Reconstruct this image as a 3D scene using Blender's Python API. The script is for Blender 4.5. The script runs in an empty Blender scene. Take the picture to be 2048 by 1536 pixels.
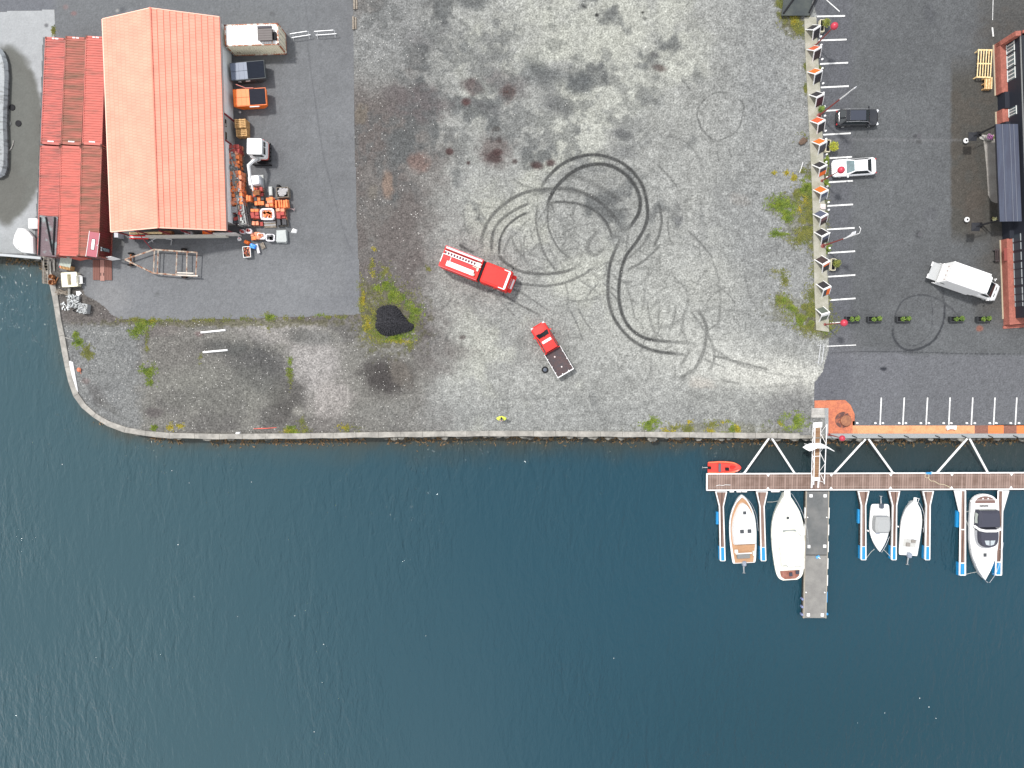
import bpy, bmesh, math, random
import numpy as np
from mathutils import Vector, Matrix, Euler
random.seed(7)
sc = bpy.context.scene
C = sc.collection
R = math.radians

# ---------------------------------------------------------------- camera (drone looking almost straight down)
CAM_H = 80.0
FPX = 1365.0                      # focal length in pixels of a 2048 px wide picture
camd = bpy.data.cameras.new('camera'); cam = bpy.data.objects.new('camera', camd); C.objects.link(cam)
cam.location = (0, 0, CAM_H)
cam.rotation_euler = (R(-2.85), R(0.67), 0)
camd.sensor_width = 36.0
camd.lens = 36.0*FPX/2048
camd.clip_start = 1.0; camd.clip_end = 3000
sc.camera = cam

# ---------------------------------------------------------------- sky, sun, exposure
SUN_EL, SUN_AZ = R(61), R(314)     # azimuth clockwise from north (+Y is the top of the picture)
w = bpy.data.worlds.new('World'); sc.world = w; w.use_nodes = True
nt = w.node_tree; bg = nt.nodes['Background']
sky = nt.nodes.new('ShaderNodeTexSky'); sky.sky_type = 'NISHITA'; sky.sun_disc = False
sky.sun_elevation = SUN_EL; sky.sun_rotation = SUN_AZ; sky.air_density = 1.0; sky.dust_density = 2.0
tc = nt.nodes.new('ShaderNodeTexCoord')
mp = nt.nodes.new('ShaderNodeMapping'); mp.inputs['Location'].default_value = (1.3, .4, .2)
cn = nt.nodes.new('ShaderNodeTexNoise'); cn.inputs['Scale'].default_value = 1.7; cn.inputs['Detail'].default_value = 5
cr = nt.nodes.new('ShaderNodeValToRGB'); cr.color_ramp.elements[0].position = .36; cr.color_ramp.elements[1].position = .62
cr.color_ramp.elements[0].color = (.42, .42, .42, 1)
mx = nt.nodes.new('ShaderNodeMix'); mx.data_type = 'RGBA'
nt.links.new(tc.outputs['Generated'], mp.inputs[0]); nt.links.new(mp.outputs[0], cn.inputs['Vector'])
# the cloud sheet is thicker and brighter towards the west than the east
sx = nt.nodes.new('ShaderNodeSeparateXYZ'); nt.links.new(tc.outputs['Generated'], sx.inputs[0])
ma = nt.nodes.new('ShaderNodeMath'); ma.operation = 'MULTIPLY_ADD'; ma.inputs[1].default_value = -.16
nt.links.new(sx.outputs['X'], ma.inputs[0]); nt.links.new(cn.outputs['Fac'], ma.inputs[2])
nt.links.new(ma.outputs[0], cr.inputs[0])
nt.links.new(cr.outputs[0], mx.inputs['Factor'])
nt.links.new(sky.outputs[0], mx.inputs[6]); mx.inputs[7].default_value = (10.8, 10.8, 11.0, 1)
nt.links.new(mx.outputs[2], bg.inputs[0]); bg.inputs[1].default_value = 0.105
sun = bpy.data.lights.new('sun', 'SUN'); sun.energy = 2.7; sun.angle = R(4); sun.color = (1, .975, .94)
so = bpy.data.objects.new('sun', sun); C.objects.link(so)
sd = Vector((math.sin(SUN_AZ)*math.cos(SUN_EL), math.cos(SUN_AZ)*math.cos(SUN_EL), math.sin(SUN_EL)))
so.rotation_euler = sd.to_track_quat('Z', 'Y').to_euler(); so.location = (0, 0, 60)
vs = sc.view_settings; vs.view_transform = 'Standard'; vs.look = 'None'; vs.exposure = 0.45; vs.gamma = 1
sc.cycles.max_bounces = 6

# ---------------------------------------------------------------- plan coordinates: (u, v) of the survey picture -> metres
RM = np.array(cam.rotation_euler.to_matrix())
def P(u, v, z=0.0):
    d = RM @ np.array([(u-1024)/FPX, -(v-768)/FPX, -1.0])
    t = (z-CAM_H)/d[2]
    return (d[0]*t, d[1]*t)
def P3(u, v, z=0.0):
    x, y = P(u, v, z); return (x, y, z)
def to_uv(X, Y, z=0.0):
    q = np.stack([X, Y, np.full_like(X, z-CAM_H)], -1) @ RM
    return 1024+FPX*q[..., 0]/(-q[..., 2]), 768-FPX*q[..., 1]/(-q[..., 2])
def ang(u0, v0, u1, v1, z=0.0):
    a, b = P(u0, v0, z), P(u1, v1, z); return math.atan2(b[1]-a[1], b[0]-a[0])

# ---------------------------------------------------------------- materials
_M = {}
def lin(c):
    return tuple((x/12.92 if x <= .04045 else ((x+.055)/1.055)**2.4) for x in c)
def mat(name, col, rough=.6, metal=0.0, col2=None, nscale=2.0, nmix=(.4, .6), grain=0.0, gscale=12.0, bump=0.0, bscale=8.0,
        coat=0.0, stretch=None, coord='pos', spec=.5, alpha=None):
    if name in _M: return _M[name]
    m = bpy.data.materials.new(name); m.use_nodes = True; n = m.node_tree; L = n.links
    b = n.nodes['Principled BSDF']
    b.inputs['Roughness'].default_value = rough; b.inputs['Metallic'].default_value = metal
    b.inputs['Coat Weight'].default_value = coat; b.inputs['Specular IOR Level'].default_value = spec
    c = tuple(col)+(1,)
    if coord == 'pos':
        g = n.nodes.new('ShaderNodeNewGeometry'); vec = g.outputs['Position']
    else:
        g = n.nodes.new('ShaderNodeTexCoord'); vec = g.outputs['Object']
    if stretch:
        mm = n.nodes.new('ShaderNodeMapping'); mm.inputs['Scale'].default_value = stretch
        L.new(vec, mm.inputs[0]); vec = mm.outputs[0]
    out = None
    if col2 is not None:
        no = n.nodes.new('ShaderNodeTexNoise'); no.inputs['Scale'].default_value = nscale; no.inputs['Detail'].default_value = 6
        no.inputs['Roughness'].default_value = .65
        rp = n.nodes.new('ShaderNodeValToRGB')
        rp.color_ramp.elements[0].position, rp.color_ramp.elements[1].position = nmix
        rp.color_ramp.elements[0].color = c; rp.color_ramp.elements[1].color = tuple(col2)+(1,)
        L.new(vec, no.inputs['Vector']); L.new(no.outputs['Fac'], rp.inputs[0]); out = rp.outputs[0]
    if grain > 0:
        no = n.nodes.new('ShaderNodeTexNoise'); no.inputs['Scale'].default_value = gscale; no.inputs['Detail'].default_value = 4
        mr = n.nodes.new('ShaderNodeMapRange'); mr.inputs[1].default_value = .3; mr.inputs[2].default_value = .7
        mr.inputs[3].default_value = 1-grain; mr.inputs[4].default_value = 1+grain
        mu = n.nodes.new('ShaderNodeVectorMath'); mu.operation = 'SCALE'
        L.new(vec, no.inputs['Vector']); L.new(no.outputs['Fac'], mr.inputs[0]); L.new(mr.outputs[0], mu.inputs['Scale'])
        if out is not None: L.new(out, mu.inputs[0])
        else: mu.inputs[0].default_value = c[:3]
        out = mu.outputs[0]
    if out is not None: L.new(out, b.inputs['Base Color'])
    else: b.inputs['Base Color'].default_value = c
    if bump > 0:
        no = n.nodes.new('ShaderNodeTexNoise'); no.inputs['Scale'].default_value = bscale; no.inputs['Detail'].default_value = 5
        bp = n.nodes.new('ShaderNodeBump'); bp.inputs['Strength'].default_value = bump; bp.inputs['Distance'].default_value = .05
        L.new(vec, no.inputs['Vector']); L.new(no.outputs['Fac'], bp.inputs['Height']); L.new(bp.outputs[0], b.inputs['Normal'])
    if alpha is not None: b.inputs['Alpha'].default_value = alpha
    _M[name] = m
    return m

WHITE = mat('white_paint', (.74, .74, .73), .45, grain=.05, gscale=5)
GEL = mat('gelcoat', (.70, .70, .69), .25, grain=.03, gscale=2, coat=.3)
GEL2 = mat('gelcoat_cream', (.72, .70, .64), .3, grain=.04, gscale=2)
BLACK = mat('black_plastic', (.012, .012, .014), .7, grain=.2, spec=.2)
RUB = mat('rubber', (.015, .015, .016), .85, grain=.2, spec=.2)
GLASS = mat('dark_glass', (.012, .017, .02), .08, spec=.8)
GLASSB = mat('blue_tinted_glass', (.10, .15, .16), .15, grain=.2, gscale=3, spec=.8)
STEEL = mat('galvanised_steel', (.45, .46, .46), .4, .6, grain=.15)
DARKST = mat('dark_steel', (.08, .08, .085), .5, .3, grain=.2)
RED = mat('fire_red', (.66, .020, .014), .45, grain=.12, gscale=3, spec=.35)
RED2 = mat('pickup_red', (.62, .035, .03), .55, grain=.08, gscale=3, spec=.25)
CONT = mat('container_red', (.40, .085, .066), .6, col2=(.15, .055, .04), nscale=.8, nmix=(.50, .70), grain=.22, gscale=3, stretch=(.35, 2.2, 1))
CONT2 = mat('container_brown_red', (.33, .085, .06), .65, col2=(.15, .065, .035), nscale=.7, nmix=(.40, .66), grain=.18, gscale=3, stretch=(.35, 2.4, 1))
CONT3 = mat('container_bright_red', (.44, .095, .07), .6, col2=(.19, .065, .04), nscale=.8, nmix=(.52, .75), grain=.12, gscale=3, stretch=(.35, 2.2, 1))
RUST = mat('rust', (.20, .07, .028), .85, col2=(.34, .15, .06), nscale=6, grain=.25)
WOOD = mat('pale_wood', (.58, .36, .16), .8, col2=(.42, .24, .09), nscale=5, grain=.2)
WOODP = mat('fresh_wood', (.78, .62, .36), .8, col2=(.62, .44, .2), nscale=5, grain=.1)
WOODG = mat('grey_wood', (.26, .23, .19), .85, col2=(.16, .13, .1), nscale=4, grain=.2)
CONC = mat('concrete', (.28, .275, .25), .85, col2=(.20, .195, .18), nscale=1.2, grain=.14)
CONCL = mat('pale_concrete', (.40, .39, .36), .85, col2=(.28, .27, .25), nscale=.9, grain=.12)
BLUEF = mat('blue_float', (.015, .22, .48), .4, grain=.12)
ORANGE = mat('orange_paint', (.80, .16, .015), .5, grain=.1, gscale=3)
TARP = mat('grey_tarpaulin', (.25, .27, .29), .6, grain=.1, gscale=2, bump=.4, bscale=2)

# ---------------------------------------------------------------- mesh building helper
def rot2(x, y, a):
    c, s = math.cos(a), math.sin(a); return (x*c-y*s, x*s+y*c)
class MB:
    def __init__(s): s.v = []; s.f = []; s.m = []; s.mi = 0; s.sm = []; s.smooth = False
    def mat(s, i): s.mi = i; return s
    def _add(s, vs, fs):
        o = len(s.v); s.v += [tuple(p) for p in vs]
        for f in fs: s.f.append([i+o for i in f]); s.m.append(s.mi); s.sm.append(s.smooth)
        return s
    def box(s, c, d, rz=0.0, tilt=None, top=1.0):
        hx, hy, hz = d[0]/2, d[1]/2, d[2]/2; vs = []
        for z in (-hz, hz):
            k = top if z > 0 else 1.0
            for (x, y) in ((-hx, -hy), (hx, -hy), (hx, hy), (-hx, hy)):
                p = Vector((x*k, y*k, z))
                if tilt: p = Euler(tilt).to_matrix() @ p
                q = rot2(p.x, p.y, rz); vs.append((c[0]+q[0], c[1]+q[1], c[2]+p.z))
        return s._add(vs, [(3, 2, 1, 0), (4, 5, 6, 7), (0, 1, 5, 4), (1, 2, 6, 5), (2, 3, 7, 6), (3, 0, 4, 7)])
    def prism(s, poly, z0, z1):
        n = len(poly)
        a = sum(poly[i][0]*poly[(i+1) % n][1]-poly[(i+1) % n][0]*poly[i][1] for i in range(n))
        if a < 0: poly = poly[::-1]
        vs = [(x, y, z0) for x, y in poly]+[(x, y, z1) for x, y in poly]
        fs = [tuple(range(n))[::-1], tuple(range(n, 2*n))]+[(i, (i+1) % n, n+(i+1) % n, n+i) for i in range(n)]
        return s._add(vs, fs)
    def loft(s, rings, cap0=True, cap1=True, closed=True):
        n = len(rings[0]); vs = [p for r in rings for p in r]; fs = []
        for k in range(len(rings)-1):
            for i in range(n if closed else n-1):
                j = (i+1) % n; fs.append((k*n+i, k*n+j, (k+1)*n+j, (k+1)*n+i))
        if cap0: fs.append(tuple(range(n))[::-1])
        if cap1: fs.append(tuple(range((len(rings)-1)*n, len(rings)*n)))
        return s._add(vs, fs)
    def tube(s, pts, r, n=8, cap=True):
        pts = [Vector(p) for p in pts]; rs = r if isinstance(r, (list, tuple)) else [r]*len(pts); rings = []
        for i, p in enumerate(pts):
            d = (pts[min(i+1, len(pts)-1)]-pts[max(i-1, 0)])
            if d.length < 1e-6: d = Vector((0, 0, 1))
            d.normalize(); up = Vector((0, 0, 1)) if abs(d.z) < .9 else Vector((1, 0, 0))
            a = d.cross(up).normalized(); b = a.cross(d)
            rings.append([tuple(p+(a*math.cos(2*math.pi*k/n)+b*math.sin(2*math.pi*k/n))*rs[i]) for k in range(n)])
        return s.loft(rings, cap, cap)
    def lathe(s, c, prof, n=16):
        return s.loft([[(c[0]+r*math.cos(2*math.pi*k/n), c[1]+r*math.sin(2*math.pi*k/n), c[2]+z) for k in range(n)] for r, z in prof])
    def face(s, pts): return s._add(pts, [tuple(range(len(pts)))])
    def build(s, name, mats, parent=None, smooth=None, loc=None, rz=None):
        me = bpy.data.meshes.new(name); me.from_pydata(s.v, [], s.f)
        if not isinstance(mats, (list, tuple)): mats = [mats]
        for m in mats: me.materials.append(m)
        me.polygons.foreach_set('material_index', s.m)
        if smooth is True or any(s.sm): me.polygons.foreach_set('use_smooth', [True]*len(s.f) if smooth else s.sm)
        me.update()
        o = bpy.data.objects.new(name, me); C.objects.link(o)
        if parent is not None: o.parent = parent
        if loc: o.location = loc
        if rz: o.rotation_euler.z = rz
        return o
def B(): return MB()
def tag(o, label=None, cat=None, group=None, kind=None):
    if label: o['label'] = label
    if cat: o['category'] = cat
    if group: o['group'] = group
    if kind: o['kind'] = kind
    return o
def thing(name, label, cat, loc=(0, 0, 0), rz=0.0, group=None):
    o = bpy.data.objects.new(name, None); C.objects.link(o); o.empty_display_size = .3
    if len(loc) == 2: loc = (loc[0], loc[1], 0)
    o.location = loc; o.rotation_euler = (0, 0, rz)
    return tag(o, label, cat, group)
def copy_tree(o, loc=None, rz=None, label=None, parent=None):
    c = o.copy(); C.objects.link(c)
    if parent is not None: c.parent = parent
    for ch in list(o.children): copy_tree(ch, parent=c)
    if loc is not None: c.location = loc if len(loc) == 3 else (loc[0], loc[1], o.location.z)
    if rz is not None: c.rotation_euler.z = rz
    if label: c['label'] = label
    return c
def rr(hx, hy, r, n=4, cx=0.0, cy=0.0):   # rounded rectangle outline, counter-clockwise
    o = []
    for (sx, sy, a0) in ((1, 1, 0), (-1, 1, 90), (-1, -1, 180), (1, -1, 270)):
        for k in range(n+1):
            a = R(a0+90*k/n); o.append((cx+sx*(hx-r)+r*math.cos(a), cy+sy*(hy-r)+r*math.sin(a)))
    return o
def ring(poly, z): return [(x, y, z(x) if callable(z) else z) for x, y in poly]
# ================================================================ THE SETTING
WATER_Z = -2.0
QUAY = [(-400, 512), (0, 509), (84, 519), (100, 566), (106, 590), (113, 640), (120, 672), (126, 705), (131, 735), (138, 765), (149, 792), (165, 815),
        (187, 835), (216, 852), (250, 864), (291, 872), (340, 876), (440, 878), (600, 877), (780, 874), (1000, 872), (1200, 873),
        (1400, 875), (1620, 877), (1650, 877), (1850, 876), (2600, 873)]
QW = [P(u, v) for u, v in QUAY]
def inside(px, py, poly):
    r = np.zeros(px.shape, bool); n = len(poly)
    for i in range(n):
        x0, y0 = poly[i]; x1, y1 = poly[(i+1) % n]
        if y0 == y1: continue
        c = ((y0 > py) != (y1 > py)) & (px < (x1-x0)*(py-y0)/(y1-y0)+x0); r ^= c
    return r
rng = np.random.RandomState(5)
def vnoise(x, y, seed):
    r = np.random.RandomState(seed); T = r.rand(256, 256)
    xi = np.floor(x).astype(int); yi = np.floor(y).astype(int); fx = x-xi; fy = y-yi
    fx = fx*fx*(3-2*fx); fy = fy*fy*(3-2*fy); a = T[yi & 255, xi & 255]; b = T[yi & 255, (xi+1) & 255]
    c = T[(yi+1) & 255, xi & 255]; d = T[(yi+1) & 255, (xi+1) & 255]
    return (a*(1-fx)+b*fx)*(1-fy)+(c*(1-fx)+d*fx)*fy
def fbm(x, y, s, o=4, seed=1, g=.55):
    t = 0; a = 1; n = 0
    for k in range(o):
        t = t+a*vnoise(x*s+17.3*k, y*s+9.1*k, seed+k); n += a; a *= g; s *= 2.03
    return t/n
def ss(e0, e1, x):
    t = np.clip((x-e0)/(e1-e0), 0, 1); return t*t*(3-2*t)
def blob(U, V, u, v, ru, rv, rot=0.0, soft=.5, nz=None, wob=.5):
    c, s = math.cos(rot), math.sin(rot); dx = (U-u); dy = (V-v)
    d = np.sqrt(((dx*c+dy*s)/ru)**2+((-dx*s+dy*c)/rv)**2)
    if nz is not None: d = d+(nz-.5)*wob*2
    return 1-ss(1-soft, 1+soft, d)
def catmull(pts, n=10):
    o = []; P_ = [pts[0]]+list(pts)+[pts[-1]]
    for i in range(1, len(P_)-2):
        p0, p1, p2, p3 = [np.array(q, float) for q in P_[i-1:i+3]]
        for k in range(n):
            t = k/n; o.append(.5*((2*p1)+(-p0+p2)*t+(2*p0-5*p1+4*p2-p3)*t*t+(-p0+3*p1-3*p2+p3)*t**3))
    o.append(np.array(pts[-1], float)); return o
def stroke(acc, U, V, pts, wd, st, fade=True, seed=0):
    q = catmull(pts); m = len(q)-1
    for i in range(m):
        a, b = q[i], q[i+1]; pad = wd+2
        f = st
        if fade: f = st*min(1, (i+1)/(m*.12+1e-6), (m-i)/(m*.12+1e-6))
        # grid is regular: find window
        u0, u1 = min(a[0], b[0])-pad, max(a[0], b[0])+pad; v0, v1 = min(a[1], b[1])-pad, max(a[1], b[1])+pad
        js = np.where((U[U.shape[0]//2] > u0-3) & (U[U.shape[0]//2] < u1+3))[0]; is_ = np.where((V[:, V.shape[1]//2] > v0-3) & (V[:, V.shape[1]//2] < v1+3))[0]
        if len(js) == 0 or len(is_) == 0: continue
        sl = (slice(is_[0], is_[-1]+1), slice(js[0], js[-1]+1))
        uu, vv = U[sl], V[sl]; d = b-a; L2 = d@d+1e-9
        t = np.clip(((uu-a[0])*d[0]+(vv-a[1])*d[1])/L2, 0, 1)
        dist = np.hypot(uu-a[0]-t*d[0], vv-a[1]-t*d[1])
        acc[sl] = np.maximum(acc[sl], f*(1-ss(wd*.45, wd*.95+.6, dist)))

def sheet(name, poly, z, res, paint, rough=.9, rects=None, mat_=None, grain=(.25, 7.0, .12, 2.6), speck=0.0, label=None):
    xs = [p[0] for p in poly]; ys = [p[1] for p in poly]
    gx = np.arange(min(xs)-res, max(xs)+res, res); gy = np.arange(min(ys)-res, max(ys)+res, res)
    X, Y = np.meshgrid(gx, gy); U, V = to_uv(X, Y)
    col, sp = paint(X, Y, U, V)
    H, W = X.shape; cx = X[:-1, :-1]+res/2; cy = Y[:-1, :-1]+res/2
    ok = inside(cx, cy, poly)
    if rects is not None:
        for r in rects: ok &= ~inside(cx, cy, r)
    idx = np.arange(H*W).reshape(H, W)
    q = np.stack([idx[:-1, :-1], idx[:-1, 1:], idx[1:, 1:], idx[1:, :-1]], -1)[ok]
    used, inv = np.unique(q, return_inverse=True); q = inv.reshape(-1, 4)
    Z = np.full(len(used), z)
    vs = np.stack([X.ravel()[used], Y.ravel()[used], Z], -1)
    me = bpy.data.meshes.new(name); me.vertices.add(len(vs)); me.vertices.foreach_set('co', vs.ravel().astype(np.float32))
    me.loops.add(q.size); me.loops.foreach_set('vertex_index', q.ravel().astype(np.int32)); me.polygons.add(len(q))
    me.polygons.foreach_set('loop_start', (np.arange(len(q))*4).astype(np.int32)); me.update(calc_edges=True)
    ca = me.color_attributes.new('Col', 'FLOAT_COLOR', 'POINT')
    rgba = np.concatenate([col.reshape(-1, 3)[used], sp.reshape(-1, 1)[used]], -1).astype(np.float32)
    ca.data.foreach_set('color', rgba.ravel())
    me.materials.append(mat_ or ground_mat(name+'_surface', rough, grain, speck))
    o = bpy.data.objects.new(name, me); C.objects.link(o); o['kind'] = 'structure'
    return o
def ground_mat(name, rough, grain, speck):
    m = bpy.data.materials.new(name); m.use_nodes = True; n = m.node_tree; L = n.links; b = n.nodes['Principled BSDF']
    b.inputs['Roughness'].default_value = rough; b.inputs['Specular IOR Level'].default_value = .25
    at = n.nodes.new('ShaderNodeAttribute'); at.attribute_name = 'Col'
    g = n.nodes.new('ShaderNodeNewGeometry'); vec = g.outputs['Position']
    cur = at.outputs['Color']
    for amt, scl in ((grain[0], grain[1]), (grain[2], grain[3])):
        no = n.nodes.new('ShaderNodeTexNoise'); no.inputs['Scale'].default_value = scl; no.inputs['Detail'].default_value = 2
        mr = n.nodes.new('ShaderNodeMapRange'); mr.inputs[1].default_value = .28; mr.inputs[2].default_value = .72
        mr.inputs[3].default_value = 1-amt; mr.inputs[4].default_value = 1+amt
        mu = n.nodes.new('ShaderNodeVectorMath'); mu.operation = 'SCALE'
        L.new(vec, no.inputs['Vector']); L.new(no.outputs['Fac'], mr.inputs[0]); L.new(cur, mu.inputs[0]); L.new(mr.outputs[0], mu.inputs['Scale'])
        cur = mu.outputs[0]
    if speck > 0:   # pale pebbles where the attribute's alpha asks for them
        vo = n.nodes.new('ShaderNodeTexVoronoi'); vo.inputs['Scale'].default_value = 4.5
        wn = n.nodes.new('ShaderNodeTexWhiteNoise'); L.new(vec, vo.inputs['Vector']); L.new(vo.outputs['Position'], wn.inputs['Vector'])
        c1 = n.nodes.new('ShaderNodeMath'); c1.operation = 'LESS_THAN'; c1.inputs[1].default_value = .20; L.new(vo.outputs['Distance'], c1.inputs[0])
        th = n.nodes.new('ShaderNodeMath'); th.operation = 'SUBTRACT'; th.inputs[0].default_value = 1.0; L.new(at.outputs['Alpha'], th.inputs[1])
        c2 = n.nodes.new('ShaderNodeMath'); c2.operation = 'GREATER_THAN'; L.new(wn.outputs['Value'], c2.inputs[0]); L.new(th.outputs[0], c2.inputs[1])
        mu2 = n.nodes.new('ShaderNodeMath'); mu2.operation = 'MULTIPLY'; L.new(c1.outputs[0], mu2.inputs[0]); L.new(c2.outputs[0], mu2.inputs[1])
        mx_ = n.nodes.new('ShaderNodeMix'); mx_.data_type = 'RGBA'; mx_.inputs[7].default_value = (.52, .51, .48, 1)
        L.new(mu2.outputs[0], mx_.inputs['Factor']); L.new(cur, mx_.inputs[6]); cur = mx_.outputs[2]
    L.new(cur, b.inputs['Base Color'])
    no = n.nodes.new('ShaderNodeTexNoise'); no.inputs['Scale'].default_value = grain[1]; no.inputs['Detail'].default_value = 3
    bp = n.nodes.new('ShaderNodeBump'); bp.inputs['Strength'].default_value = .5; bp.inputs['Distance'].default_value = .03
    L.new(vec, no.inputs['Vector']); L.new(no.outputs['Fac'], bp.inputs['Height']); L.new(bp.outputs[0], b.inputs['Normal'])
    return m
def mixc(c, k, col):
    k = np.clip(k, 0, 1)[..., None]; return c*(1-k)+np.array(col)*k

def paint_gravel(X, Y, U, V):
    n1 = fbm(X, Y, .12, 5, 3); n2 = fbm(X, Y, .35, 5, 11); n3 = fbm(X, Y, 1.1, 4, 23); n4 = fbm(X, Y, 2.6, 3, 31); n5 = fbm(X, Y, .22, 4, 77)
    c = np.ones(X.shape+(3,))*np.array((.315, .322, .318))
    c = c*(1+.5*(n2-.5)+.40*(n3-.5))[..., None]
    c = mixc(c, .65*ss(.52, .68, n1)*ss(860, 980, U)*(1-ss(1350, 1500, U)), (.43, .44, .40))      # pale silt film
    c = mixc(c, .45*ss(1380, 1540, U)*(1-ss(640, 720, V)), (.235, .245, .26))                      # bluer, finer gravel to the east
    # coarse darker belt along the west of the lot
    wl = 1-ss(790, 930, U+(n5-.5)*190); lot = ss(700, 712, U)
    c = mixc(c, wl*.92*ss(90, 210, V+(n2-.5)*90), (.150, .132, .130))
    c = mixc(c, wl*.6*(1-ss(90, 210, V)), (.22, .225, .235))
    c = mixc(c, wl*.7*ss(.5, .62, n2), (.185, .175, .172))
    # blotches of damp grit in the north
    dk = ss(.50, .66, n2)*ss(.42, .60, n5)*(1-ss(420, 560, V))*(1-ss(1330, 1480, U))*ss(720, 800, U)
    c = mixc(c, dk*.8, (.120, .128, .135))
    dk2 = ss(.55, .7, n3)*ss(.45, .6, n2)
    c = mixc(c, dk2*.30*(1-ss(1500, 1600, U)*.5), (.15, .155, .16))
    for (u, v, ru, rv, r_, k, col) in (
            (1160, 168, 26, 17, -.2, .85, (.10, .11, .12)), (1085, 150, 50, 20, .1, .6, (.13, .14, .15)), (1070, 130, 30, 14, .5, .55, (.11, .12, .125)),
            (1120, 215, 30, 22, .4, .6, (.12, .125, .135)), (1010, 165, 42, 22, .3, .55, (.14, .125, .135)), (947, 174, 22, 16, .2, .8, (.105, .075, .08)),
            (1016, 184, 13, 18, 0, .9, (.095, .05, .045)), (933, 204, 10, 8, 0, .9, (.10, .05, .05)), (975, 215, 40, 10, .4, .5, (.14, .14, .15)),
            (993, 300, 32, 34, 0, .62, (.13, .095, .095)), (985, 313, 18, 10, .3, .85, (.085, .055, .055)), (997, 304, 10, 6, 0, .8, (.085, .05, .05)),
            (993, 258, 8, 6, 0, .8, (.09, .08, .075)), (998, 278, 6, 6, 0, .85, (.085, .06, .06)), (984, 278, 5, 7, 0, .7, (.09, .07, .07)),
            (899, 303, 8, 6, 0, .9, (.09, .05, .05)), (1073, 331, 12, 9, .1, .92, (.085, .05, .05)), (1101, 326, 9, 7, .2, .92, (.085, .05, .05)),
            (1030, 323, 6, 5, 0, .85, (.09, .065, .065)), (937, 326, 4, 4, 0, .9, (.09, .05, .05)), (838, 325, 20, 20, .3, .75, (.22, .15, .135)),
            (776, 372, 10, 26, 0, .8, (.27, .2, .165)), (747, 385, 9, 13, 0, .5, (.2, .18, .155)), (722, 227, 12, 20, .1, .75, (.19, .165, .14)),
            (835, 205, 62, 34, .15, .75, (.15, .132, .138)), (930, 95, 12, 12, 0, .6, (.15, .16, .17)), (885, 55, 16, 14, 0, .5, (.15, .155, .165)),
            (845, 80, 30, 22, .3, .5, (.17, .17, .18)), (1244, 268, 20, 12, .3, .75, (.12, .125, .135)), (1247, 305, 24, 14, .2, .5, (.14, .145, .155)),
            (1309, 110, 10, 6, .3, .8, (.11, .11, .115)), (1317, 135, 14, 8, .2, .85, (.12, .09, .085)), (1312, 155, 9, 6, 0, .6, (.13, .135, .14)),
            (1222, 240, 12, 6, 0, .5, (.15, .155, .16)), (1352, 425, 10, 24, .1, .45, (.15, .155, .16)), (1358, 440, 8, 8, 0, .5, (.13, .135, .15)),
            (1193, 30, 4, 4, 0, .95, (.02, .02, .022)), (1098, 17, 6, 4, 0, .7, (.09, .1, .1)), (1101, 50, 8, 5, 0, .6, (.11, .12, .12)),
            (1168, 13, 5, 2, .5, .8, (.04, .04, .045)), (1285, 25, 3, 2, 0, .9, (.03, .03, .03)), (1289, 37, 4, 3, .4, .5, (.1, .1, .1)),
            (1185, 798, 7, 22, -.2, .5, (.15, .155, .16)), (1368, 758, 6, 5, 0, .5, (.13, .13, .135)), (1450, 760, 9, 5, .2, .5, (.15, .15, .15)),
            (1405, 765, 24, 12, .1, .55, (.46, .42, .385)), (925, 675, 6, 4, 0, .6, (.11, .08, .08)), (892, 680, 3, 8, .2, .5, (.12, .12, .12)),
            (1420, 560, 60, 44, .2, .32, (.40, .405, .39)), (1290, 640, 40, 30, 0, .3, (.42, .43, .39)), (1160, 90, 90, 40, 0, .30, (.41, .42, .38)),
            (1080, 60, 110, 60, .2, .30, (.41, .42, .385)), (1140, 260, 90, 30, .3, .35, (.43, .44, .42)), (1280, 200, 90, 60, .4, .3, (.39, .4, .385)),
            (1470, 450, 60, 90, 0, .25, (.24, .25, .262)), (1480, 400, 20, 12, .3, .3, (.29, .26, .24)), (1525, 180, 40, 100, 0, .3, (.235, .245, .26))):
        c = mixc(c, k*blob(U, V, u, v, ru, rv, r_, .45, n3, .45), col)
    fl = ss(.47, .60, fbm(X+.35*Y, Y, .20, 5, 203))*ss(.40, .55, n3)*(1-ss(330, 470, V))*(1-ss(1180, 1420, U))
    c = mixc(c, fl*.55, (.135, .142, .148))
    # drifted stone dust from the lot's entrance
    band = blob(U, V, 1560, 752, 150, 28, .10, .7, n2, .35)
    c = mixc(c, .85*band, (.50, .50, .47)); c = mixc(c, .55*blob(U, V, 1420, 712, 190, 46, .22, .8, n3, .4), (.45, .455, .44))
    c = mixc(c, .35*blob(U, V, 1300, 600, 190, 110, .3, .8, n2, .4), (.43, .44, .42))
    # south of the yard: brown coarse ground, dust films, dark damp patches
    sw = ss(640, 660, V)*(1-ss(800, 870, U+(n2-.5)*80))
    c = mixc(c, sw, (.215, .210, .200)); c = mixc(c, sw*ss(.5, .66, n2)*.7, (.14, .135, .135))
    c = mixc(c, sw*.75*(1-ss(262, 300, U+(n3-.5)*40)), (.235, .245, .255))
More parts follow.
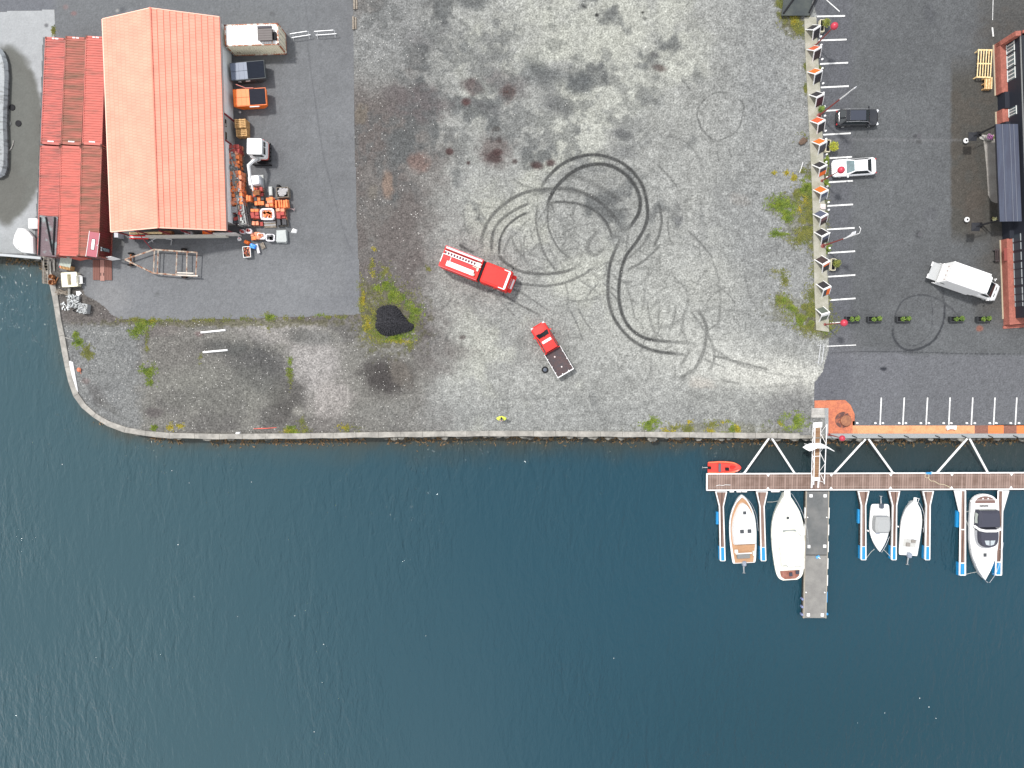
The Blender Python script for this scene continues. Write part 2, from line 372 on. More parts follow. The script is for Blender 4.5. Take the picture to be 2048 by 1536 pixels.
    for (u, v, ru, rv, r_, k, col) in (
            (625, 735, 54, 66, .35, .95, (.34, .325, .325)), (660, 805, 40, 50, .5, .85, (.33, .31, .305)), (560, 665, 80, 24, .1, .85, (.32, .305, .30)),
            (775, 752, 50, 36, .1, 1.0, (.085, .078, .078)), (800, 745, 18, 30, -.5, .45, (.26, .235, .21)), (625, 675, 50, 14, .05, .6, (.15, .155, .155)), (590, 668, 22, 14, 0, .5, (.12, .12, .115)),
            (520, 735, 60, 44, .5, .8, (.10, .10, .105)), (575, 795, 34, 46, .6, .8, (.10, .095, .093)), (640, 850, 90, 18, 0, .5, (.13, .12, .118)),
            (450, 695, 50, 14, .1, .7, (.115, .118, .118)), (360, 700, 60, 40, 0, .4, (.165, .155, .152)), (320, 660, 46, 14, 0, .4, (.23, .2, .195)),
            (440, 780, 120, 50, 0, .4, (.225, .228, .21)), (195, 790, 14, 26, -.5, .5, (.12, .115, .118)), (310, 825, 20, 10, 0, .7, (.12, .105, .11)), (595, 822, 11, 9, 0, .7, (.31, .30, .28)),
            (215, 812, 26, 7, .7, .45, (.13, .13, .125)), (170, 762, 9, 6, 0, .5, (.2, .14, .135)), (130, 690, 8, 16, 0, .6, (.1, .1, .1)), (398, 668, 10, 6, 0, .5, (.22, .13, .14)),
            (165, 590, 40, 50, 0, .55, (.15, .14, .13)), (130, 560, 30, 40, 0, .7, (.11, .105, .10)), (840, 655, 16, 18, 0, .5, (.11, .10, .115)), (855, 672, 10, 5, 0, .6, (.09, .08, .085)),
            (815, 830, 26, 7, -.7, .5, (.15, .14, .135))):
        c = mixc(c, k*blob(U, V, u, v, ru, rv, r_, .5, n3, .4), col)
    c = mixc(c, .6*ss(860, 868, V)*(1-ss(1000, 1100, U)), (.16, .15, .14))
    c = mixc(c, .65*blob(U, V, 1590, 830, 60, 60, 0, .5, n3, .3), (.20, .20, .205)); c = mixc(c, .35*blob(U, V, 1100, 835, 330, 40, 0, .5, n3, .3), (.255, .265, .27))
    # moss and roots under the weeds
    for (u, v, ru, rv, k) in ((1632, 420, 20, 80, .55), (1600, 440, 34, 40, .35), (1640, 640, 34, 32, .6), (1590, 620, 50, 26, .3), (780, 640, 62, 56, .45), (735, 600, 14, 46, .4),
                              (1590, 50, 22, 22, .6), (1570, 30, 14, 20, .4), (480, 646, 240, 7, .45), (1420, 858, 130, 12, .3), (765, 590, 30, 26, .35), (1560, 410, 22, 18, .4)):
        c = mixc(c, min(.85, k*1.3)*blob(U, V, u, v, ru, rv, 0, .35, n4, .9), (.15, .145, .075))
    # tyre marks: dark rubber and churned grit
    a = np.zeros(X.shape)
    S = lambda p, wd, st: stroke(a, U, V, p, wd, st)
    S([(1092, 428), (1098, 400), (1112, 375), (1137, 350), (1165, 334), (1195, 328), (1225, 333), (1252, 350), (1270, 372), (1280, 398), (1278, 424), (1264, 448), (1250, 466)], 4.8, .95)
    S([(1075, 405), (1080, 380), (1098, 352), (1125, 328), (1160, 313), (1195, 310), (1232, 320), (1262, 340), (1283, 368), (1293, 400), (1295, 432), (1288, 458), (1270, 488), (1252, 512), (1243, 540), (1238, 570), (1239, 605), (1247, 635), (1264, 660), (1290, 676), (1320, 682), (1365, 685), (1410, 690)], 4.4, .85)
    S([(1245, 470), (1230, 500), (1220, 530), (1216, 565), (1217, 600), (1225, 630), (1240, 655), (1262, 678), (1290, 695), (1320, 704), (1350, 707), (1376, 710)], 4.3, .75)
    for p, wd, st in (
            ([(965, 500), (964, 475), (975, 445), (995, 420), (1025, 397), (1060, 382), (1100, 378), (1140, 378), (1175, 390), (1205, 408), (1230, 435), (1250, 470)], 4.5, .5),
            ([(983, 505), (985, 470), (1000, 442), (1030, 420), (1060, 406)], 4, .5), ([(998, 510), (1000, 480), (1012, 455), (1035, 435), (1055, 425)], 3, .6),
            ([(998, 510), (1010, 525), (1040, 542), (1080, 548), (1120, 545), (1155, 535)], 4, .5), ([(1000, 560), (1040, 567), (1090, 572), (1130, 565), (1165, 550), (1195, 530)], 3.5, .4),
            ([(1100, 405), (1130, 404), (1165, 410), (1195, 425), (1215, 450), (1226, 480)], 3.5, .55), ([(1110, 430), (1100, 405), (1095, 440), (1102, 470), (1120, 500), (1145, 520)], 2.5, .45),
            ([(1076, 410), (1072, 440), (1078, 475), (1090, 510), (1115, 545)], 3, .4), ([(1130, 350), (1165, 358), (1200, 375), (1240, 400)], 7, .28), ([(1060, 390), (1110, 378), (1160, 385), (1195, 398)], 6, .35),
            ([(1318, 408), (1323, 440), (1318, 470), (1308, 492)], 3.5, .6), ([(1300, 465), (1285, 490), (1262, 512), (1240, 528)], 3, .45), ([(1255, 540), (1290, 520), (1320, 490)], 3, .4),
            ([(1315, 330), (1335, 350), (1355, 375)], 3, .45), ([(1376, 462), (1400, 485), (1425, 515)], 2.5, .5), ([(1425, 520), (1438, 560), (1440, 610), (1436, 650)], 3, .3),
            ([(1455, 190), (1485, 205), (1484, 235), (1478, 255), (1460, 272), (1430, 280), (1408, 262), (1395, 235), (1400, 210), (1425, 188), (1455, 186), (1478, 200)], 1.8, .4),
            ([(1396, 238), (1405, 260), (1425, 280)], 3, .45), ([(1335, 273), (1370, 283), (1400, 318)], 2, .35), ([(1365, 160), (1380, 178)], 2.5, .4), ([(1434, 303), (1438, 325)], 2, .4), ([(1458, 298), (1462, 314)], 2, .4),
            ([(1395, 620), (1412, 650), (1410, 690), (1400, 720), (1385, 745)], 4.5, .5), ([(1380, 620), (1405, 655), (1425, 690), (1428, 720), (1420, 740)], 3.5, .4), ([(1430, 712), (1480, 725), (1540, 740)], 3, .5),
            ([(1410, 690), (1440, 705), (1475, 728), (1530, 742)], 3, .3), ([(1408, 718), (1450, 735)], 2, .4), ([(1445, 760), (1480, 768)], 3, .35), ([(1360, 757), (1385, 740)], 4, .4),
            ([(1000, 585), (1040, 610), (1080, 630)], 2.5, .4), ([(1010, 570), (1050, 590), (1095, 620)], 2, .3), ([(990, 590), (1030, 632)], 2, .25), ([(1140, 620), (1155, 650), (1165, 680)], 2, .35), ([(1155, 615), (1175, 650), (1190, 665)], 2, .3),
            ([(1250, 565), (1262, 600), (1270, 640)], 2, .3), ([(1295, 600), (1300, 640), (1313, 675)], 2.2, .35), ([(1345, 560), (1370, 575), (1375, 610), (1360, 640), (1320, 655), (1290, 650)], 3.5, .3),
            ([(1200, 460), (1180, 480), (1175, 500), (1190, 510), (1210, 495)], 5, .3), ([(1150, 545), (1160, 560), (1200, 590), (1180, 600), (1140, 605)], 2.5, .25),
            ([(920, 490), (945, 505)], 3, .5), ([(1130, 600), (1170, 600), (1200, 590)], 2, .25), ([(1230, 420), (1262, 418)], 3, .3), ([(1050, 470), (1045, 490), (1040, 520)], 2.5, .25), ([(1020, 470), (1035, 500), (1060, 530)], 3, .25),
            ([(1190, 540), (1215, 525), (1250, 520)], 3, .25), ([(927, 415), (930, 450), (940, 470)], 2, .25), ([(957, 415), (958, 440)], 2, .2), ([(1480, 730), (1550, 748), (1610, 755)], 2, .2), ([(1500, 775), (1560, 772), (1610, 765)], 2, .2)):
        S(p, wd, min(.8, st*(1.25 if p[0][0] < 1290 else .95)))
    rs = random.Random(31)
    for k in range(150):     # faint arcs left by cars turning
        if k < 80: u, v, r0 = rs.gauss(1120, 75), rs.gauss(490, 55), rs.uniform(30, 150)
        else: u, v, r0 = rs.gauss(1340, 60), rs.gauss(610, 55), rs.uniform(30, 160)
        t0 = rs.random()*6.28; dt = rs.uniform(15, 60)/r0
        S([(u+r0*(math.cos(t0+dt*j/3)-math.cos(t0)), v+r0*(math.sin(t0+dt*j/3)-math.sin(t0))) for j in range(4)], rs.uniform(1.4, 3.4), rs.uniform(.14, .40))
    a = a*(.86+.5*(n4-.4)+.25*(n3-.5))
    c = mixc(c, np.clip(a*1.25, 0, 1)*.93, (.062, .064, .066))
    ring_ = np.exp(-((np.hypot((U-1110), (V-500)*1.05)-150-30*(n2-.5))/60)**2)*.4    # churned grit around the loops
    c = mixc(c, ring_*ss(.5, .6, n4)*.55, (.16, .165, .17))
    c *= (1+.20*(n4-.5)*2)[..., None]*(1+.10*rng.randn(*X.shape))[..., None]
    sp = np.clip(.02+.22*sw*(.4+n3)+.14*wl*(1-ss(600, 700, V))+.10*blob(U, V, 735, 300, 50, 120, 0, .5, n3, .4)+.20*blob(U, V, 775, 752, 48, 34, 0, .5), 0, .5)
    sp = sp*ss(.38, .55, n3)
    c = c*np.array((.600, .598, .572))*(1+.9*(np.mean(c, -1, keepdims=True)-.25))
    return np.clip(c, .008, .9), sp

def paint_yard(X, Y, U, V):
    n1 = fbm(X, Y, .15, 4, 41); n2 = fbm(X, Y, .8, 4, 43); n4 = fbm(X, Y, 3, 3, 45)
    c = np.ones(X.shape+(3,))*np.array((.118, .122, .127)); c *= (1+.30*(n1-.5)+.22*(n2-.5)+.10*(n4-.5))[..., None]
    c = mixc(c, .5*(1-ss(60, 110, V))*(1-ss(560, 700, U)), (.105, .112, .118)); c = mixc(c, .4*(1-ss(20, 40, V))*(1-ss(100, 120, U)), (.10, .105, .125))
    c = mixc(c, .4*ss(470, 560, V), (.165, .17, .178))
    a = np.zeros(X.shape); S = lambda p, wd, st: stroke(a, U, V, p, wd, st)
    S([(614, 70), (620, 130), (632, 210), (645, 300), (670, 400), (690, 470), (712, 520)], 1.6, .45); S([(610, 0), (618, 60)], 1.5, .3); S([(640, 60), (642, 120)], 1.5, .15)
    S([(630, 330), (650, 400), (700, 470), (716, 480)], 2, .25); S([(250, 490), (300, 480), (380, 485), (470, 480)], 8, .35); S([(262, 478), (470, 476)], 7, .5)  # last two bands: the gable's shadow painted into the asphalt
    c = mixc(c, a*.7, (.05, .052, .058))
    for (u, v, ru, rv, k, col) in ((131, 14, 5, 5, .5, (.17, .105, .10)), (148, 27, 5, 4, .55, (.18, .09, .085)), (245, 20, 7, 6, .8, (.07, .075, .082)), (235, 21, 3, 3, .7, (.3, .3, .29)), (545, 28, 5, 4, .6, (.06, .062, .065)),
                                   (315, 588, 6, 4, .6, (.085, .088, .09)), (240, 440, 16, 60, .5, (.075, .078, .07)), (232, 480, 14, 26, .55, (.06, .06, .052)), (330, 482, 90, 8, .3, (.07, .07, .075)),  # last three patches: shade left of the warehouse and below its gable, painted in
                                   (540, 112, 40, 16, .5, (.08, .078, .072)), (520, 325, 40, 26, .4, (.07, .07, .075)), (560, 300, 20, 20, .2, (.08, .08, .085)), (215, 600, 40, 40, .5, (.19, .19, .19)),  # first patch: the white container's shadow painted into the asphalt
                                   (705, 560, 18, 60, .3, (.095, .1, .11)), (660, 610, 60, 16, .25, (.1, .105, .115))):
        c = mixc(c, k*blob(U, V, u, v, ru, rv, 0, .6, n2, .3), col)
    c *= (1+.07*rng.randn(*X.shape))[..., None]
    return np.clip(c, .01, .9), np.zeros(X.shape)

def paint_pad(X, Y, U, V):
    n1 = fbm(X, Y, .15, 4, 51); n2 = fbm(X, Y, .8, 4, 53)
    c = np.ones(X.shape+(3,))*np.array((.275, .285, .29)); c *= (1+.12*(n1-.5)+.10*(n2-.5))[..., None]
    wet = np.clip(blob(U, V, 10, 270, 78, 178, 0, .07, n2, .06), 0, 1)
    c = mixc(c, wet, (.105, .108, .098)); c = mixc(c, wet*.5*ss(.4, .6, n1), (.085, .083, .074))
    c = mixc(c, .7*ss(440, 500, V), (.225, .235, .235)); c = mixc(c, .8*blob(U, V, 93, 51, 4, 4, 0, .4), (.08, .08, .085))
    c *= (1+.03*rng.randn(*X.shape))[..., None]
    return np.clip(c, .01, .9), np.zeros(X.shape)

def paint_lot(X, Y, U, V):
    n1 = fbm(X, Y, .12, 4, 61); n2 = fbm(X, Y, .6, 4, 63); n3 = fbm(X, Y, 1.5, 4, 65); n4 = fbm(X, Y, 3, 3, 67)
    c = np.ones(X.shape+(3,))*np.array((.080, .084, .087)); c *= (1+.30*(n1-.5)+.22*(n2-.5)+.2*(n3-.5))[..., None]
    c = mixc(c, .8*(1-ss(1780, 1830, U+(V-730)*.3))*ss(690, 712, V+(n3-.5)*8)+.75*ss(706, 714, V+(n2-.5)*6), (.104, .107, .116))
    c = mixc(c, .5*(1-ss(1690, 1715, U)), (.078, .08, .092))
    dirty = ss(1898, 1906, U+(n3-.5)*6)*(1-ss(448, 500, V+(n2-.5)*40))*ss(100, 170, V)
    dirty = np.maximum(dirty, .6*ss(1930, 1990, U+(n2-.5)*30)*(1-ss(600, 680, V)))
    c = mixc(c, dirty*.85, (.050, .047, .040)); c = mixc(c, dirty*.4*ss(.45, .6, n2), (.062, .052, .042))
    c = mixc(c, .75*blob(U, V, 1832, 640, 12, 24, 0, .5)*0, (.05, .05, .05))
    a = np.zeros(X.shape); S = lambda p, wd, st: stroke(a, U, V, p, wd, st)
    S([(1790, 650), (1792, 625), (1808, 600), (1840, 590), (1870, 596), (1900, 615), (1925, 640)], 1.8, .5); S([(1885, 590), (1890, 620), (1885, 650), (1868, 680), (1840, 697), (1815, 700), (1797, 690), (1786, 670), (1788, 650)], 3.2, .7)
    S([(1863, 598), (1866, 640), (1858, 670), (1835, 690), (1812, 690)], 1.8, .5); S([(1931, 640), (1934, 665), (1928, 690), (1920, 700)], 1.8, .4); S([(1884, 560), (1888, 600)], 1.6, .4); S([(1945, 600), (1950, 622)], 1.5, .3)
    S([(1655, 706), (1740, 703), (1850, 705), (1950, 708), (2048, 708)], 1.4, .55); S([(1784, 640), (1786, 700)], 1.2, .4); S([(1860, 0), (1866, 40), (1885, 80)], 2.5, .3)
    c = mixc(c, np.clip(a*1.4, 0, 1)*.85, (.022, .024, .028))
    b_ = np.zeros(X.shape); stroke(b_, U, V, [(1650, 280), (1750, 279), (1850, 281), (1925, 280)], 3.5, .55); c = mixc(c, b_*.5, (.15, .15, .155))
    stroke(b_, U, V, [(1986, 0), (1985, 40)], 1.2, .8)
    for (u, v, ru, rv, k, col) in ((1767, 738, 7, 3.5, .95, (.02, .022, .028)), (1959, 657, 7, 6, .8, (.19, .075, .05)), (1838, 283, 6, 4, .5, (.03, .03, .03)), (1836, 470, 6, 8, .8, (.045, .047, .05)), (1840, 470, 2, 2, .2, (.12, .12, .12)),
                                   (1830, 272, 5, 4, .7, (.04, .04, .044)), (1664, 785, 3, 2, .7, (.04, .04, .05)), (1860, 30, 12, 20, .4, (.05, .052, .058)), (1829, 30, 4, 3, .3, (.04, .04, .04)),
                                   (1690, 690, 36, 30, .25, (.12, .12, .125)), (1860, 430, 14, 14, .2, (.05, .05, .06)), (1950, 420, 20, 50, .3, (.07, .055, .045))):
        c = mixc(c, k*blob(U, V, u, v, ru, rv, 0, .4, n3, .3), col)
    for q in ([(1828, 760), (1834, 766), (1840, 764)], [(1889, 760), (1896, 764)], [(1868, 784), (1880, 789)], [(1855, 812), (1863, 816)], [(1910, 835), (1916, 840)]):
        b2 = np.zeros(X.shape); stroke(b2, U, V, q, 1.5, .8, False); c = mixc(c, b2*.5, (.25, .25, .25))
    c *= (1+.09*rng.randn(*X.shape))[..., None]
    return np.clip(c, .01, .9), np.zeros(X.shape)

NTOP = 60.0
def up(pts): return [P(u, v) for u, v in pts]
EDGE = up([(-60, 500), (0, 503), (88, 512), (106, 566), (112, 590), (119, 640), (126, 672), (132, 703), (137, 733), (144, 762), (155, 788), (170, 810),
           (191, 829), (219, 846), (252, 858), (292, 866), (340, 870), (440, 872), (600, 871), (780, 868), (1000, 866), (1200, 867), (1400, 869), (1630, 870)])
XR = P(1632, 700)[0]
gpoly = [(-64, 43)]+[(-64, EDGE[0][1])]+EDGE+[(XR+1.2, EDGE[-1][1]), (XR+2.8, 43)]
ground = sheet('ground', gpoly, 0.0, .10, paint_gravel, .95, grain=(.40, 5.2, .16, 1.7), speck=1.0)
yard_poly = up([(-200, -80), (709, -80), (706, 60), (707, 150), (710, 300), (714, 450), (719, 560), (721, 628), (640, 632), (480, 637), (330, 640), (240, 638), (222, 628), (212, 616), (196, 604), (170, 590), (160, 560), (120, 540), (110, 514), (60, 512), (-60, 508)])
pad_poly = up([(-60, 24), (0, 23.5), (110, 19.5), (108, 76), (86, 74), (82, 200), (78, 330), (73, 420), (69, 509), (-60, 503)])
yard = sheet('asphalt_yard', yard_poly, .012, .12, paint_yard, .9, grain=(.10, 6.0, .06, 1.7), rects=[pad_poly])
pad = sheet('concrete_pad', pad_poly, .018, .12, paint_pad, .85, grain=(.05, 5.0, .05, 1.2))
lot_poly = up([(1626, -80), (1626, 0), (1634, 33), (1637, 120), (1643, 220), (1650, 380), (1656, 500), (1658, 664), (1657, 700), (1645, 744), (1629, 764), (1628, 801), (1690, 800), (1704, 815), (1710, 836), (1710, 851), (2120, 850), (2120, -80)])
lot = sheet('parking_lot', lot_poly, .012, .12, paint_lot, .9, grain=(.22, 6.0, .10, 1.7))

# far land (never in the picture, but there from the side) and the rest of the quay apron
DIRT = mat('far_gravel', (.2, .2, .19), .95, col2=(.13, .13, .12), nscale=.3, grain=.2, gscale=2)
m = B()
m.box((0, 43+150, -.01), (900, 300, .02)); m.box((-64-200, 43/2+4, -.01), (400, 43-8, .02)); m.box((61+190, 16.6, -.012), (380, 52.8, .02))
tag(m.build('far_ground', DIRT), kind='structure')

# quay wall body under the edge, and its concrete coping
m = B(); m2 = B()
def offset(pts, d):
    o = []
    for i, p in enumerate(pts):
        a = np.array(pts[max(i-1, 0)]); b = np.array(pts[min(i+1, len(pts)-1)]); t = (b-a)/np.linalg.norm(b-a)
        o.append((p[0]-t[1]*d, p[1]+t[0]*d))
    return o
dn = []
for i in range(len(QW)-1):
    n = max(1, int(math.dist(QW[i], QW[i+1])/1.2))
    for k in range(n): dn.append((QW[i][0]+(QW[i+1][0]-QW[i][0])*k/n, QW[i][1]+(QW[i+1][1]-QW[i][1])*k/n))
dn.append(QW[-1]); dn = [p for p in dn if -70 < p[0] < 75]
inn = offset(dn, .62); deep = offset(dn, 1.4)
rings = []
for k in range(len(dn)):
    (x, y), (a, b), (e, f) = dn[k], inn[k], deep[k]
    rings.append([(x, y, -4.5), (x, y, -.02), (e, f, -.02), (e, f, -4.5)])
m.loft(rings)
STONE = mat('wall_stone', (.27, .26, .23), .9, col2=(.16, .15, .13), nscale=1.3, grain=.25, gscale=5, bump=.6)
tag(m.build('quay_wall', STONE), kind='structure')
CP = mat('coping_concrete', (.31, .295, .265), .85, col2=(.22, .21, .19), nscale=.6, nmix=(.42, .58), grain=.14, gscale=3)
rings = []
for k in range(len(dn)):
    if dn[k][0] > P(1604, 870)[0]: break
    if dn[k][0] < P(84, 519)[0]+.1 and dn[k][1] > P(90, 530)[1]: continue
    (x, y), (a, b) = dn[k], inn[k]; jj = .04*math.sin(k*1.7)
    rings.append([(x+jj, y+jj, -.06), (x+jj, y+jj, .15), (a, b, .15), (a, b, -.06)])
m2.loft(rings); tag(m2.build('quay_coping', CP), kind='structure')
mj = B()
for k in range(3, len(rings)-1, 2):
    (x, y, _), (_2, _3, _4), (a, b, _5), _6 = rings[k]; a0 = math.atan2(b-y, a-x); mj.box(((x+a)/2, (y+b)/2, .151), (math.hypot(a-x, b-y)+.01, .035, .006), a0)
tag(mj.build('coping_joints', mat('joint_dark', (.07, .065, .055), .9)), kind='structure')
m2 = B()
a_, b_, c_, d_ = P(-60, 503), P(-60, 507), P(84, 519), P(84, 514)
m2.prism([a_, b_, c_, d_], -.05, .25)
tag(m2.build('pad_edge_beam', mat('edge_beam', (.36, .38, .39), .6, grain=.15)), kind='structure')

# stones of the wall that stick out below the coping
m = B(); rnd = random.Random(3)
def stone(m, x, y, z, s, rnd, flat=.6):
    vs = []; k = 0; seed = rnd.random()*6
    for (zz, rr_) in ((-.5, .6), (-.15, 1), (.3, .95), (.5, .55)):
        for j in range(7):
            a = 2*math.pi*j/7+seed; q = rr_*(.75+.4*rnd.random()); vs.append((x+s*q*math.cos(a)*1.25, y+s*q*math.sin(a)*.85, z+s*zz*flat*(1+.2*rnd.random())))
    m.loft([vs[i*7:(i+1)*7] for i in range(4)])
for i in range(1, len(dn)-1):
    x, y = dn[i]
    for k in range(3):
        t = np.array(dn[i+1])-np.array(dn[i-1]); t /= np.linalg.norm(t); nrm = np.array((t[1], -t[0]))
        o = rnd.uniform(-.42, .22)
        if P(700, 870)[0] > x: o -= .22
        if P(290, 870)[0] > x and rnd.random() < .5: continue
        p = np.array((x, y))+t*rnd.uniform(-.6, .6)+nrm*o
        stone(m, p[0], p[1], rnd.uniform(-1.2, -.25), rnd.uniform(.2, .5), rnd)
m.mat(0)
tag(m.build('wall_stones', mat('wall_stone_pale', (.22, .21, .185), .9, col2=(.07, .065, .055), nscale=1.1, nmix=(.40, .56), grain=.25, gscale=6)), 'rough stones jutting out of the quay wall below its coping', 'stones', kind='stuff')
# seaweed fringe at the waterline
m = B(); rnd = random.Random(9)
for i in range(1, len(dn)-1):
    x, y = dn[i]; dens = 6
    for k in range(dens*4):
        t = np.array(dn[i+1])-np.array(dn[i-1]); t /= np.linalg.norm(t); nrm = np.array((t[1], -t[0]))
        if vnoise(np.array([x*.35]), np.array([y*.35]), 5)[0] < .35: continue
        p = np.array((x, y))+t*rnd.uniform(-.7, .7)+nrm*((.35 if x > -50 else .2)+abs(rnd.gauss(0, .38)))
        s = rnd.uniform(.08, .26); a = rnd.random()*6.3; z = WATER_Z+rnd.uniform(.02, .14)
        m.face([(p[0]+s*math.cos(a), p[1]+s*math.sin(a), z), (p[0]+s*.6*math.cos(a+2), p[1]+s*.6*math.sin(a+2), z+.03), (p[0]+s*math.cos(a+3.3), p[1]+s*math.sin(a+3.3), z)])
tag(m.build('seaweed', mat('seaweed', (.15, .08, .025), .6, col2=(.085, .06, .022), nscale=.9, nmix=(.4, .6), grain=.3, gscale=4)), 'brown seaweed fringe along the foot of the quay wall', 'seaweed', kind='stuff')

# ---------------------------------------------------------------- water
def water():
    gx = np.concatenate([[-500, -200, -90], np.arange(-70, 72, .7), [90, 200, 500]]); gy = np.concatenate([[-500, -200, -90], np.arange(-60, 26, .7), [60]])
    X, Y = np.meshgrid(gx, gy); U, V = to_uv(X, Y, WATER_Z)
    # distance to the quay edge
    D = np.full(X.shape, 1e9)
    for i in range(len(QW)-1):
        a = np.array(QW[i]); b = np.array(QW[i+1]); d = b-a; t = np.clip(((X-a[0])*d[0]+(Y-a[1])*d[1])/(d@d), 0, 1)
        D = np.minimum(D, np.hypot(X-a[0]-t*d[0], Y-a[1]-t*d[1]))
    n1 = fbm(X, Y, .25, 4, 81); n2 = fbm(X, Y, .03, 3, 83); n3 = fbm(X, Y, 1.2, 3, 85)
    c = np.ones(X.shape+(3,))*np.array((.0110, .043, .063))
    c = mixc(c, .75*(1-ss(-60, 10, X+12*(n2-.5)+Y*.2)), (.034, .069, .080))  # paler west: bright cloud reflection painted into the water colour
    c = mixc(c, .45*(1-ss(-48, -26, Y))*ss(-10, 40, X), (.005, .030, .042))  # darker south-east: dim end of the sky reflection, also painted in
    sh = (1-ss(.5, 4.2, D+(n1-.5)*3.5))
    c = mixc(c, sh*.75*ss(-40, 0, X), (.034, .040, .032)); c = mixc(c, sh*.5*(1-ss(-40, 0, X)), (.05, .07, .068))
    c = mixc(c, (1-ss(.2, 1.8, D+(n3-.5)*1.5))*.65, (.050, .042, .026))
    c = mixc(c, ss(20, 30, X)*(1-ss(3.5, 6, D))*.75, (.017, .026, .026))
    H, W = X.shape; idx = np.arange(H*W).reshape(H, W)
    q = np.stack([idx[:-1, :-1], idx[:-1, 1:], idx[1:, 1:], idx[1:, :-1]], -1).reshape(-1, 4)
    me = bpy.data.meshes.new('water'); me.from_pydata(np.stack([X.ravel(), Y.ravel(), np.full(X.size, WATER_Z)], -1).tolist(), [], q.tolist())
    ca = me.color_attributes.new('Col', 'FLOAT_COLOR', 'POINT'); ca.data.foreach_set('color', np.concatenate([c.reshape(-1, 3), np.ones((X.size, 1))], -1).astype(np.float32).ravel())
    mt = bpy.data.materials.new('sea_water'); mt.use_nodes = True; n = mt.node_tree; L = n.links; b = n.nodes['Principled BSDF']
    b.inputs['Roughness'].default_value = .06; b.inputs['IOR'].default_value = 1.33
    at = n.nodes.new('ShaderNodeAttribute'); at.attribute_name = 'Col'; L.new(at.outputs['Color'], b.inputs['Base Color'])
    g = n.nodes.new('ShaderNodeNewGeometry')
    prev = None
    gu = n.nodes.new('ShaderNodeTexNoise'); gu.inputs['Scale'].default_value = .05; gu.inputs['Detail'].default_value = 3; L.new(g.outputs['Position'], gu.inputs['Vector'])
    for (sc_, rz, sx_, st, dist, det) in ((.30, 40, 3.0, .8, .40, 3), (1.0, 22, 2.2, 1.0, .15, 4), (2.6, -20, 1.8, 1.0, .06, 3)):
        mp_ = n.nodes.new('ShaderNodeMapping'); mp_.inputs['Rotation'].default_value = (0, 0, R(rz)); mp_.inputs['Scale'].default_value = (sx_, 1, 1)
        no = n.nodes.new('ShaderNodeTexNoise'); no.inputs['Scale'].default_value = sc_; no.inputs['Detail'].default_value = det; no.inputs['Distortion'].default_value = .6
        bp = n.nodes.new('ShaderNodeBump'); bp.inputs['Strength'].default_value = st; bp.inputs['Distance'].default_value = dist
        L.new(g.outputs['Position'], mp_.inputs[0]); L.new(mp_.outputs[0], no.inputs['Vector']); L.new(no.outputs['Fac'], bp.inputs['Height'])
        gm = n.nodes.new('ShaderNodeMapRange'); gm.inputs[1].default_value = .38; gm.inputs[2].default_value = .62; gm.inputs[3].default_value = st*.30; gm.inputs[4].default_value = min(1, st*1.3); L.new(gu.outputs['Fac'], gm.inputs[0]); L.new(gm.outputs[0], bp.inputs['Strength'])
        if prev is not None: L.new(prev, bp.inputs['Normal'])
        prev = bp.outputs[0]
    L.new(prev, b.inputs['Normal'])
    me.materials.append(mt); o = bpy.data.objects.new('water', me); C.objects.link(o); o['kind'] = 'structure'
water()
m = B(); rnd = random.Random(4)
for k in range(18):
    u, v = rnd.uniform(40, 2000), rnd.uniform(900, 1520)
    if 1400 < u and v < 1250: continue
    x, y = P(u, v, WATER_Z); s = rnd.uniform(.02, .055); m.lathe((x, y, WATER_Z), [(s, 0), (s*1.2, .02), (s*.4, .035)], 6)
tag(m.build('foam_flecks', WHITE), 'tiny white flecks floating far apart on the open water', 'foam', kind='stuff')
m = B()
tag(m.box((0, -10, -8), (1200, 1000, .2)).build('sea_bed', mat('sea_bed', (.06, .06, .05), .9, grain=.2)), kind='structure')

# ---------------------------------------------------------------- painted bay lines, kerbs, paving
LINE = mat('road_paint', (.66, .66, .64), .7, col2=(.40, .40, .40), nscale=1.6, nmix=(.5, .72), grain=.18, gscale=6)
m = B()
def line(u0, v0, u1, v1, wd=.13, z=.017):
    a, b = P(u0, v0), P(u1, v1); d = Vector((b[0]-a[0], b[1]-a[1])); n = Vector((-d.y, d.x)).normalized()*wd/2
    m.face([(a[0]-n.x, a[1]-n.y, z), (b[0]-n.x, b[1]-n.y, z), (b[0]+n.x, b[1]+n.y, z), (a[0]+n.x, a[1]+n.y, z)])
for (u, v, w_, dv) in ((1634, 33, 56, -1.2), (1637, 81, 56, -2), (1640, 128, 56, -2.6), (1641.5, 175, 56, -2.8), (1645, 222, 56, -3), (1646.5, 269.5, 55, -3), (1649, 317, 55, -3.2), (1650.5, 365, 55, -3.4),
                       (1654, 412, 52, -3.2), (1654, 459, 55, -3.2), (1656, 506, 54, -3.6), (1654.5, 553.5, 56, -3.6), (1656, 600.5, 55, -3.8), (1656, 646.5, 30, -1.5)):
    line(u, v, u+w_, v+dv, .17)
line(1654, 692.5, 1712, 690, .10); line(1653, 0, 1679, 23, .10); line(1986, 0, 1985, 40, .06); line(1984.5, 55, 1986.5, 73, .16)
for (u, u2) in ((1762.5, 1760), (1808.5, 1805.5), (1855, 1852), (1900, 1897.5), (1945.5, 1942.5), (1990, 1987), (2033.5, 2030.5)):
    line(u, 795, u2, 849.5, .15)
tag(m.build('bay_lines', LINE), kind='structure')
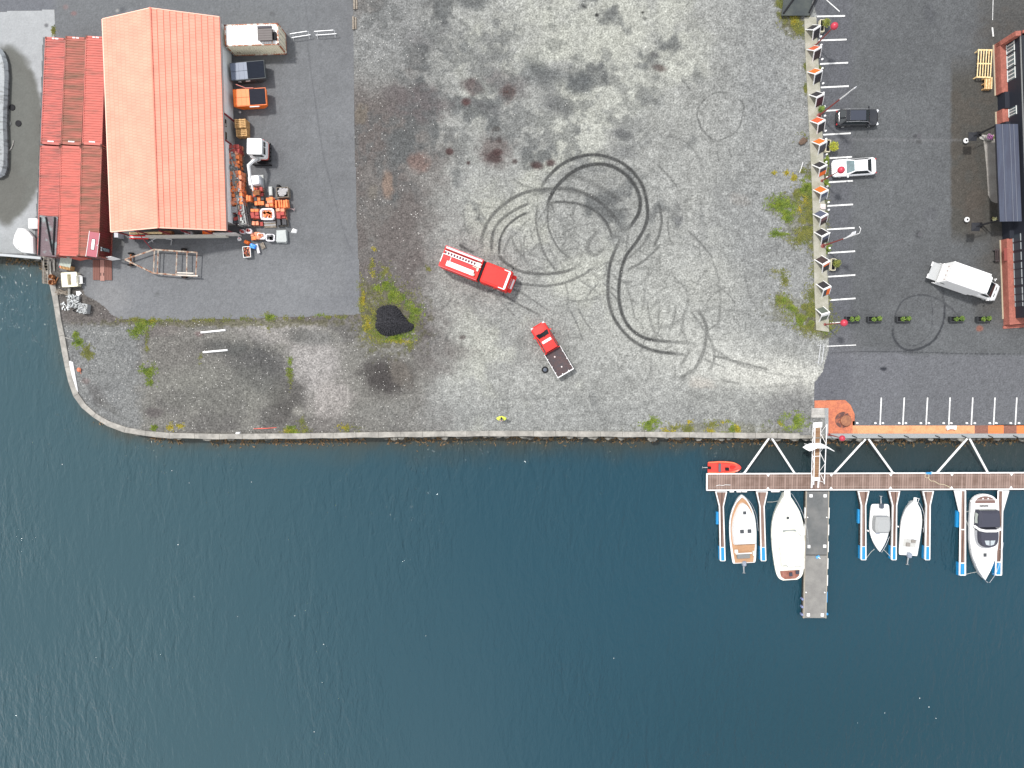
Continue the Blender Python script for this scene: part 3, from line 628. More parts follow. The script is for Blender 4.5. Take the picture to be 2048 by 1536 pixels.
# sidewalk strip carrying the boards
m = B(); pts_l = [(1608, 35), (1611, 120), (1616, 220), (1621, 320), (1625, 420), (1627, 520), (1629, 600), (1632, 660)]; pts_r = [(1631.5, 35), (1636, 120), (1642, 220), (1646, 320), (1649, 420), (1652, 520), (1656, 600), (1657.5, 664)]
lw = up(pts_l); rw = up(pts_r)
for i in range(len(lw)-1): m.prism([lw[i], rw[i], rw[i+1], lw[i+1]], -.05, .10)
tag(m.build('sidewalk', mat('sidewalk_concrete', (.33, .32, .27), .9, col2=(.24, .235, .18), nscale=.8, grain=.12)), kind='structure')
PAV = mat('orange_pavers', (.47, .155, .075), .85, col2=(.37, .115, .065), nscale=1.2, grain=.18, gscale=6)
PAV2 = mat('pale_orange_pavers', (.58, .27, .13), .85, col2=(.45, .18, .08), nscale=1.0, nmix=(.5, .7), grain=.15, gscale=6)
PAV3 = mat('brown_pavers', (.19, .085, .06), .9, grain=.25, gscale=5)
m = B(); m.prism(up([(1629, 801), (1690, 800), (1701, 810), (1709, 828), (1709, 842), (1705, 842), (1705, 870), (1656, 870), (1656, 816), (1629, 816)]), -.03, .03)
tag(m.build('paved_corner', PAV), kind='structure')
m = B(); m.prism(up([(1705, 851), (1949, 851), (1949, 870), (1705, 870)]), -.03, .028)
m.mat(1)
for a, b, k in ((1949, 1976, 1), (1976, 2007, 2), (2007, 2033, 1), (2033, 2120, 2)): m.mat(k); m.prism(up([(a, 851), (b, 850.5), (b, 869.5), (a, 870)]), -.03, .028)
tag(m.build('paved_promenade', [PAV2, PAV3, mat('bright_pavers', (.60, .17, .05), .85, grain=.2)]), kind='structure')
m = B(); m.prism(up([(1650, 867), (2120, 867), (2120, 875), (1650, 876.5)]), -.05, .10); m.prism(up([(1649, 816), (1656, 816), (1656, 867), (1649, 867)]), -.05, .12)
tag(m.build('kerb', mat('kerb_grey', (.24, .25, .25), .85, grain=.2)), kind='structure')
m = B(); m.prism(up([(1623, 816), (1649, 816), (1649, 830), (1623, 830)]), -.05, .02)
for k in range(3): m.prism(up([(1622, 829+k*7.5), (1649-k, 829+k*7.5), (1649-k, 835+k*7.5), (1622, 835+k*7.5)]), -.5, .10-.12*k)
tag(m.build('quay_steps', CONCL), kind='structure')
# ================================================================ WEEDS
def weeds(name, mt, patches, label, h=(.03, .10), size=(.04, .12), seed=1, cat='weeds'):
    m = B(); rnd = random.Random(seed)
    for (u, v, ru, rv, n) in patches:
        for k in range(int(n*2.3)):
            a = rnd.random()*2*math.pi; q = min(1.5, abs(rnd.gauss(0, .72))); uu, vv = u+ru*1.2*q*math.cos(a), v+rv*1.2*q*math.sin(a)
            x, y = P(uu, vv)
            if vnoise(np.array([x*1.6]), np.array([y*1.6]), 7)[0] < .33: continue
            for j in range(rnd.randint(2, 5)):
                b = rnd.random()*6.28; s = rnd.uniform(*size); z = rnd.uniform(*h); dx, dy = rnd.gauss(0, .07), rnd.gauss(0, .07)
                m.face([(x+dx, y+dy, .01), (x+dx+s*math.cos(b), y+dy+s*math.sin(b), z), (x+dx+s*1.5*math.cos(b+.5), y+dy+s*1.5*math.sin(b+.5), z*.7), (x+dx+s*.6*math.cos(b+1.1), y+dy+s*.6*math.sin(b+1.1), .02)])
    return tag(m.build(name, mt), label, cat, kind='stuff')
GRN = mat('leaf_green', (.17, .22, .022), .7, col2=(.09, .14, .018), nscale=1.3, nmix=(.4, .6), grain=.35, gscale=9)
OLV = mat('leaf_olive', (.15, .15, .03), .8, col2=(.10, .115, .028), nscale=1.0, nmix=(.42, .58), grain=.35, gscale=9)
YEL = mat('leaf_yellow', (.34, .27, .02), .7, col2=(.20, .20, .025), nscale=1.5, grain=.3, gscale=9)
weeds('green_weeds', GRN, [(1560, 408, 19, 12, 300), (1578, 420, 10, 8, 120), (1572, 425, 7, 6, 90), (1616, 372, 9, 13, 200), (1575, 438, 10, 6, 60), (1556, 467, 13, 5, 110), (1566, 462, 8, 5, 60),
    (770, 567, 9, 10, 160), (757, 575, 7, 4, 50), (784, 590, 8, 13, 160), (806, 600, 8, 9, 120), (830, 620, 12, 12, 150), (818, 637, 10, 7, 80), (795, 675, 22, 6, 240), (822, 658, 6, 6, 40), (766, 664, 20, 7, 80),
    (1300, 848, 13, 10, 260), (1455, 858, 13, 9, 170), (1587, 842, 18, 12, 320), (1552, 852, 14, 7, 120), (157, 687, 7, 7, 130), (152, 670, 4, 5, 40), (298, 745, 10, 14, 110), (290, 740, 8, 10, 50), (302, 765, 9, 6, 40),
    (280, 655, 14, 10, 110), (295, 644, 10, 5, 130), (270, 665, 10, 8, 50), (308, 855, 3.5, 3.5, 60), (581, 855, 6, 6, 60), (585, 864, 8, 3, 60), (540, 634, 8, 3, 60), (642, 634, 7, 4, 70), (580, 733, 4, 14, 80),
    (1622, 640, 12, 8, 150), (1600, 640, 14, 9, 150), (1648, 655, 10, 10, 100), (1586, 615, 12, 8, 90), (1565, 600, 8, 8, 60), (1605, 380, 6, 5, 40), (1652, 320, 4, 14, 100), (1655, 500, 4, 10, 60), (1488, 345, 0.1, .1, 0), (1651, 366, 5, 6, 50)],
    'bright green weeds growing in patches over the gravel lot', seed=2)
weeds('low_ground_cover', OLV, [(1618, 405, 18, 40, 500), (1640, 500, 8, 24, 160), (1645, 560, 6, 20, 120), (1632, 445, 10, 30, 300), (1605, 635, 26, 14, 260), (1636, 400, 12, 46, 700), (1628, 440, 14, 40, 620), (1610, 455, 20, 22, 380), (1600, 478, 18, 12, 220), (1640, 470, 10, 16, 170), (1590, 388, 16, 12, 180), (1603, 395, 12, 12, 140),
    (1637, 540, 11, 24, 330), (1628, 590, 12, 20, 200), (1625, 615, 22, 14, 420), (1600, 612, 22, 14, 300), (1640, 645, 22, 18, 620), (1620, 650, 20, 14, 330), (1570, 560, 7, 14, 70), (1556, 548, 12, 7, 70), (1560, 600, 14, 10, 160),
    (1645, 600, 10, 16, 240), (1560, 12, 8, 22, 160), (1590, 50, 20, 12, 220), (1596, 62, 14, 10, 120), (1598, 275, 12, 6, 40), (775, 590, 30, 18, 180), (770, 545, 10, 14, 90), (745, 640, 12, 34, 220), (757, 672, 16, 12, 150), (820, 640, 16, 18, 130),
    (800, 600, 26, 26, 130), (745, 530, 5, 18, 60), (723, 600, 5, 36, 160), (735, 655, 14, 18, 110), (820, 690, 8, 8, 40), (176, 704, 8, 9, 240), (294, 690, 3, 22, 70), (270, 640, 22, 5, 110), (330, 640, 40, 4, 60), (420, 640, 50, 3, 70), (480, 637, 30, 4, 60),
    (533, 645, 8, 12, 170), (585, 636, 20, 3, 80), (660, 634, 50, 3, 130), (580, 752, 4, 20, 60), (604, 845, 6, 8, 30), (610, 860, 10, 5, 30), (700, 858, 16, 7, 70), (402, 718, 2, 7, 40), (1350, 855, 14, 8, 60), (1376, 858, 8, 6, 90), (1425, 848, 12, 6, 60), (1552, 856, 16, 6, 90),
    (1615, 50, 4, 12, 60), (1611, 130, 3, 10, 40), (1612, 178, 3, 8, 50), (1640, 135, 4, 3, 25), (1605, 345, 5, 6, 60), (1630, 100, 3, 4, 20), (1652, 338, 4, 12, 70), (1650, 452, 6, 4, 40), (1656, 540, 4, 8, 30), (1625, 90, 2, 3, 10), (107, 62, 1.5, 9, 70), (884, 537, 3, 2, 0), (856, 537, 4, 3, 14)],
    'olive green mossy ground cover along the edge of the gravel lot', h=(.02, .07), size=(.04, .11), seed=3, cat='ground cover')
weeds('yellow_flowering_weeds', YEL, [(1449, 856, 8, 9, 190), (1474, 857, 5, 5, 70), (1337, 862, 10, 4, 50), (1377, 843, 5, 3, 30), (1548, 347, 3, 3, 26), (1588, 356, 4, 4, 45), (1573, 346, 3.5, 3.5, 26), (1585, 27, 5, 12, 60), (1590, 42, 8, 8, 60),
    (1420, 862, 10, 3, 30), (726, 600, 3, 12, 50), (735, 650, 10, 20, 70), (800, 682, 18, 3, 60), (748, 498, 3, 2, 8), (745, 540, 4, 16, 20), (298, 642, 9, 3, 60), (340, 855, 8, 6, 24), (360, 852, 8, 4, 20), (690, 856, 10, 6, 24), (578, 862, 10, 4, 30), (1558, 848, 5, 3, 20), (1610, 400, 8, 14, 25), (1600, 420, 4, 6, 12)],
    'yellow flowering weeds dotted along the rim of the gravel lot', seed=4)

# ================================================================ ORANGE-ROOFED WAREHOUSE
def tile_mat(name, col, col2, along_x, sx, sy):
    m = bpy.data.materials.new(name); m.use_nodes = True; n = m.node_tree; L = n.links; b = n.nodes['Principled BSDF']; b.inputs['Roughness'].default_value = .75
    tcn = n.nodes.new('ShaderNodeTexCoord'); br = n.nodes.new('ShaderNodeTexBrick'); mp_ = n.nodes.new('ShaderNodeMapping')
    mp_.inputs['Rotation'].default_value = (0, 0, R(90) if along_x else 0); L.new(tcn.outputs['Object'], mp_.inputs[0]); L.new(mp_.outputs[0], br.inputs['Vector'])
    br.offset = 0.5; br.inputs['Scale'].default_value = 1.0; br.inputs['Brick Width'].default_value = sx; br.inputs['Row Height'].default_value = sy
    br.inputs['Mortar Size'].default_value = .035; br.inputs['Mortar Smooth'].default_value = .6; br.inputs['Bias'].default_value = -.2
    br.inputs['Color1'].default_value = tuple(col)+(1,); br.inputs['Color2'].default_value = tuple(c*.93 for c in col)+(1,); br.inputs['Mortar'].default_value = tuple(col2)+(1,)
    no = n.nodes.new('ShaderNodeTexNoise'); no.inputs['Scale'].default_value = .5; no.inputs['Detail'].default_value = 6
    mr = n.nodes.new('ShaderNodeMapRange'); mr.inputs[1].default_value = .3; mr.inputs[2].default_value = .7; mr.inputs[3].default_value = .90; mr.inputs[4].default_value = 1.08
    mu = n.nodes.new('ShaderNodeVectorMath'); mu.operation = 'SCALE'; L.new(tcn.outputs['Object'], no.inputs['Vector']); L.new(no.outputs['Fac'], mr.inputs[0])
    L.new(br.outputs['Color'], mu.inputs[0]); L.new(mr.outputs[0], mu.inputs['Scale']); L.new(mu.outputs[0], b.inputs['Base Color'])
    return m
ZE, ZR = 3.4, 5.6
A1, A2, A3, A4 = P(207.5, 43, ZE), P(437, 29, ZE), P(454.5, 460, ZE), P(221, 464.5, ZE)
cx, cy = [sum(p[i] for p in (A1, A2, A3, A4))/4 for i in (0, 1)]
rz = math.atan2(A1[1]-A4[1], A1[0]-A4[0])-math.pi/2; rz2 = math.atan2(A2[1]-A3[1], A2[0]-A3[0])-math.pi/2; rz = (rz+rz2)/2
WW = (math.dist(A1, A2)+math.dist(A3, A4))/2; WL = (math.dist(A1, A4)+math.dist(A2, A3))/2
t = thing('warehouse', 'long warehouse with orange gabled tile roof beside the red containers', 'building', (cx, cy, 0), rz)
TILE = tile_mat('orange_roof_tiles', (.80, .28, .20), (.60, .20, .13), True, .34, .595)
m = B(); hx, hy = WW/2, WL/2
n_ = 11
for s in (-1, 1):   # each slope: courses of tiles stepping down to the eaves
    for k in range(n_):
        x0, x1 = s*hx*k/n_, s*hx*(k+1)/n_; z0 = ZR-(ZR-ZE)*k/n_; z1 = ZR-(ZR-ZE)*(k+1)/n_
        q = [(x0, -hy, z0+.0), (x1, -hy, z1+.05), (x1, hy, z1+.05), (x0, hy, z0+.0)]
        m.face(q if s > 0 else q[::-1]); q2 = [(x1, -hy, z1+.05), (x1, -hy, z1), (x1, hy, z1), (x1, hy, z1+.05)]
        m.face(q2 if s > 0 else q2[::-1])
m.face([(-hx, -hy, ZE-.14), (0, -hy, ZR-.14), (0, hy, ZR-.14), (-hx, hy, ZE-.14)]); m.face([(0, -hy, ZR-.14), (hx, -hy, ZE-.14), (hx, hy, ZE-.14), (0, hy, ZR-.14)])
roof = m.build('roof', TILE, t)
PEACH = mat('peach_trim', (.80, .47, .36), .6, grain=.05)
m = B(); m.tube([(0, -hy-.05, ZR+.03), (0, hy+.05, ZR+.03)], .11, 8); m.build('ridge_cap', TILE, roof)
for s in (-1, 1):
    for e in (-1, 1):
        m = B(); y0 = e*hy; m.loft([[(0, y0-.05, ZR-.1), (0, y0+.05, ZR-.1), (0, y0+.05, ZR+.05), (0, y0-.05, ZR+.05)], [(s*hx, y0-.05, ZE-.14), (s*hx, y0+.05, ZE-.14), (s*hx, y0+.05, ZE+.06), (s*hx, y0-.05, ZE+.06)]])
        m.build('verge_board', PEACH, roof)
    m = B(); m.box((s*(hx+.08), 0, ZE-.06), (.12, 2*hy, .10)); m.build('gutter', mat('gutter_brown', (.06, .03, .03), .5) if s > 0 else PEACH, t)
WALL = mat('warehouse_wall', (.78, .81, .80), .7, grain=.06, gscale=2, bump=.1)
wx = hx-.25; yf = -hy+1.15
m = B(); m.box((wx, (hy-.25+yf)/2, ZE/2), (.16, hy-.25-yf, ZE-.15)); m.box((-wx, (hy-.25+yf)/2, ZE/2), (.16, hy-.25-yf, ZE-.15)); m.build('wall', WALL, t)
m = B(); m.prism([(-wx, 0), (wx, 0)], 0, 1) if False else None
m._add([(-wx, hy-.25, 0), (wx, hy-.25, 0), (wx, hy-.25, ZE-.1), (0, hy-.25, ZR-.25), (-wx, hy-.25, ZE-.1)], [(0, 1, 2, 3, 4)]); m.build('wall', WALL, t)
m = B(); m._add([(-wx, yf, 0), (wx, yf, 0), (wx, yf, ZE-.1), (0, yf, ZR-.25), (-wx, yf, ZE-.1)], [(4, 3, 2, 1, 0)]); m.build('wall', mat('warehouse_gable', (.30, .28, .26), .8, grain=.15), t)
m = B(); m.box((0.6, -hy-.12, .42), (WW-3.6, .30, .84)); m.build('plinth', mat('pale_beam', (.50, .48, .42), .8, grain=.15), t)
m = B()
for k in range(6): m.box((-wx+k*2*wx/5, -hy+.12, 1.55), (.14, .14, 3.1))
m.build('posts', mat('dark_red_trim', (.20, .02, .03), .6), t)
m = B(); dy = P(460, 262, 1.2)
lx, ly = rot2(dy[0]-cx, dy[1]-cy, -rz)
m.box((wx+.10, ly, 1.45), (.05, 2.7, 2.9)); dr = m.build('garage_door', mat('door_grey', (.36, .37, .36), .7, grain=.08), t)
m = B(); m.box((wx+.12, ly+1.45, 1.5), (.10, .22, 3.0)); m.box((wx+.12, ly-1.45, 1.5), (.10, .14, 3.0)); m.box((wx+.12, ly, 2.98), (.10, 2.7, .14)); m.build('door_frame', _M['dark_red_trim'], dr)
m = B(); m.box((wx+.14, ly+.5, 2.4), (.03, .8, .35)); m.box((wx+.14, ly-.9, 2.4), (.03, .8, .35)); m.build('window', GLASS, dr)
m = B(); m.box((wx+.28, ly+.1, 3.05), (.3, .25, .18)); m.build('wall_lamp', STEEL, t)
m = B(); m.box((wx-.7, -hy-.02, .9), (2.6, .12, 1.8)); m.build('corner_wall', mat('corner_wall', (.50, .47, .44), .8, grain=.1), t)
# clutter glimpsed under the front gable
for k, (lx_, c_, nm, lb) in enumerate(((-3.9, WOODP, 'timber_plank', 'long pale plank lying under the front gable of the warehouse'), (1.1, STEEL, 'metal_rack', 'small metal rack at the middle under the warehouse front gable'), (3.1, ORANGE, 'storage_crate', 'orange crate tucked at the right under the warehouse front gable'), (-1.6, RUST, 'rusty_box', 'rusty box tucked at the left under the warehouse front gable'))):
    x, y = rot2(lx_, -hy+.25, rz); m = B()
    if k == 0: m.box((0, 0, 1.0), (3.8, .22, .1)); m.box((-1.5, 0, .48), (.1, .2, .95)); m.box((1.5, 0, .48), (.1, .2, .95))
    elif k == 1:
        for a in (-.35, .35): m.box((a, -.1, .6), (.1, .35, 1.2))
        m.box((0, -.1, 1.1), (.9, .3, .08)); m.box((0, -.1, .6), (.8, .3, .05))
    else:
        for a in (-.5, .5): m.box((a, 0, .4), (.05, .5, .8))
        m.box((0, .22, .4), (1, .05, .8)); m.box((0, -.22, .4), (1, .05, .8)); m.box((0, 0, .55), (.95, .4, .3))
    o = m.build(nm, c_, None, loc=(cx+x, cy+y, 0), rz=rz); tag(o, lb, nm.split('_')[-1])

# ================================================================ SHIPPING CONTAINERS
FRC = {}
def container(label, p0, p1, width, mt, side_mt, L_=12.19, group=None, H=2.6, pitch=.28, num=True, name='shipping_container', frame=None):
    """p0, p1: middles of the two short ends (metres); x runs along."""
    c = ((p0[0]+p1[0])/2, (p0[1]+p1[1])/2); a = math.atan2(p1[1]-p0[1], p1[0]-p0[0]); Lc = math.dist(p0, p1)
    t = thing(name, label, 'container', (c[0], c[1], 0), a, group); hx, hy = Lc/2, width/2
    fr = frame or side_mt
    m = B(); n = int(Lc/pitch); rg = []
    prof = []
    for k in range(n):
        x0 = -hx+.18+(Lc-.36)*k/n; d = (Lc-.36)/n
        prof += [(x0, 0), (x0+d*.35, 0), (x0+d*.5, -.06), (x0+d*.85, -.06)]
    prof.append((hx-.18, 0))
    vs = [(x, -hy+.08, H+z) for x, z in prof]+[(x, hy-.08, H+z) for x, z in prof]; q = len(prof)
    m._add(vs, [(i, i+1, q+i+1, q+i) for i in range(q-1)]); m.build('roof', mt, t)
    for s in (-1, 1):
        m = B(); vs = [(x, s*(hy-.03+z), .15) for x, z in prof]+[(x, s*(hy-.03+z), H-.08) for x, z in prof]
        m._add(vs, [((i, i+1, q+i+1, q+i) if s < 0 else (q+i, q+i+1, i+1, i)) for i in range(q-1)]); m.build('side_wall', side_mt, t)
    m = B()
    for s in (-1, 1):
        m.box((0, s*(hy-.05), H-.06), (Lc, .10, .12)); m.box((0, s*(hy-.05), .08), (Lc, .10, .16))
        m.box((s*(hx-.09), 0, H-.02), (.18, 2*hy-.2, .06)); m.box((s*(hx-.07), 0, .08), (.14, 2*hy-.2, .16))
        for e in (-1, 1): m.box((s*(hx-.07), e*(hy-.07), H/2), (.14, .14, H-.2))
    m.build('frame', fr, t)
    m = B()
    for s in (-1, 1):
        for e in (-1, 1):
            for z in (.07, H-.03): m.box((s*(hx-.09), e*(hy-.08), z), (.20, .18, .13))
    m.build('corner_castings', mat('casting_brown', (.14, .05, .035), .8), t)
    m = B(); m.box((-hx+.05, 0, H/2), (.05, 2*hy-.2, H-.2)); m.build('end_wall', side_mt, t)
    for e in (-1, 1):
        m = B(); m.box((hx-.05, e*(hy-.1)/2, H/2), (.05, hy-.12, H-.25)); dd = m.build('door', side_mt, t)
        m = B()
        for k in (.3, .75): m.tube([(hx, e*(hy-.1)*k, .2), (hx, e*(hy-.1)*k, H-.15)], .02, 6)
        m.build('locking_bars', STEEL, dd)
    if num:
        m = B(); rn = random.Random(int(abs(c[0]*7)+abs(c[1]*3)))
        for k in range(8):
            if k in (4,) : continue
            wd = rn.uniform(.05, .075); m.box((num*(hx-.12), -.32+k*.09, H+.014), (.14, wd, .004))
        m.build('number_marks', WHITE, t)
    return t
CZ = 2.6
gr = 'red shipping containers standing side by side by the warehouse'
rows = [((90, 76, 80.5, 289), (131, 74, 121.5, 289), 'faded red container in the upper row beside the concrete pad', CONT), ((131, 74, 121.5, 289), (172, 73, 163, 290), 'rusty brown red container in the middle of the upper row', CONT2), ((172, 73, 163, 290), (211, 72, 204.5, 290), 'clean red container in the upper row beside the orange roof', CONT3),
        ((80, 292, 73.5, 511), (121, 292, 115.5, 511.5), 'red container in the lower row with dark metal beams laid on top', CONT), ((121, 292, 115.5, 511.5), (163, 292, 156.5, 512), 'orange red container in the middle of the lower row', CONT3), ((163, 292, 156.5, 512), (204, 292, 197, 513), 'rust striped red container in the lower row under the maroon door', CONT2)]
SIDEC = mat('container_side_red', (.20, .022, .024), .65, col2=(.13, .03, .02), nscale=.7, grain=.15)
for i, (l, r, lb, mt) in enumerate(rows):
    p = [P(l[0], l[1], CZ), P(r[0], r[1], CZ), P(l[2], l[3], CZ), P(r[2], r[3], CZ)]
    top = ((p[0][0]+p[1][0])/2, (p[0][1]+p[1][1])/2); bot = ((p[2][0]+p[3][0])/2, (p[2][1]+p[3][1])/2)
    wd = (math.dist(p[0], p[1])+math.dist(p[2], p[3]))/2-.05
    t = container(lb, top if i > 2 else bot, bot if i > 2 else top, wd, mt, SIDEC, group=gr, frame=mt, num=(1 if i < 3 else False))
    if i < 3:
        m = B(); rn = random.Random(i); Lh = math.dist(top, bot)/2
        for k in range(8): m.box((-Lh+.35, -.32+k*.09, CZ+.014), (.14, .06, .004))
        m.build('number_marks', WHITE, t)
    if i == 5:   # the company mark on the long side facing the warehouse
        m = B(); lx = math.dist(top, bot)/2-.95; s = 1; yy = s*(wd/2+.012)
        m.box((lx-.02, yy, 1.22), (.40, .012, 1.35)); sg = m.build('sign', mat('sign_teal', (.01, .06, .075), .5), t)
        m = B(); rn = random.Random(5)
        for k in range(2): m.box((lx-.14+.26*k, yy+.010, 2.12), (.20, .012, .26))
        for k in range(8):
            z = 1.75-k*.145; m.box((lx-.05, yy+.010, z), (.20, .012, .022)); m.box((lx-.14+.18*(k % 2), yy+.010, z-.03), (.04, .012, .08)); m.box((lx+.04-.1*(k % 3), yy+.010, z-.03), (.03, .012, .07))
        m.box((lx+.13, yy+.010, 1.1), (.025, .012, 1.0)); m.build('lettering', mat('sign_white', (.7, .75, .75), .5), sg)
# beams and grating lying on the near-left container
gx, gy = P(95, 472, CZ+.1); a = ang(97, 432, 93, 512, CZ)
t = thing('metal_grating', 'dark metal grating sheet lying on the lower left red container', 'grating', (gx, gy, CZ+.04), a)
m = B()
for k in range(17): m.box((-2.2+k*.27, 0, .03), (.05, 2.1, .04))
m.box((0, 0, .0), (4.5, 2.1, .02)); m.build('panel', mat('grating_grey', (.13, .09, .10), .7, col2=(.22, .26, .26), nscale=.8, nmix=(.5, .6), grain=.25), t)
for (u0, v0, u1, v1, w_, lb) in ((80, 434, 77, 510, .10, 'dark steel beam lying nearest the left edge of the container'), (91, 434, 104, 505, .12, 'dark steel beam lying slanted over the grating on the container'), (109, 434, 105, 510, .13, 'dark steel beam lying along the right of the grating on the container')):
    a0, a1 = P(u0, v0, CZ+.2), P(u1, v1, CZ+.2); m = B(); L_ = math.dist(a0, a1)
    m.box((0, 0, .09), (L_, w_, .02)); m.box((0, 0, .0), (L_, w_, .02)); m.box((0, 0, .045), (L_, .02, .08))
    o = m.build('steel_beam', BLACK, None, loc=((a0[0]+a1[0])/2, (a0[1]+a1[1])/2, CZ+.12), rz=math.atan2(a1[1]-a0[1], a1[0]-a0[0])); tag(o, lb, 'beam', 'steel beams on the container')
x, y = P(186.5, 489, CZ+.1); a = ang(190, 465, 184, 513, CZ)
t = thing('door_panel', 'maroon door with a white window lying on a red container', 'door', (x, y, CZ+.02), a)
m = B(); m.box((0, 0, .06), (2.75, 1.15, .08)); dl = m.build('leaf', mat('maroon_paint', (.30, .05, .075), .5, grain=.08), t)
m = B(); m.loft([ring(rr(.62, .21, .08), .10), ring(rr(.62, .21, .08), .125)]); m.build('window_frame', BLACK, dl)
m = B(); m.loft([ring(rr(.57, .17, .06), .10), ring(rr(.57, .17, .06), .135)]); m.build('window_pane', WHITE, dl)
m = B(); m.tube([(-1.45, -.60, .1), (.3, -.62, .1), (1.45, -.66, .1)], .035, 6); m.tube([(-1.35, .58, .1), (1.3, .58, .1)], .02, 6); m.build('edge_trim', WHITE, t)
m = B(); m.lathe((.02, .52, .1), [(.07, 0), (.07, .05), (.03, .07)], 10); m.build('handle', STEEL, t)
# white rusty container with dark crate on it
p = [P(448, 49, 2.6), P(556, 46, 2.6), P(558, 89, 2.6), P(450, 93, 2.6)]
WCONT = mat('container_white', (.78, .78, .76), .5, col2=(.40, .20, .09), nscale=.9, nmix=(.58, .66), grain=.05, gscale=3, stretch=(4, .4, 1))
WSIDE = mat('container_cream_side', (.80, .74, .56), .6, col2=(.26, .10, .04), nscale=1.2, nmix=(.6, .68), grain=.1)
tw = container('white rusty edged container with a dark crate on its roof', ((p[0][0]+p[3][0])/2, (p[0][1]+p[3][1])/2), ((p[1][0]+p[2][0])/2, (p[1][1]+p[2][1])/2), math.dist(p[1], p[2]), WCONT, WSIDE, num=False, frame=mat('container_rusty_frame', (.62, .58, .50), .6, col2=(.34, .11, .04), nscale=2.0, nmix=(.42, .52), grain=.1), pitch=.3)
x, y = P(530.5, 69, 2.95); t = thing('slatted_crate', 'dark grey slatted crate sitting on the white container', 'crate', (x, y, 2.6), ang(517, 70, 545, 69))
m = B()
for k in range(5): m.box((0, -.58+k*.26, .5), (1.6, .24, .04))
m.box((0, 0, .24), (1.5, 1.2, .46)); m.build('lid', mat('crate_slate', (.12, .105, .10), .7, grain=.1), t)
m = B(); m.box((0, .75, .42), (1.55, .22, .25)); m.build('rail', mat('crate_dark', (.035, .03, .04), .6), t)
m = B(); m.box((.98, -.1, .1), (.32, .85, .2)); m.build('side_tray', BLACK, t)
for s in (-1, 1):
    m = B(); m.box((1.42, -.12+s*.36, .02), (.22, .16, .04)); m.build('foot', DARKST, t)

# ================================================================ SKIPS
def skip(label, corners, z, body, left, lid, extra):
    q = [P(u, v, z) for u, v in corners]; c = (sum(a[0] for a in q)/4, sum(a[1] for a in q)/4); a = math.atan2(q[1][1]-q[0][1], q[1][0]-q[0][0])
    Lx = (math.dist(q[0], q[1])+math.dist(q[2], q[3]))/2; Ly = (math.dist(q[1], q[2])+math.dist(q[0], q[3]))/2
    t = thing('waste_skip', label, 'skip', (c[0], c[1], 0), a, 'waste skips beside the warehouse'); hx, hy = Lx/2, Ly/2
    m = B(); m.loft([[(-hx*.72, -hy*.95, .12), (hx*.62, -hy*.95, .12), (hx*.62, hy*.95, .12), (-hx*.72, hy*.95, .12)], [(-hx, -hy, z*.6), (hx, -hy, z*.62), (hx, hy, z*.62), (-hx, hy, z*.6)], [(-hx, -hy, z-.06), (hx, -hy, z-.06), (hx, hy, z-.06), (-hx, hy, z-.06)]])
    m.build('hull', body, t)
    m = B()
    for s in (-1, 1): m.box((0, s*hy, z-.06), (Lx+.1, .10, .12)); m.box((s*hx, 0, z-.06), (.10, Ly-.12, .12))
    m.build('rim', body, t)
    for e in (-1, 1):
        m = B(); m.box((-hx*.5, e*hy*.5, z+.02), (hx*.98, hy*.96, .05)); 
        for k in range(3): m.box((-hx*.82+k*hx*.3, e*hy*.5, z+.055), (.06, hy*.9, .02))
        m.build('left_cover', left, t)
    m = B(); m.box((hx*.5, 0, z+.05), (hx*.98, Ly*.96, .05)); 
    for k in range(12): m.box((hx*.5, -hy*.88+k*hy*.16, z+.085), (hx*.94, .05, .03))
    m.build('ribbed_lid', lid, t)
    for e in (-1, 1):
        m = B(); m.tube([(-hx*.6, e*(hy+.06), z*.35), (-hx*.6, e*(hy+.12), z*.8)], .05, 6); m.tube([(hx*.4, e*(hy+.06), z*.4), (hx*.4, e*(hy+.12), z*.8)], .05, 6); m.build('lifting_lug', body, t)
    if extra:
        m = B(); m.tube([(-hx*.75, hy+.5, z+.25), (-hx*.2, hy+.1, z+.1), (hx*.3, hy+.05, z+.1)], .035, 6); m.build('lifting_arm', mat('pink_bar', (.65, .22, .18), .5), t)
        m = B(); m.box((hx*.25, -hy-.14, z-.12), (1.1, .06, .12)); m.build('label_plate', WHITE, t)
        m = B(); m.lathe((-hx*.9, -hy-.3, .3), [(.15, 0), (.15, .2), (.05, .3)], 8); m.build('wheel', STEEL, t)
    else:
        m = B(); m.box((-.15, -hy-.1, z-.3), (.5, .05, .14)); m.box((-1.1, -hy-.1, z-.35), (.3, .05, .12)); m.build('label_plate', WHITE, t)
skip('grey blue waste skip with a ribbed dark lid, next to the white container', ((460, 127), (527, 121), (530, 156), (463, 160)), 1.5, mat('skip_dark_green', (.05, .06, .065), .6, grain=.2), mat('skip_slate', (.13, .155, .21), .5, grain=.08), mat('skip_lid_navy', (.014, .018, .028), .8, grain=.15, spec=.15), False)
skip('orange waste skip with half of it under a ribbed dark lid', ((465, 180), (529, 176), (533, 207), (470, 214)), 1.5, ORANGE, ORANGE, mat('skip_lid_grey', (.020, .021, .030), .8, grain=.15, spec=.15), True)

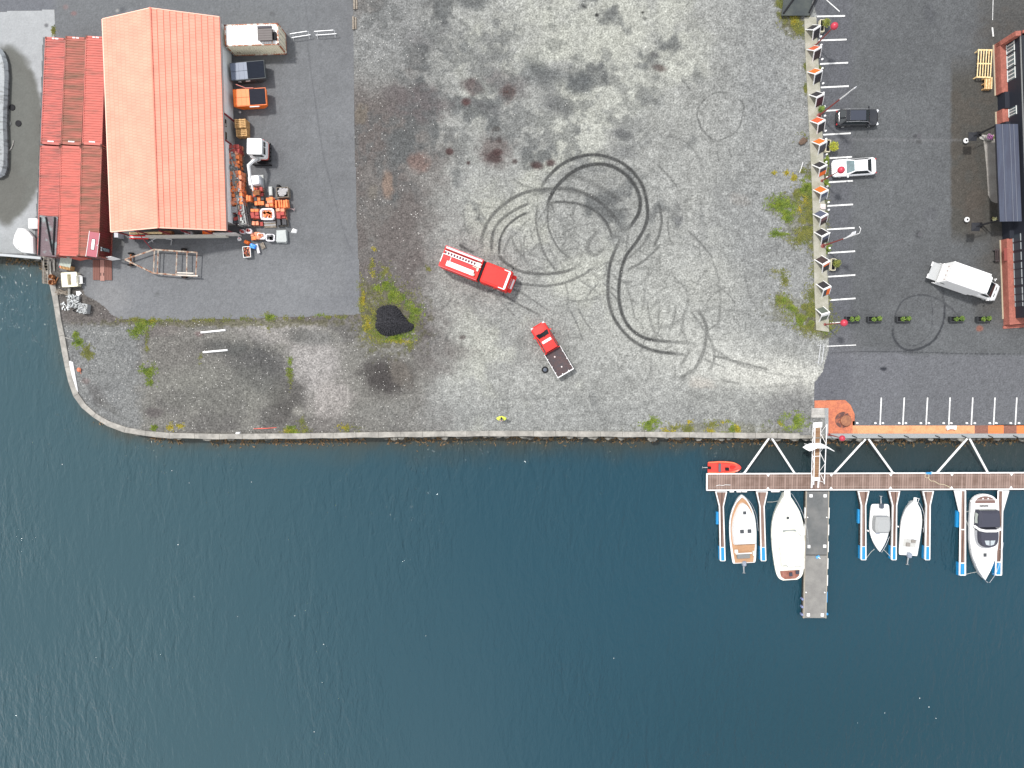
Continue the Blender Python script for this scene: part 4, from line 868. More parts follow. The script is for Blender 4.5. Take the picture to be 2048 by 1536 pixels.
# ================================================================ PALLETS
def pallet_mesh(w, d, nb=5, z=0.0, m=None, deck=5):
    m = m or B()
    for k in range(nb): m.box((0, -d/2+d*(k+.5)/nb, z+.13), (w, d/nb*.62, .025))
    for k in range(3): m.box((-w/2+.08+k*(w-.16)/2, 0, z+.075), (.11, d, .085)); m.box((-w/2+.08+k*(w-.16)/2, 0, z+.012), (.11, d, .022))
    return m
def pallet_stack(label, u, v, z, w, d, n, a, mt, group=None):
    x, y = P(u, v, z); t = thing('pallet_stack', label, 'pallets', (x, y, 0), a, group)
    for k in range(n):
        m = pallet_mesh(w, d, 5, k*.15); m.build('pallet', mt, t)
g = 'pallet stacks outside the garage door'
pallet_stack('tall stack of yellow pallets outside the garage door, nearer the orange skip', 479, 245.5, 1.5, 1.25, 1.0, 9, R(2), WOOD, g)
pallet_stack('lower yellow pallet stack outside the garage door, nearer the digger', 481.5, 263, 1.2, 1.25, 1.0, 7, R(2), WOOD, g)

# ================================================================ EXCAVATOR
t = thing('excavator', 'small white digger on black tracks reaching over the brick pallets', 'excavator', P3(525, 306, 0), R(-2))
for s in (-1, 1):
    m = B(); o = []
    prof = rr(1.05, .30, .28, 4, 0, 0)
    m.loft([[(s*.85-.20, x, z+.33) for x, z in prof], [(s*.85+.20, x, z+.33) for x, z in prof]]); tr = m.build('track', RUB, t)
    m = B()
    for k in range(9): m.box((s*.85, -.9+k*.225, .64), (.42, .09, .03))
    m.build('track_pads', DARKST, tr)
    m = B()
    for k in range(4): m.tube([(s*.85-.22, -.7+k*.46, .3), (s*.85+.22, -.7+k*.46, .3)], .16, 10)
    m.build('rollers', DARKST, tr)
m = B(); m.lathe((0, 0, .5), [(.5, 0), (.5, .2)], 16); m.box((0, 0, .45), (1.4, .9, .2)); m.build('undercarriage', DARKST, t)
m = B(); m.loft([ring(rr(.95, 1.0, .25, 4, .08), .72), ring(rr(.98, 1.02, .3, 4, .08), 1.0)]); m.build('engine_deck', mat('digger_red', (.55, .07, .04), .4), t)
m = B(); m.loft([ring(rr(.97, 1.0, .3, 4, .08), 1.0), ring(rr(.94, .98, .3, 4, .08), 1.5)]); m.build('counterweight', WHITE, t)
m = B(); m.box((.1, -1.45, .35), (2.1, .12, .5)); m.box((.1, -1.15, .3), (.9, .6, .12)); m.build('dozer_blade', BLACK, t)
m = B(); m.loft([ring(rr(.92, .88, .12, 3, .06, .04), 1.45), ring(rr(.84, .86, .12, 3, 0, .06), 2.35)]); m.loft([ring(rr(.86, .90, .14, 3, -.0, .06), 2.35), ring(rr(.82, .86, .14, 3, 0, .06), 2.47)]); cab = m.build('cab', WHITE, t)
m = B(); m.box((.935, .45, 1.9), (.05, .5, .5)); m.box((.935, -.3, 1.9), (.05, .75, .6)); m.box((.25, -.87, 1.9), (1.1, .05, .65)); m.build('cab_window', GLASS, cab)
m = B(); m.box((.55, .98, 1.45), (.3, .2, .25)); m.box((-.7, .95, 1.4), (.25, .2, .2)); m.build('tail_light', mat('light_red', (.6, .05, .06), .4), t)
m = B(); m.tube([(.0, -1.0, 1.0), (-.12, -1.5, 2.3), (-.45, -2.2, 2.9)], [.22, .2, .19], 6); m.build('boom', WHITE, t)
m = B(); m.tube([(-.45, -2.1, 2.9), (-.47, -3.3, 2.4), (-.42, -4.7, 1.5)], [.19, .17, .09], 6); m.build('stick', WHITE, t)
m = B(); m.tube([(.15, -1.1, 1.3), (.12, -1.65, 2.2)], .06, 6); m.build('hydraulic_ram', STEEL, t)
m = B(); m.loft([[(-.35, -4.8, 1.6), (.35, -4.8, 1.6), (.35, -4.6, 1.2), (-.35, -4.6, 1.2)], [(-.35, -5.2, 1.3), (.35, -5.2, 1.3), (.35, -4.7, .9), (-.35, -4.7, .9)]]); bk = m.build('bucket', RUST, t); bk.location = (-.1, .1, 0)

# ================================================================ BRICK YARD (pallets of orange blocks, racks, bags)
rb = random.Random(21)
BRK = [mat('brick_orange', (.74, .21, .07), .8, grain=.2, gscale=3), mat('brick_salmon', (.68, .26, .15), .8, grain=.2, gscale=3), mat('brick_red', (.36, .06, .05), .8, grain=.2), mat('brick_char', (.045, .045, .05), .7, grain=.2), mat('brick_grey', (.32, .31, .31), .8, grain=.15)]
def block_pallet(label, u, v, w, d, h, cols, rows, pal, a=R(3), base=WOODG, group='pallets of roof tile bundles', messy=.04, name='tile_pallet', z0=0):
    x, y = P(u, v, h+z0); t = thing(name, label, 'pallet', (x, y, z0), a, group)
    pallet_mesh(w+.1, d+.1, 5).build('pallet_base', base, t)
    cw, rw_ = w/cols, d/rows; k = 0; by = {}
    for i in range(cols):
        for j in range(rows):
            for l in range(max(1, int(h/.3))):
                if l == max(1, int(h/.3))-1 and rb.random() < .15: continue
                by.setdefault(pal[(i*3+j*5+l) % len(pal)] if rb.random() < .7 else rb.choice(pal), []).append((-w/2+cw*(i+.5)+rb.gauss(0, messy), -d/2+rw_*(j+.5)+rb.gauss(0, messy), .16+.28*(l+.5)+rb.uniform(0, .05)))
    for ci, lst in by.items():
        for (bx, by_, bz) in lst:
            m = B(); m.box((bx, by_, bz), (cw*.88, rw_*.86, .26), rb.gauss(0, .07)); m.build('tile_bundle', BRK[ci], t)
    return t
O_, S_, D_, K_, G_ = 0, 1, 2, 3, 4
for (lb, u, v, w, d, h, c_, r_, pal) in (
        ('dark red tile bundles at the top of the rack beside the warehouse wall', 462, 296.5, 1.2, .95, 1.7, 4, 2, (D_, D_, S_)),
        ('orange tile bundles on the second bay of the wall rack', 464, 311, 1.0, .85, 1.6, 3, 2, (O_, S_)),
        ('orange and grey tile bundles on the third bay of the wall rack', 463, 328, 1.1, .7, 1.6, 3, 2, (O_, O_, K_)),
        ('large heap of salmon tile bundles on the fourth bay of the wall rack', 467, 350, 1.2, 1.0, 1.7, 4, 2, (O_, S_)),
        ('tumbled salmon tile bundles on the fifth bay of the wall rack', 467, 370, 1.2, .9, 1.7, 4, 2, (S_, O_)),
        ('orange tile bundles on the sixth bay of the wall rack', 469, 385, 1.2, .8, 1.6, 4, 2, (O_, O_, S_)),
        ('neat salmon tile bundles on the seventh bay of the wall rack', 469.5, 402, 1.2, .8, 1.6, 3, 2, (S_, O_)),
        ('crimson and grey tile bundles on the eighth bay of the wall rack', 470, 419, 1.0, .7, 1.5, 3, 1, (D_, G_, D_)),
        ('charcoal tile bundles on the last bay of the wall rack', 474, 440, 1.0, .8, 1.4, 3, 2, (K_, K_, D_))):
    block_pallet(lb, u+2, v, w*1.22, d*1.05, h, c_, r_, pal)
for (lb, u, v, w, d, h, c_, r_, pal) in (
        ('orange tile pallet just below the digger bucket', 515, 384, 1.1, 1.0, .9, 3, 2, (O_, D_, K_)),
        ('black and orange tile pallet in the shade of the middle row', 517, 402, 1.1, 1.0, .8, 3, 2, (K_, O_, K_)),
        ('salmon tile pallet between the black pallet and the striped pallet', 537.5, 403, .85, 1.1, 1.1, 2, 3, (S_, O_)),
        ('bright orange pallet of upright tiles beside the loose board', 562, 407, 1.35, 1.0, 1.1, 7, 1, (O_, O_, O_)),
        ('small salmon tile pallet below the upright orange tiles', 561, 427, 1.0, 1.2, .9, 2, 3, (S_, D_, S_)),
        ('rusty red tile pallet at the left of the big white bag', 510, 427, .95, 1.1, .9, 2, 3, (O_, D_, D_)),
        ('charcoal tile pallet at the right end of the yard', 563, 444, 1.1, .75, .7, 5, 1, (K_, K_)),
        ('low red tile pallet beside the grey boards', 514, 447, 1.1, .5, .6, 3, 1, (D_, S_, D_)),
        ('pair of orange tile bundles leaning by the wall rack', 497, 396, .5, .7, 1.2, 2, 1, (O_, O_))):
    block_pallet(lb, u, v, w, d, h, c_, r_, pal)
block_pallet('orange tile bundles in a white bag in the lower row', 509, 471, 1.1, .9, .7, 3, 2, (O_, S_))
# storage rack: long grey steel shelving along the wall
a0, a1 = P(478, 296, 0), P(503, 455, 0)
ra = math.atan2(a0[1]-a1[1], a0[0]-a1[0]); Lr = math.dist(a0, a1)
t = thing('storage_rack', 'long grey steel storage rack standing along the warehouse wall', 'rack', ((a0[0]+a1[0])/2, (a0[1]+a1[1])/2, 0), ra)
GREYR = mat('rack_grey', (.34, .35, .34), .6, .3, grain=.2)
for z in (.1, .85, 1.5):
    m = B(); m.box((0, .0, z), (Lr, .08, .10)); m.box((0, .75, z), (Lr, .08, .10)); m.build('beam', GREYR, t)
    m = B(); m.box((0, .37, z+.02), (Lr-.2, .62, .03)); m.build('shelf', mat('shelf_grey', (.24, .25, .24), .7, col2=(.07, .06, .06), nscale=1.6, nmix=(.45, .58), grain=.3, gscale=4), t)
for k in range(8):
    m = B(); xx = -Lr/2+.1+k*(Lr-.2)/7; m.box((xx, 0, .95), (.08, .1, 1.9)); m.box((xx, .75, .95), (.08, .1, 1.9)); m.box((xx, .37, 1.2), (.05, .7, .05)); m.build('upright', GREYR, t)
m = B(); rr_ = random.Random(3)
for k in range(26): m.box((-Lr/2+.4+k*(Lr-.7)/26, rr_.uniform(.15, .6), 1.65), (rr_.uniform(.1, .5), rr_.uniform(.08, .3), rr_.uniform(.05, .25)), rr_.uniform(-.3, .3)); m.mi = (k+rr_.randint(0, 1)) % 4
m.build('stored_offcuts', [GREYR, WOODG, BRK[2], BRK[4]], t)
# big white bag of bricks, tarpaulined bag, buckets and so on
def bulk_bag(label, u, v, r, h, fill, a=0, name='bulk_bag', sq=.8, cloth=None, n=9):
    x, y = P(u, v, h); t = thing(name, label, 'bag', (x, y, 0), a, None); rn = random.Random(int(u)); m = B()
    def rg(k, z): return [((q[0]*k)*(1+.06*rn.uniform(-1, 1)), (q[1]*k)*(1+.06*rn.uniform(-1, 1)), z) for q in rr(r, r*sq, r*.4, 3)]
    m.loft([rg(.9, 0), rg(1.05, h*.5), rg(1.08, h), rg(.85, h-.02), rg(.8, h*.7)]); m.build('sack', cloth or mat('bag_white', (.72, .70, .72), .7, grain=.12, gscale=4), t)
    for k in range(n):
        m = B(); m.box((rn.uniform(-r*.5, r*.5), rn.uniform(-r*sq*.5, r*sq*.5), h*.85), (.28, .22, .25), rn.uniform(-.5, .5)); m.build('block', BRK[fill], t)
    return t
bulk_bag('big open white bag full of orange bricks in the middle of the yard', 534, 428, .75, .9, 0, n=16)
bulk_bag('white bag with black blocks beside the folded grey sheet', 540, 475, .48, .7, 3, n=8)
bulk_bag('white bag with salmon blocks in the lower row of the yard', 522, 472, .42, .65, 1, n=4)
bulk_bag('small white bag standing by the corner of the warehouse', 497, 462, .30, .8, 2, n=2)
bulk_bag('small cream bag wedged against the warehouse corner', 484, 463, .26, .6, 2, n=2)
x, y = P(562, 472, .6); m = B(); rn = random.Random(8)
rings = [[(q[0]*k*(1+.13*rn.uniform(-1, 1)), q[1]*k*(1+.13*rn.uniform(-1, 1)), z) for q in rr(.62, .72, .15, 2)] for k, z in ((1.0, 0), (1.02, .3), (.95, .58), (.3, .62))]
m.loft(rings); o = m.build('covered_pile', mat('pale_grey_sheet', (.36, .38, .37), .6, grain=.1, bump=.3, bscale=2), None, loc=(x, y, 0)); tag(o, 'pile covered with a pale grey sheet at the end of the lower row', 'covered pile')
x, y = P(564, 384, .9); t = thing('rubble_crate', 'wooden framed crate of grey rubble by the digger shadow', 'crate', (x, y, 0), R(3)); m = B()
for s in (-1, 1): m.box((0, s*.55, .4), (1.3, .06, .8)); m.box((s*.65, 0, .4), (.06, 1.1, .8))
m.build('crate_side', WOODG, t)
for k in range(24):
    m = B(); stone(m, rn.uniform(-.5, .5), rn.uniform(-.4, .4), .75, rn.uniform(.08, .2), rn); m.build('rubble_lump', BRK[4], t)
x, y = P(507, 360, 1.0); t = thing('bagged_load', 'grey plastic wrapped load right under the digger arm', 'load', (x, y, 0), R(4)); m = B()
m.loft([ring(rr(.72, .62, .25, 3), .12), ring(rr(.74, .62, .25, 3), .7), [(p_[0]*(1+.1*rn.uniform(-1, 1)), p_[1]*(1+.1*rn.uniform(-1, 1)), p_[2]) for p_ in ring(rr(.6, .5, .2, 3), .95)]]); m.build('wrap', mat('wrap_grey', (.46, .47, .49), .3, col2=(.62, .64, .66), nscale=2.5, grain=.2, bump=.5, bscale=3), t)
m = B(); m.box((0, 0, .06), (1.7, 1.5, .11)); m.build('tray', GREYR, t)
x, y = P(539, 448, .4); t = thing('grey_board_stack', 'stack of grey boards below the big white bag', 'boards', (x, y, 0), R(2))
for k in range(4): m = B(); m.box((0, -.25+k*.16, .2+.03*k), (1.35, .14, .05)); m.build('board', mat('board_grey', (.33, .32, .32), .8, grain=.15) if k % 2 else WOODG, t)
m = B(); m.box((0, 0, .08), (1.4, .8, .14)); m.build('base', WOODG, t)
x, y = P(580, 417, .3); m = B(); m.box((0, 0, .3), (1.0, .09, .04)); m.box((.5, 0, .3), (.05, .35, .05)); tag(m.build('loose_board', mat('purple_board', (.28, .2, .2), .7), None, loc=(x, y, 0), rz=R(-14)), 'narrow loose board with a white end beside the orange tiles', 'board')
x, y = P(556, 378, .5); m = B(); m.box((0, 0, .35), (.28, .95, .7)); m.box((0, 0, .72), (.2, .8, .04)); tag(m.build('upright_slab', BLACK, None, loc=(x, y, 0), rz=R(-8)), 'upright black panel beside the crate of rubble', 'panel')
x, y = P(541, 382, .4); m = B(); m.box((0, 0, .2), (.4, 1.0, .4)); m.box((0, 0, .42), (.3, .9, .04)); tag(m.build('grey_slab_stack', GREYR, None, loc=(x, y, 0), rz=R(2)), 'upright grey slab stack left of the black panel', 'slabs')
x, y = P(587, 461, .15); m = B(); m.loft([[(-.4, -.25, 0), (.3, -.3, 0), (.42, .1, 0), (-.1, .3, 0)], [(-.25, -.15, .18), (.2, -.2, .14), (.25, .05, .2), (-.05, .2, .16)]]); tag(m.build('plastic_scrap', WHITE, None, loc=(x, y, 0)), 'crumpled white plastic scrap lying alone east of the brick yard', 'plastic scrap')
x, y = P(478, 478, .9); t = thing('bucket_lamp', 'white round bucket on a pole at the warehouse corner', 'bucket', (x, y, 0)); m = B(); m.lathe((0, 0, .55), [(.16, 0), (.22, .3), (.2, .32), (.12, .1)], 12); m.build('bucket', WHITE, t); m = B(); m.tube([(-.2, .75, 1.0), (0, .05, .8)], .03, 6); m.tube([(0, 0, 0), (0, 0, .6)], .05, 6); m.build('pole', STEEL, t); m = B(); m.box((.0, .1, .86), (.12, .06, .06)); m.build('red_cap', RED, t)
x, y = P(505, 492, .7); t = thing('blue_bag', 'bright blue shiny bag on the rusty pile', 'bag', (x, y, .3)); m = B(); m.loft([[(q[0]*k*(1+.1*rn.uniform(-1, 1)), q[1]*k*(1+.1*rn.uniform(-1, 1)), z) for q in rr(.36, .26, .1, 3)] for k, z in ((.9, 0), (1.05, .2), (.9, .42), (.3, .46))]); m.build('sack', mat('blue_plastic', (.01, .14, .62), .25, col2=(.12, .5, .85), nscale=5, nmix=(.45, .6)), t); t.rotation_euler.z = R(-20)
x, y = P(492, 484, .6); m = B(); m.loft([[(q[0]*k, q[1]*k, z) for q in rr(.34, .20, .12, 3)] for k, z in ((1, 0), (1.05, .3), (.7, .58))]); tag(m.build('orange_sack', ORANGE, None, loc=(x, y, 0), rz=R(-25)), 'orange sack next to the blue shiny bag', 'sack')
x, y = P(494, 504, .5); t = thing('rusty_mesh_cage', 'rusty wire cage full of scrap at the bottom of the yard', 'cage', (x, y, 0), R(4)); m = B()
for s in (-1, 1): m.box((s*.42, 0, .3), (.04, 1.2, .6)); m.box((0, s*.6, .3), (.84, .04, .6))
m.build('frame', STEEL, t); m = B()
for k in range(60): m.box((rn.uniform(-.36, .36), rn.uniform(-.52, .52), .35+rn.uniform(0, .2)), (.14, .06, .06), rn.uniform(0, 3)); m.mi = k % 3
m.build('scrap', [BRK[2], RUST, BRK[1]], t)
x, y = P(515, 497, .4); m = B(); m.box((0, 0, .38), (.28, 1.1, .03)); m.box((0, 0, .2), (.24, 1.0, .3)); tag(m.build('white_board', mat('board_white', (.55, .54, .55), .6, grain=.08), None, loc=(x, y, 0), rz=R(14)), 'narrow white board beside the blue bag', 'board')
x, y = P(524, 491, .4); m = B()
for k in range(4): m.box((-.2+k*.13, 0, .1+.05*k), (.10, .7, .08))
tag(m.build('plank_bundle', WOODG, None, loc=(x, y, 0), rz=R(24)), 'bundle of grey brown planks right of the white board', 'planks')

# ================================================================ GEAR IN FRONT OF THE GABLE
x, y = P(280, 475, .4); t = thing('red_white_barrier', 'low red and white striped barrier by the warehouse front', 'barrier', (x, y, 0), R(-1)); m = B()
for k in range(3): m.mi = 0 if k != 1 else 1; m.box((0, -.16+k*.16, .62), (2.2, .13, .04))
m.build('bars', [RED, WHITE], t); m = B(); m.box((-.8, 0, .3), (.08, .5, .6)); m.box((.8, 0, .3), (.08, .5, .6)); m.build('legs', DARKST, t)
x, y = P(289, 481, .8); m = B(); a = ang(282, 464, 302, 500)
m.tube([(-1.2, 0, 1.6), (1.25, 0, .05)], .05, 6); tag(m.build('red_pole', mat('pole_dark_red', (.28, .02, .03), .5), None, loc=(x, y, 0), rz=a), 'dark red pole leaning out from the warehouse gable', 'pole')
x, y = P(343, 481, .3); m = B(); m.box((0, 0, .3), (.05, 1.1, .05)); m.box((-.35, .12, .3), (.7, .12, .05)); m.box((0, 0, .15), (.08, .08, .3)); tag(m.build('metal_stand', STEEL, None, loc=(x, y, 0), rz=R(-8)), 'T shaped white metal stand on the asphalt', 'stand')
x, y = P(308, 476, .4); t = thing('stepladder', 'grey metal stepladder lying beside the striped barrier', 'ladder', (x, y, .1), R(15)); m = B(); m.tube([(-.9, -.3, .1), (.7, .05, .35)], .035, 6); m.tube([(-.2, .3, .1), (.8, -.1, .3)], .035, 6); m.tube([(-.5, .25, .1), (-.3, -.4, .2)], .05, 6); m.build('rails', mat('ladder_alu', (.55, .56, .58), .4, .5), t); m = B()
for k in range(3): m.box((-.2+k*.3, 0, .2+.05*k), (.06, .3, .03))
m.build('treads', STEEL, t)
x, y = P(232.5, 470, 1.2); m = B(); m.box((0, 0, .6), (.42, .5, 1.2)); m.box((0, 0, 1.21), (.46, .54, .05)); tag(m.build('grey_cabinet', mat('cabinet_grey', (.42, .42, .45), .5), None, loc=(x, y, 0), rz=rz), 'small pale grey cabinet at the warehouse front left corner', 'cabinet')

# ================================================================ TRAILER FRAME
TRL = mat('trailer_rust_white', (.52, .46, .38), .7, col2=(.26, .10, .05), nscale=2.2, nmix=(.42, .60), grain=.2)
zt = .75
t = thing('boat_trailer', 'empty rusty boat trailer frame parked on the asphalt below the warehouse', 'trailer', P3(330, 527, 0), 0)
ox, oy = t.location.x, t.location.y
def T(u, v, z=zt): p_ = P(u, v, z); return (p_[0]-ox, p_[1]-oy, z)
m = B()
for q in ([T(250, 519), T(308, 499), T(394, 505)], [T(250, 519), T(306, 546), T(352, 550), T(392, 552)]): m.tube(q, .085, 4)
m.build('side_rail', TRL, t)
for (q, nm) in (([T(309, 500), T(307, 546)], 'cross_member'), ([T(316.5, 500), T(314.5, 546)], 'cross_member'), ([T(354, 503), T(352, 549)], 'cross_member'), ([T(374, 503), T(373, 549)], 'cross_member'), ([T(394, 504), T(391.5, 552)], 'rear_beam')):
    m = B(); m.tube(q, .07, 4); m.build(nm, TRL if nm == 'cross_member' else TRL, t)
m = B(); m.box(T(376, 551), (2.3, .16, .14), R(-2)); m.box(T(371, 546), (1.9, .13, .16), R(-2)); m.build('bunk', mat('bunk_cream', (.56, .52, .46), .7, grain=.15), t)
def wheel(m, c, r, wd, along_y=True, n=18):
    rg = []
    for (q, o_) in ((r*.75, -wd/2), (r, -wd*.35), (r, wd*.35), (r*.75, wd/2)):
        rg.append([((c[0]+q*math.cos(2*math.pi*k/n), c[1]+o_, c[2]+q*math.sin(2*math.pi*k/n)) if along_y else (c[0]+o_, c[1]+q*math.cos(2*math.pi*k/n), c[2]+q*math.sin(2*math.pi*k/n))) for k in range(n)])
    m.loft(rg)
for (u, v) in ((368, 498.5), (369, 554)):
    m = B(); wheel(m, T(u, v, .34), .34, .22); wh = m.build('wheel', RUB, t); m = B(); wheel(m, T(u, v, .34), .18, .24, n=12); m.build('rim', RUST, wh)
for (u, v) in ((262, 507), (261, 530)):
    m = B(); wheel(m, T(u, v, .34), .34, .2); wh = m.build('wheel', RUB, t); m = B(); wheel(m, T(u, v, .34), .18, .22, n=12); m.build('rim', RUST, wh)
m = B(); m.tube([T(262, 508, .4), T(261, 529, .4)], .12, 8); m.build('front_axle', RUST, t)
m = B(); m.tube([T(250, 519, .7), T(243, 520, .4)], .06, 6); m.build('hitch', DARKST, t)

# ================================================================ THINGS BY THE CONTAINER DOORS
x, y = P(204.5, 540, .12)
t = thing('wooden_hatch', 'pair of brown wooden hatch doors lying flat on the asphalt', 'hatch', (x, y, 0.02), R(-1)); BRN = mat('brown_stained_wood', (.16, .062, .045), .7, grain=.15, stretch=(6, 1, 1)); BRN2 = mat('brown_pink_wood', (.30, .15, .12), .7, grain=.1)
for s in (-1, 1):
    m = B()
    for k in range(4): m.box((s*(.42+k*.20), 0, .06), (.18, 2.35, .08))
    lf = m.build('leaf', BRN, t)
    m = B(); m.box((s*.16, -.5, .13), (.05, .34, .04)); m.build('handle', BLACK, lf)
m = B(); m.box((0, -.03, .07), (.52, 2.45, .09)); m.build('middle_board', BRN2, t)
def openleaf(lb, pts, z, mt, name='leaning_sheet'):
    q = [P3(u, v, z_) for u, v, z_ in pts]; o_ = q[0]; m = B(); q = [(a-o_[0], b-o_[1], c_) for a, b, c_ in q]
    n = (Vector(q[1])-Vector(q[0])).cross(Vector(q[2])-Vector(q[0])).normalized()*.05
    m.loft([q, [tuple(Vector(p_)+n) for p_ in q]]); return tag(m.build(name, mt, None, loc=(o_[0], o_[1], 0)), lb, 'panel')
openleaf('white panel leaning from the container corner beside the hatch doors', [(197, 516, .1), (222, 513, 2.0), (241, 519, 1.0), (225, 521, .3)], 0, WHITE, 'leaning_sheet')
openleaf('red sheet leaning below the middle lower container', [(139, 516, 1.2), (155, 514, 1.6), (177, 518, .9), (160, 522, .3)], 0, CONT3, 'leaning_sheet')
# ladder-like rack at the quay corner
a0, a1 = P(93, 515, .2), P(92, 568, .2); t = thing('ladder', 'long grey weathered ladder lying over the quay corner', 'ladder', ((a0[0]+a1[0])/2, (a0[1]+a1[1])/2, .25), math.atan2(a1[1]-a0[1], a1[0]-a0[0])); Ld = math.dist(a0, a1)
m = B(); m.box((0, .26, 0), (Ld, .08, .08)); m.box((0, -.26, 0), (Ld, .06, .08)); m.build('side_rail', STONE, t); m = B()
for k in range(9): m.box((-Ld/2+.2+k*(Ld-.3)/8, 0, 0), (.05, .5, .05))
m.build('rungs', WOODG, t)
m = B()
pp = [P(u, v) for u, v in ((83, 516), (117, 516), (119, 560), (113, 571), (84, 566))]; m.prism(pp, -.25, -.02); tag(m.build('timber_landing', mat('landing_timber', (.10, .085, .07), .9, col2=(.17, .145, .12), nscale=2, grain=.25)), 'dark timber landing at the quay corner under the ladder', 'landing')
for (u, v, a_, lb, L_) in ((100, 532, 92, 'short weathered post lying nearest the ladder', 1.1), (108, 529, 88, 'pale weathered post lying by the striped crate', 1.5)):
    x, y = P(u, v, .2); m = B(); m.tube([(-L_/2, 0, .1), (0, .02, .12), (L_/2, 0, .1)], [.08, .1, .08], 7); tag(m.build('timber_post', CONC, None, loc=(x, y, 0), rz=R(a_)), lb, 'post', 'weathered posts on the landing')
for (u, v, r_, h_, lb) in ((101, 553, .26, .5, 'rusty steel drum at the back of the rusty pair'), (101, 564.5, .30, .6, 'rusty open drum at the outer corner of the quay')):
    x, y = P(u, v, h_); m = B(); m.lathe((0, 0, 0), [(r_, 0), (r_*1.04, h_*.5), (r_, h_), (r_*.85, h_), (r_*.8, h_*.5), (.02, h_*.45)], 16); tag(m.build('steel_drum', RUST, None, loc=(x, y, 0)), lb, 'drum', 'rusty drums at the quay corner')
x, y = P(108, 560, .3); m = B()
for k in range(9): m.tube([(rn.uniform(-.4, .2), rn.uniform(-.4, .4), .1+.04*k), (rn.uniform(-.1, .4), rn.uniform(-.4, .4), .15+.04*k)], .06, 6)
tag(m.build('rusty_scrap', RUST, None, loc=(x, y, 0)), 'heap of rusty bars between the drums and the cream tub', 'scrap')
x, y = P(131, 525, 1.0); t = thing('slatted_bench', 'pale green slatted panel on a striped wooden crate', 'crate', (x, y, 0), R(-12)); m = B()
for k in range(8): m.box((-.58+k*.165, .2, 1.0), (.14, 1.35, .04))
m.build('slatted_top', mat('pale_green_slats', (.38, .42, .36), .7, grain=.15), t); m = B()
for k in range(7): m.box((-.5+k*.17, -.55, .5), (.08, .5, .9))
m.build('crate_slats', WOOD, t); m = B(); m.box((-.55, -.6, .75), (.3, .2, .2)); m.build('red_cover', RED, t)
x, y = P(138.5, 559, .8); t = thing('cream_tub', 'cream plastic tub with an open slot, next to a white chair', 'tub', (x, y, 0), R(3)); CRM = mat('cream_plastic', (.70, .66, .50), .5, grain=.06); m = B()
m.loft([ring(rr(.85, .78, .08, 2), 0), ring(rr(.93, .84, .1, 2), .8), ring(rr(.22, .62, .05, 2), .8), ring(rr(.18, .58, .05, 2), .3)], cap1=True); m.build('shell', CRM, t)
m = B(); m.box((.05, -.12, .4), (.22, .5, .2)); m.build('slot_lining', mat('tub_brown', (.3, .2, .14), .8, col2=(.6, .55, .5), nscale=4), t)
x, y = P(158, 559, .7); t = thing('plastic_chair', 'white plastic garden chair standing beside the cream tub', 'chair', (x, y, 0), R(0)); m = B(); m.box((0, 0, .42), (.45, .9, .05)); m.build('seat', WHITE, t); m = B(); m.box((-.25, 0, .65), (.06, .85, .5)); m.build('backrest', WHITE, t)
for sx_ in (-1, 1):
    for sy_ in (-1, 1): m = B(); m.box((sx_*.2, sy_*.38, .2), (.05, .05, .4)); m.build('leg', WHITE, t)
m = B(); m.box((0, -.43, .6), (.45, .06, .05)); m.box((0, .43, .6), (.45, .06, .05)); m.build('armrests', WHITE, t)
x, y = P(137, 583, .3); m = B(); m.box((0, 0, .28), (.14, 1.0, .06)); m.box((.13, 0, .26), (.08, 1.0, .05)); m.box((0, -.4, .12), (.3, .1, .24)); m.box((0, .4, .12), (.3, .1, .24)); tag(m.build('trestle', CONC, None, loc=(x, y, 0), rz=R(-2)), 'small grey trestle standing below the cream tub', 'trestle')
x, y = P(121, 583, .2); m = B()
for k in range(14): a_ = rn.uniform(-.9, .5); m.tube([(-.9+rn.uniform(0, .3), rn.uniform(-.5, .5), .1), (rn.uniform(-.2, .3), rn.uniform(-.4, .3), .3), (rn.uniform(.5, 1.1), rn.uniform(-.5, .1), .15)], .035, 5)
tag(m.build('driftwood_pile', WOODG, None, loc=(x, y, 0)), 'pile of grey sticks and boards against the quay coping', 'branches')
def debris(lb, u, v, n, sx_, sy_, mt, s=(.1, .3), name='rubble_heap', box=None):
    x, y = P(u, v, .4); t = thing(name, lb, 'rubble', (x, y, 0), R(-8))
    if box:
        m = B(); m.loft([ring(rr(sx_, sy_, .1, 2), 0), ring(rr(sx_*1.05, sy_*1.05, .12, 2), box)]); m.build('sack', mat('sack_grey', (.30, .31, .31), .8, grain=.2), t)
    m = B()
    for k in range(n): m.box((rn.uniform(-sx_, sx_)*.9, rn.uniform(-sy_, sy_)*.9, (box or 0)+rn.uniform(0, .2)), (rn.uniform(*s), rn.uniform(.04, .12), rn.uniform(.04, .1)), rn.uniform(0, 3), (rn.uniform(-.4, .4), rn.uniform(-.4, .4), 0))
    m.build('shards', mt, t, None); t['group'] = 'rubble by the quay corner' ; return t
SHARD = mat('shards_white', (.50, .52, .52), .7, col2=(.16, .16, .15), nscale=6, nmix=(.45, .6), grain=.15)
debris('large heap of pale broken laths beside the white card', 145.5, 602.5, 70, .62, .7, SHARD, (.2, .6), box=.35)
debris('grey sack of broken shards with a black loop beside it', 168.5, 617, 26, .5, .55, SHARD, (.1, .4), box=.7)
debris('scatter of small white plaster lumps next to the coping', 127, 613, 26, .55, .5, mat('plaster_white', (.68, .70, .69), .8, grain=.15), (.1, .3))
x, y = P(158, 588, .05); m = B(); m.prism([(-.25, -.45), (.35, .1), (.1, .35), (-.3, .3)], .02, .12); tag(m.build('white_card', WHITE, None, loc=(x, y, 0)), 'white irregular card lying above the heap of laths', 'card')
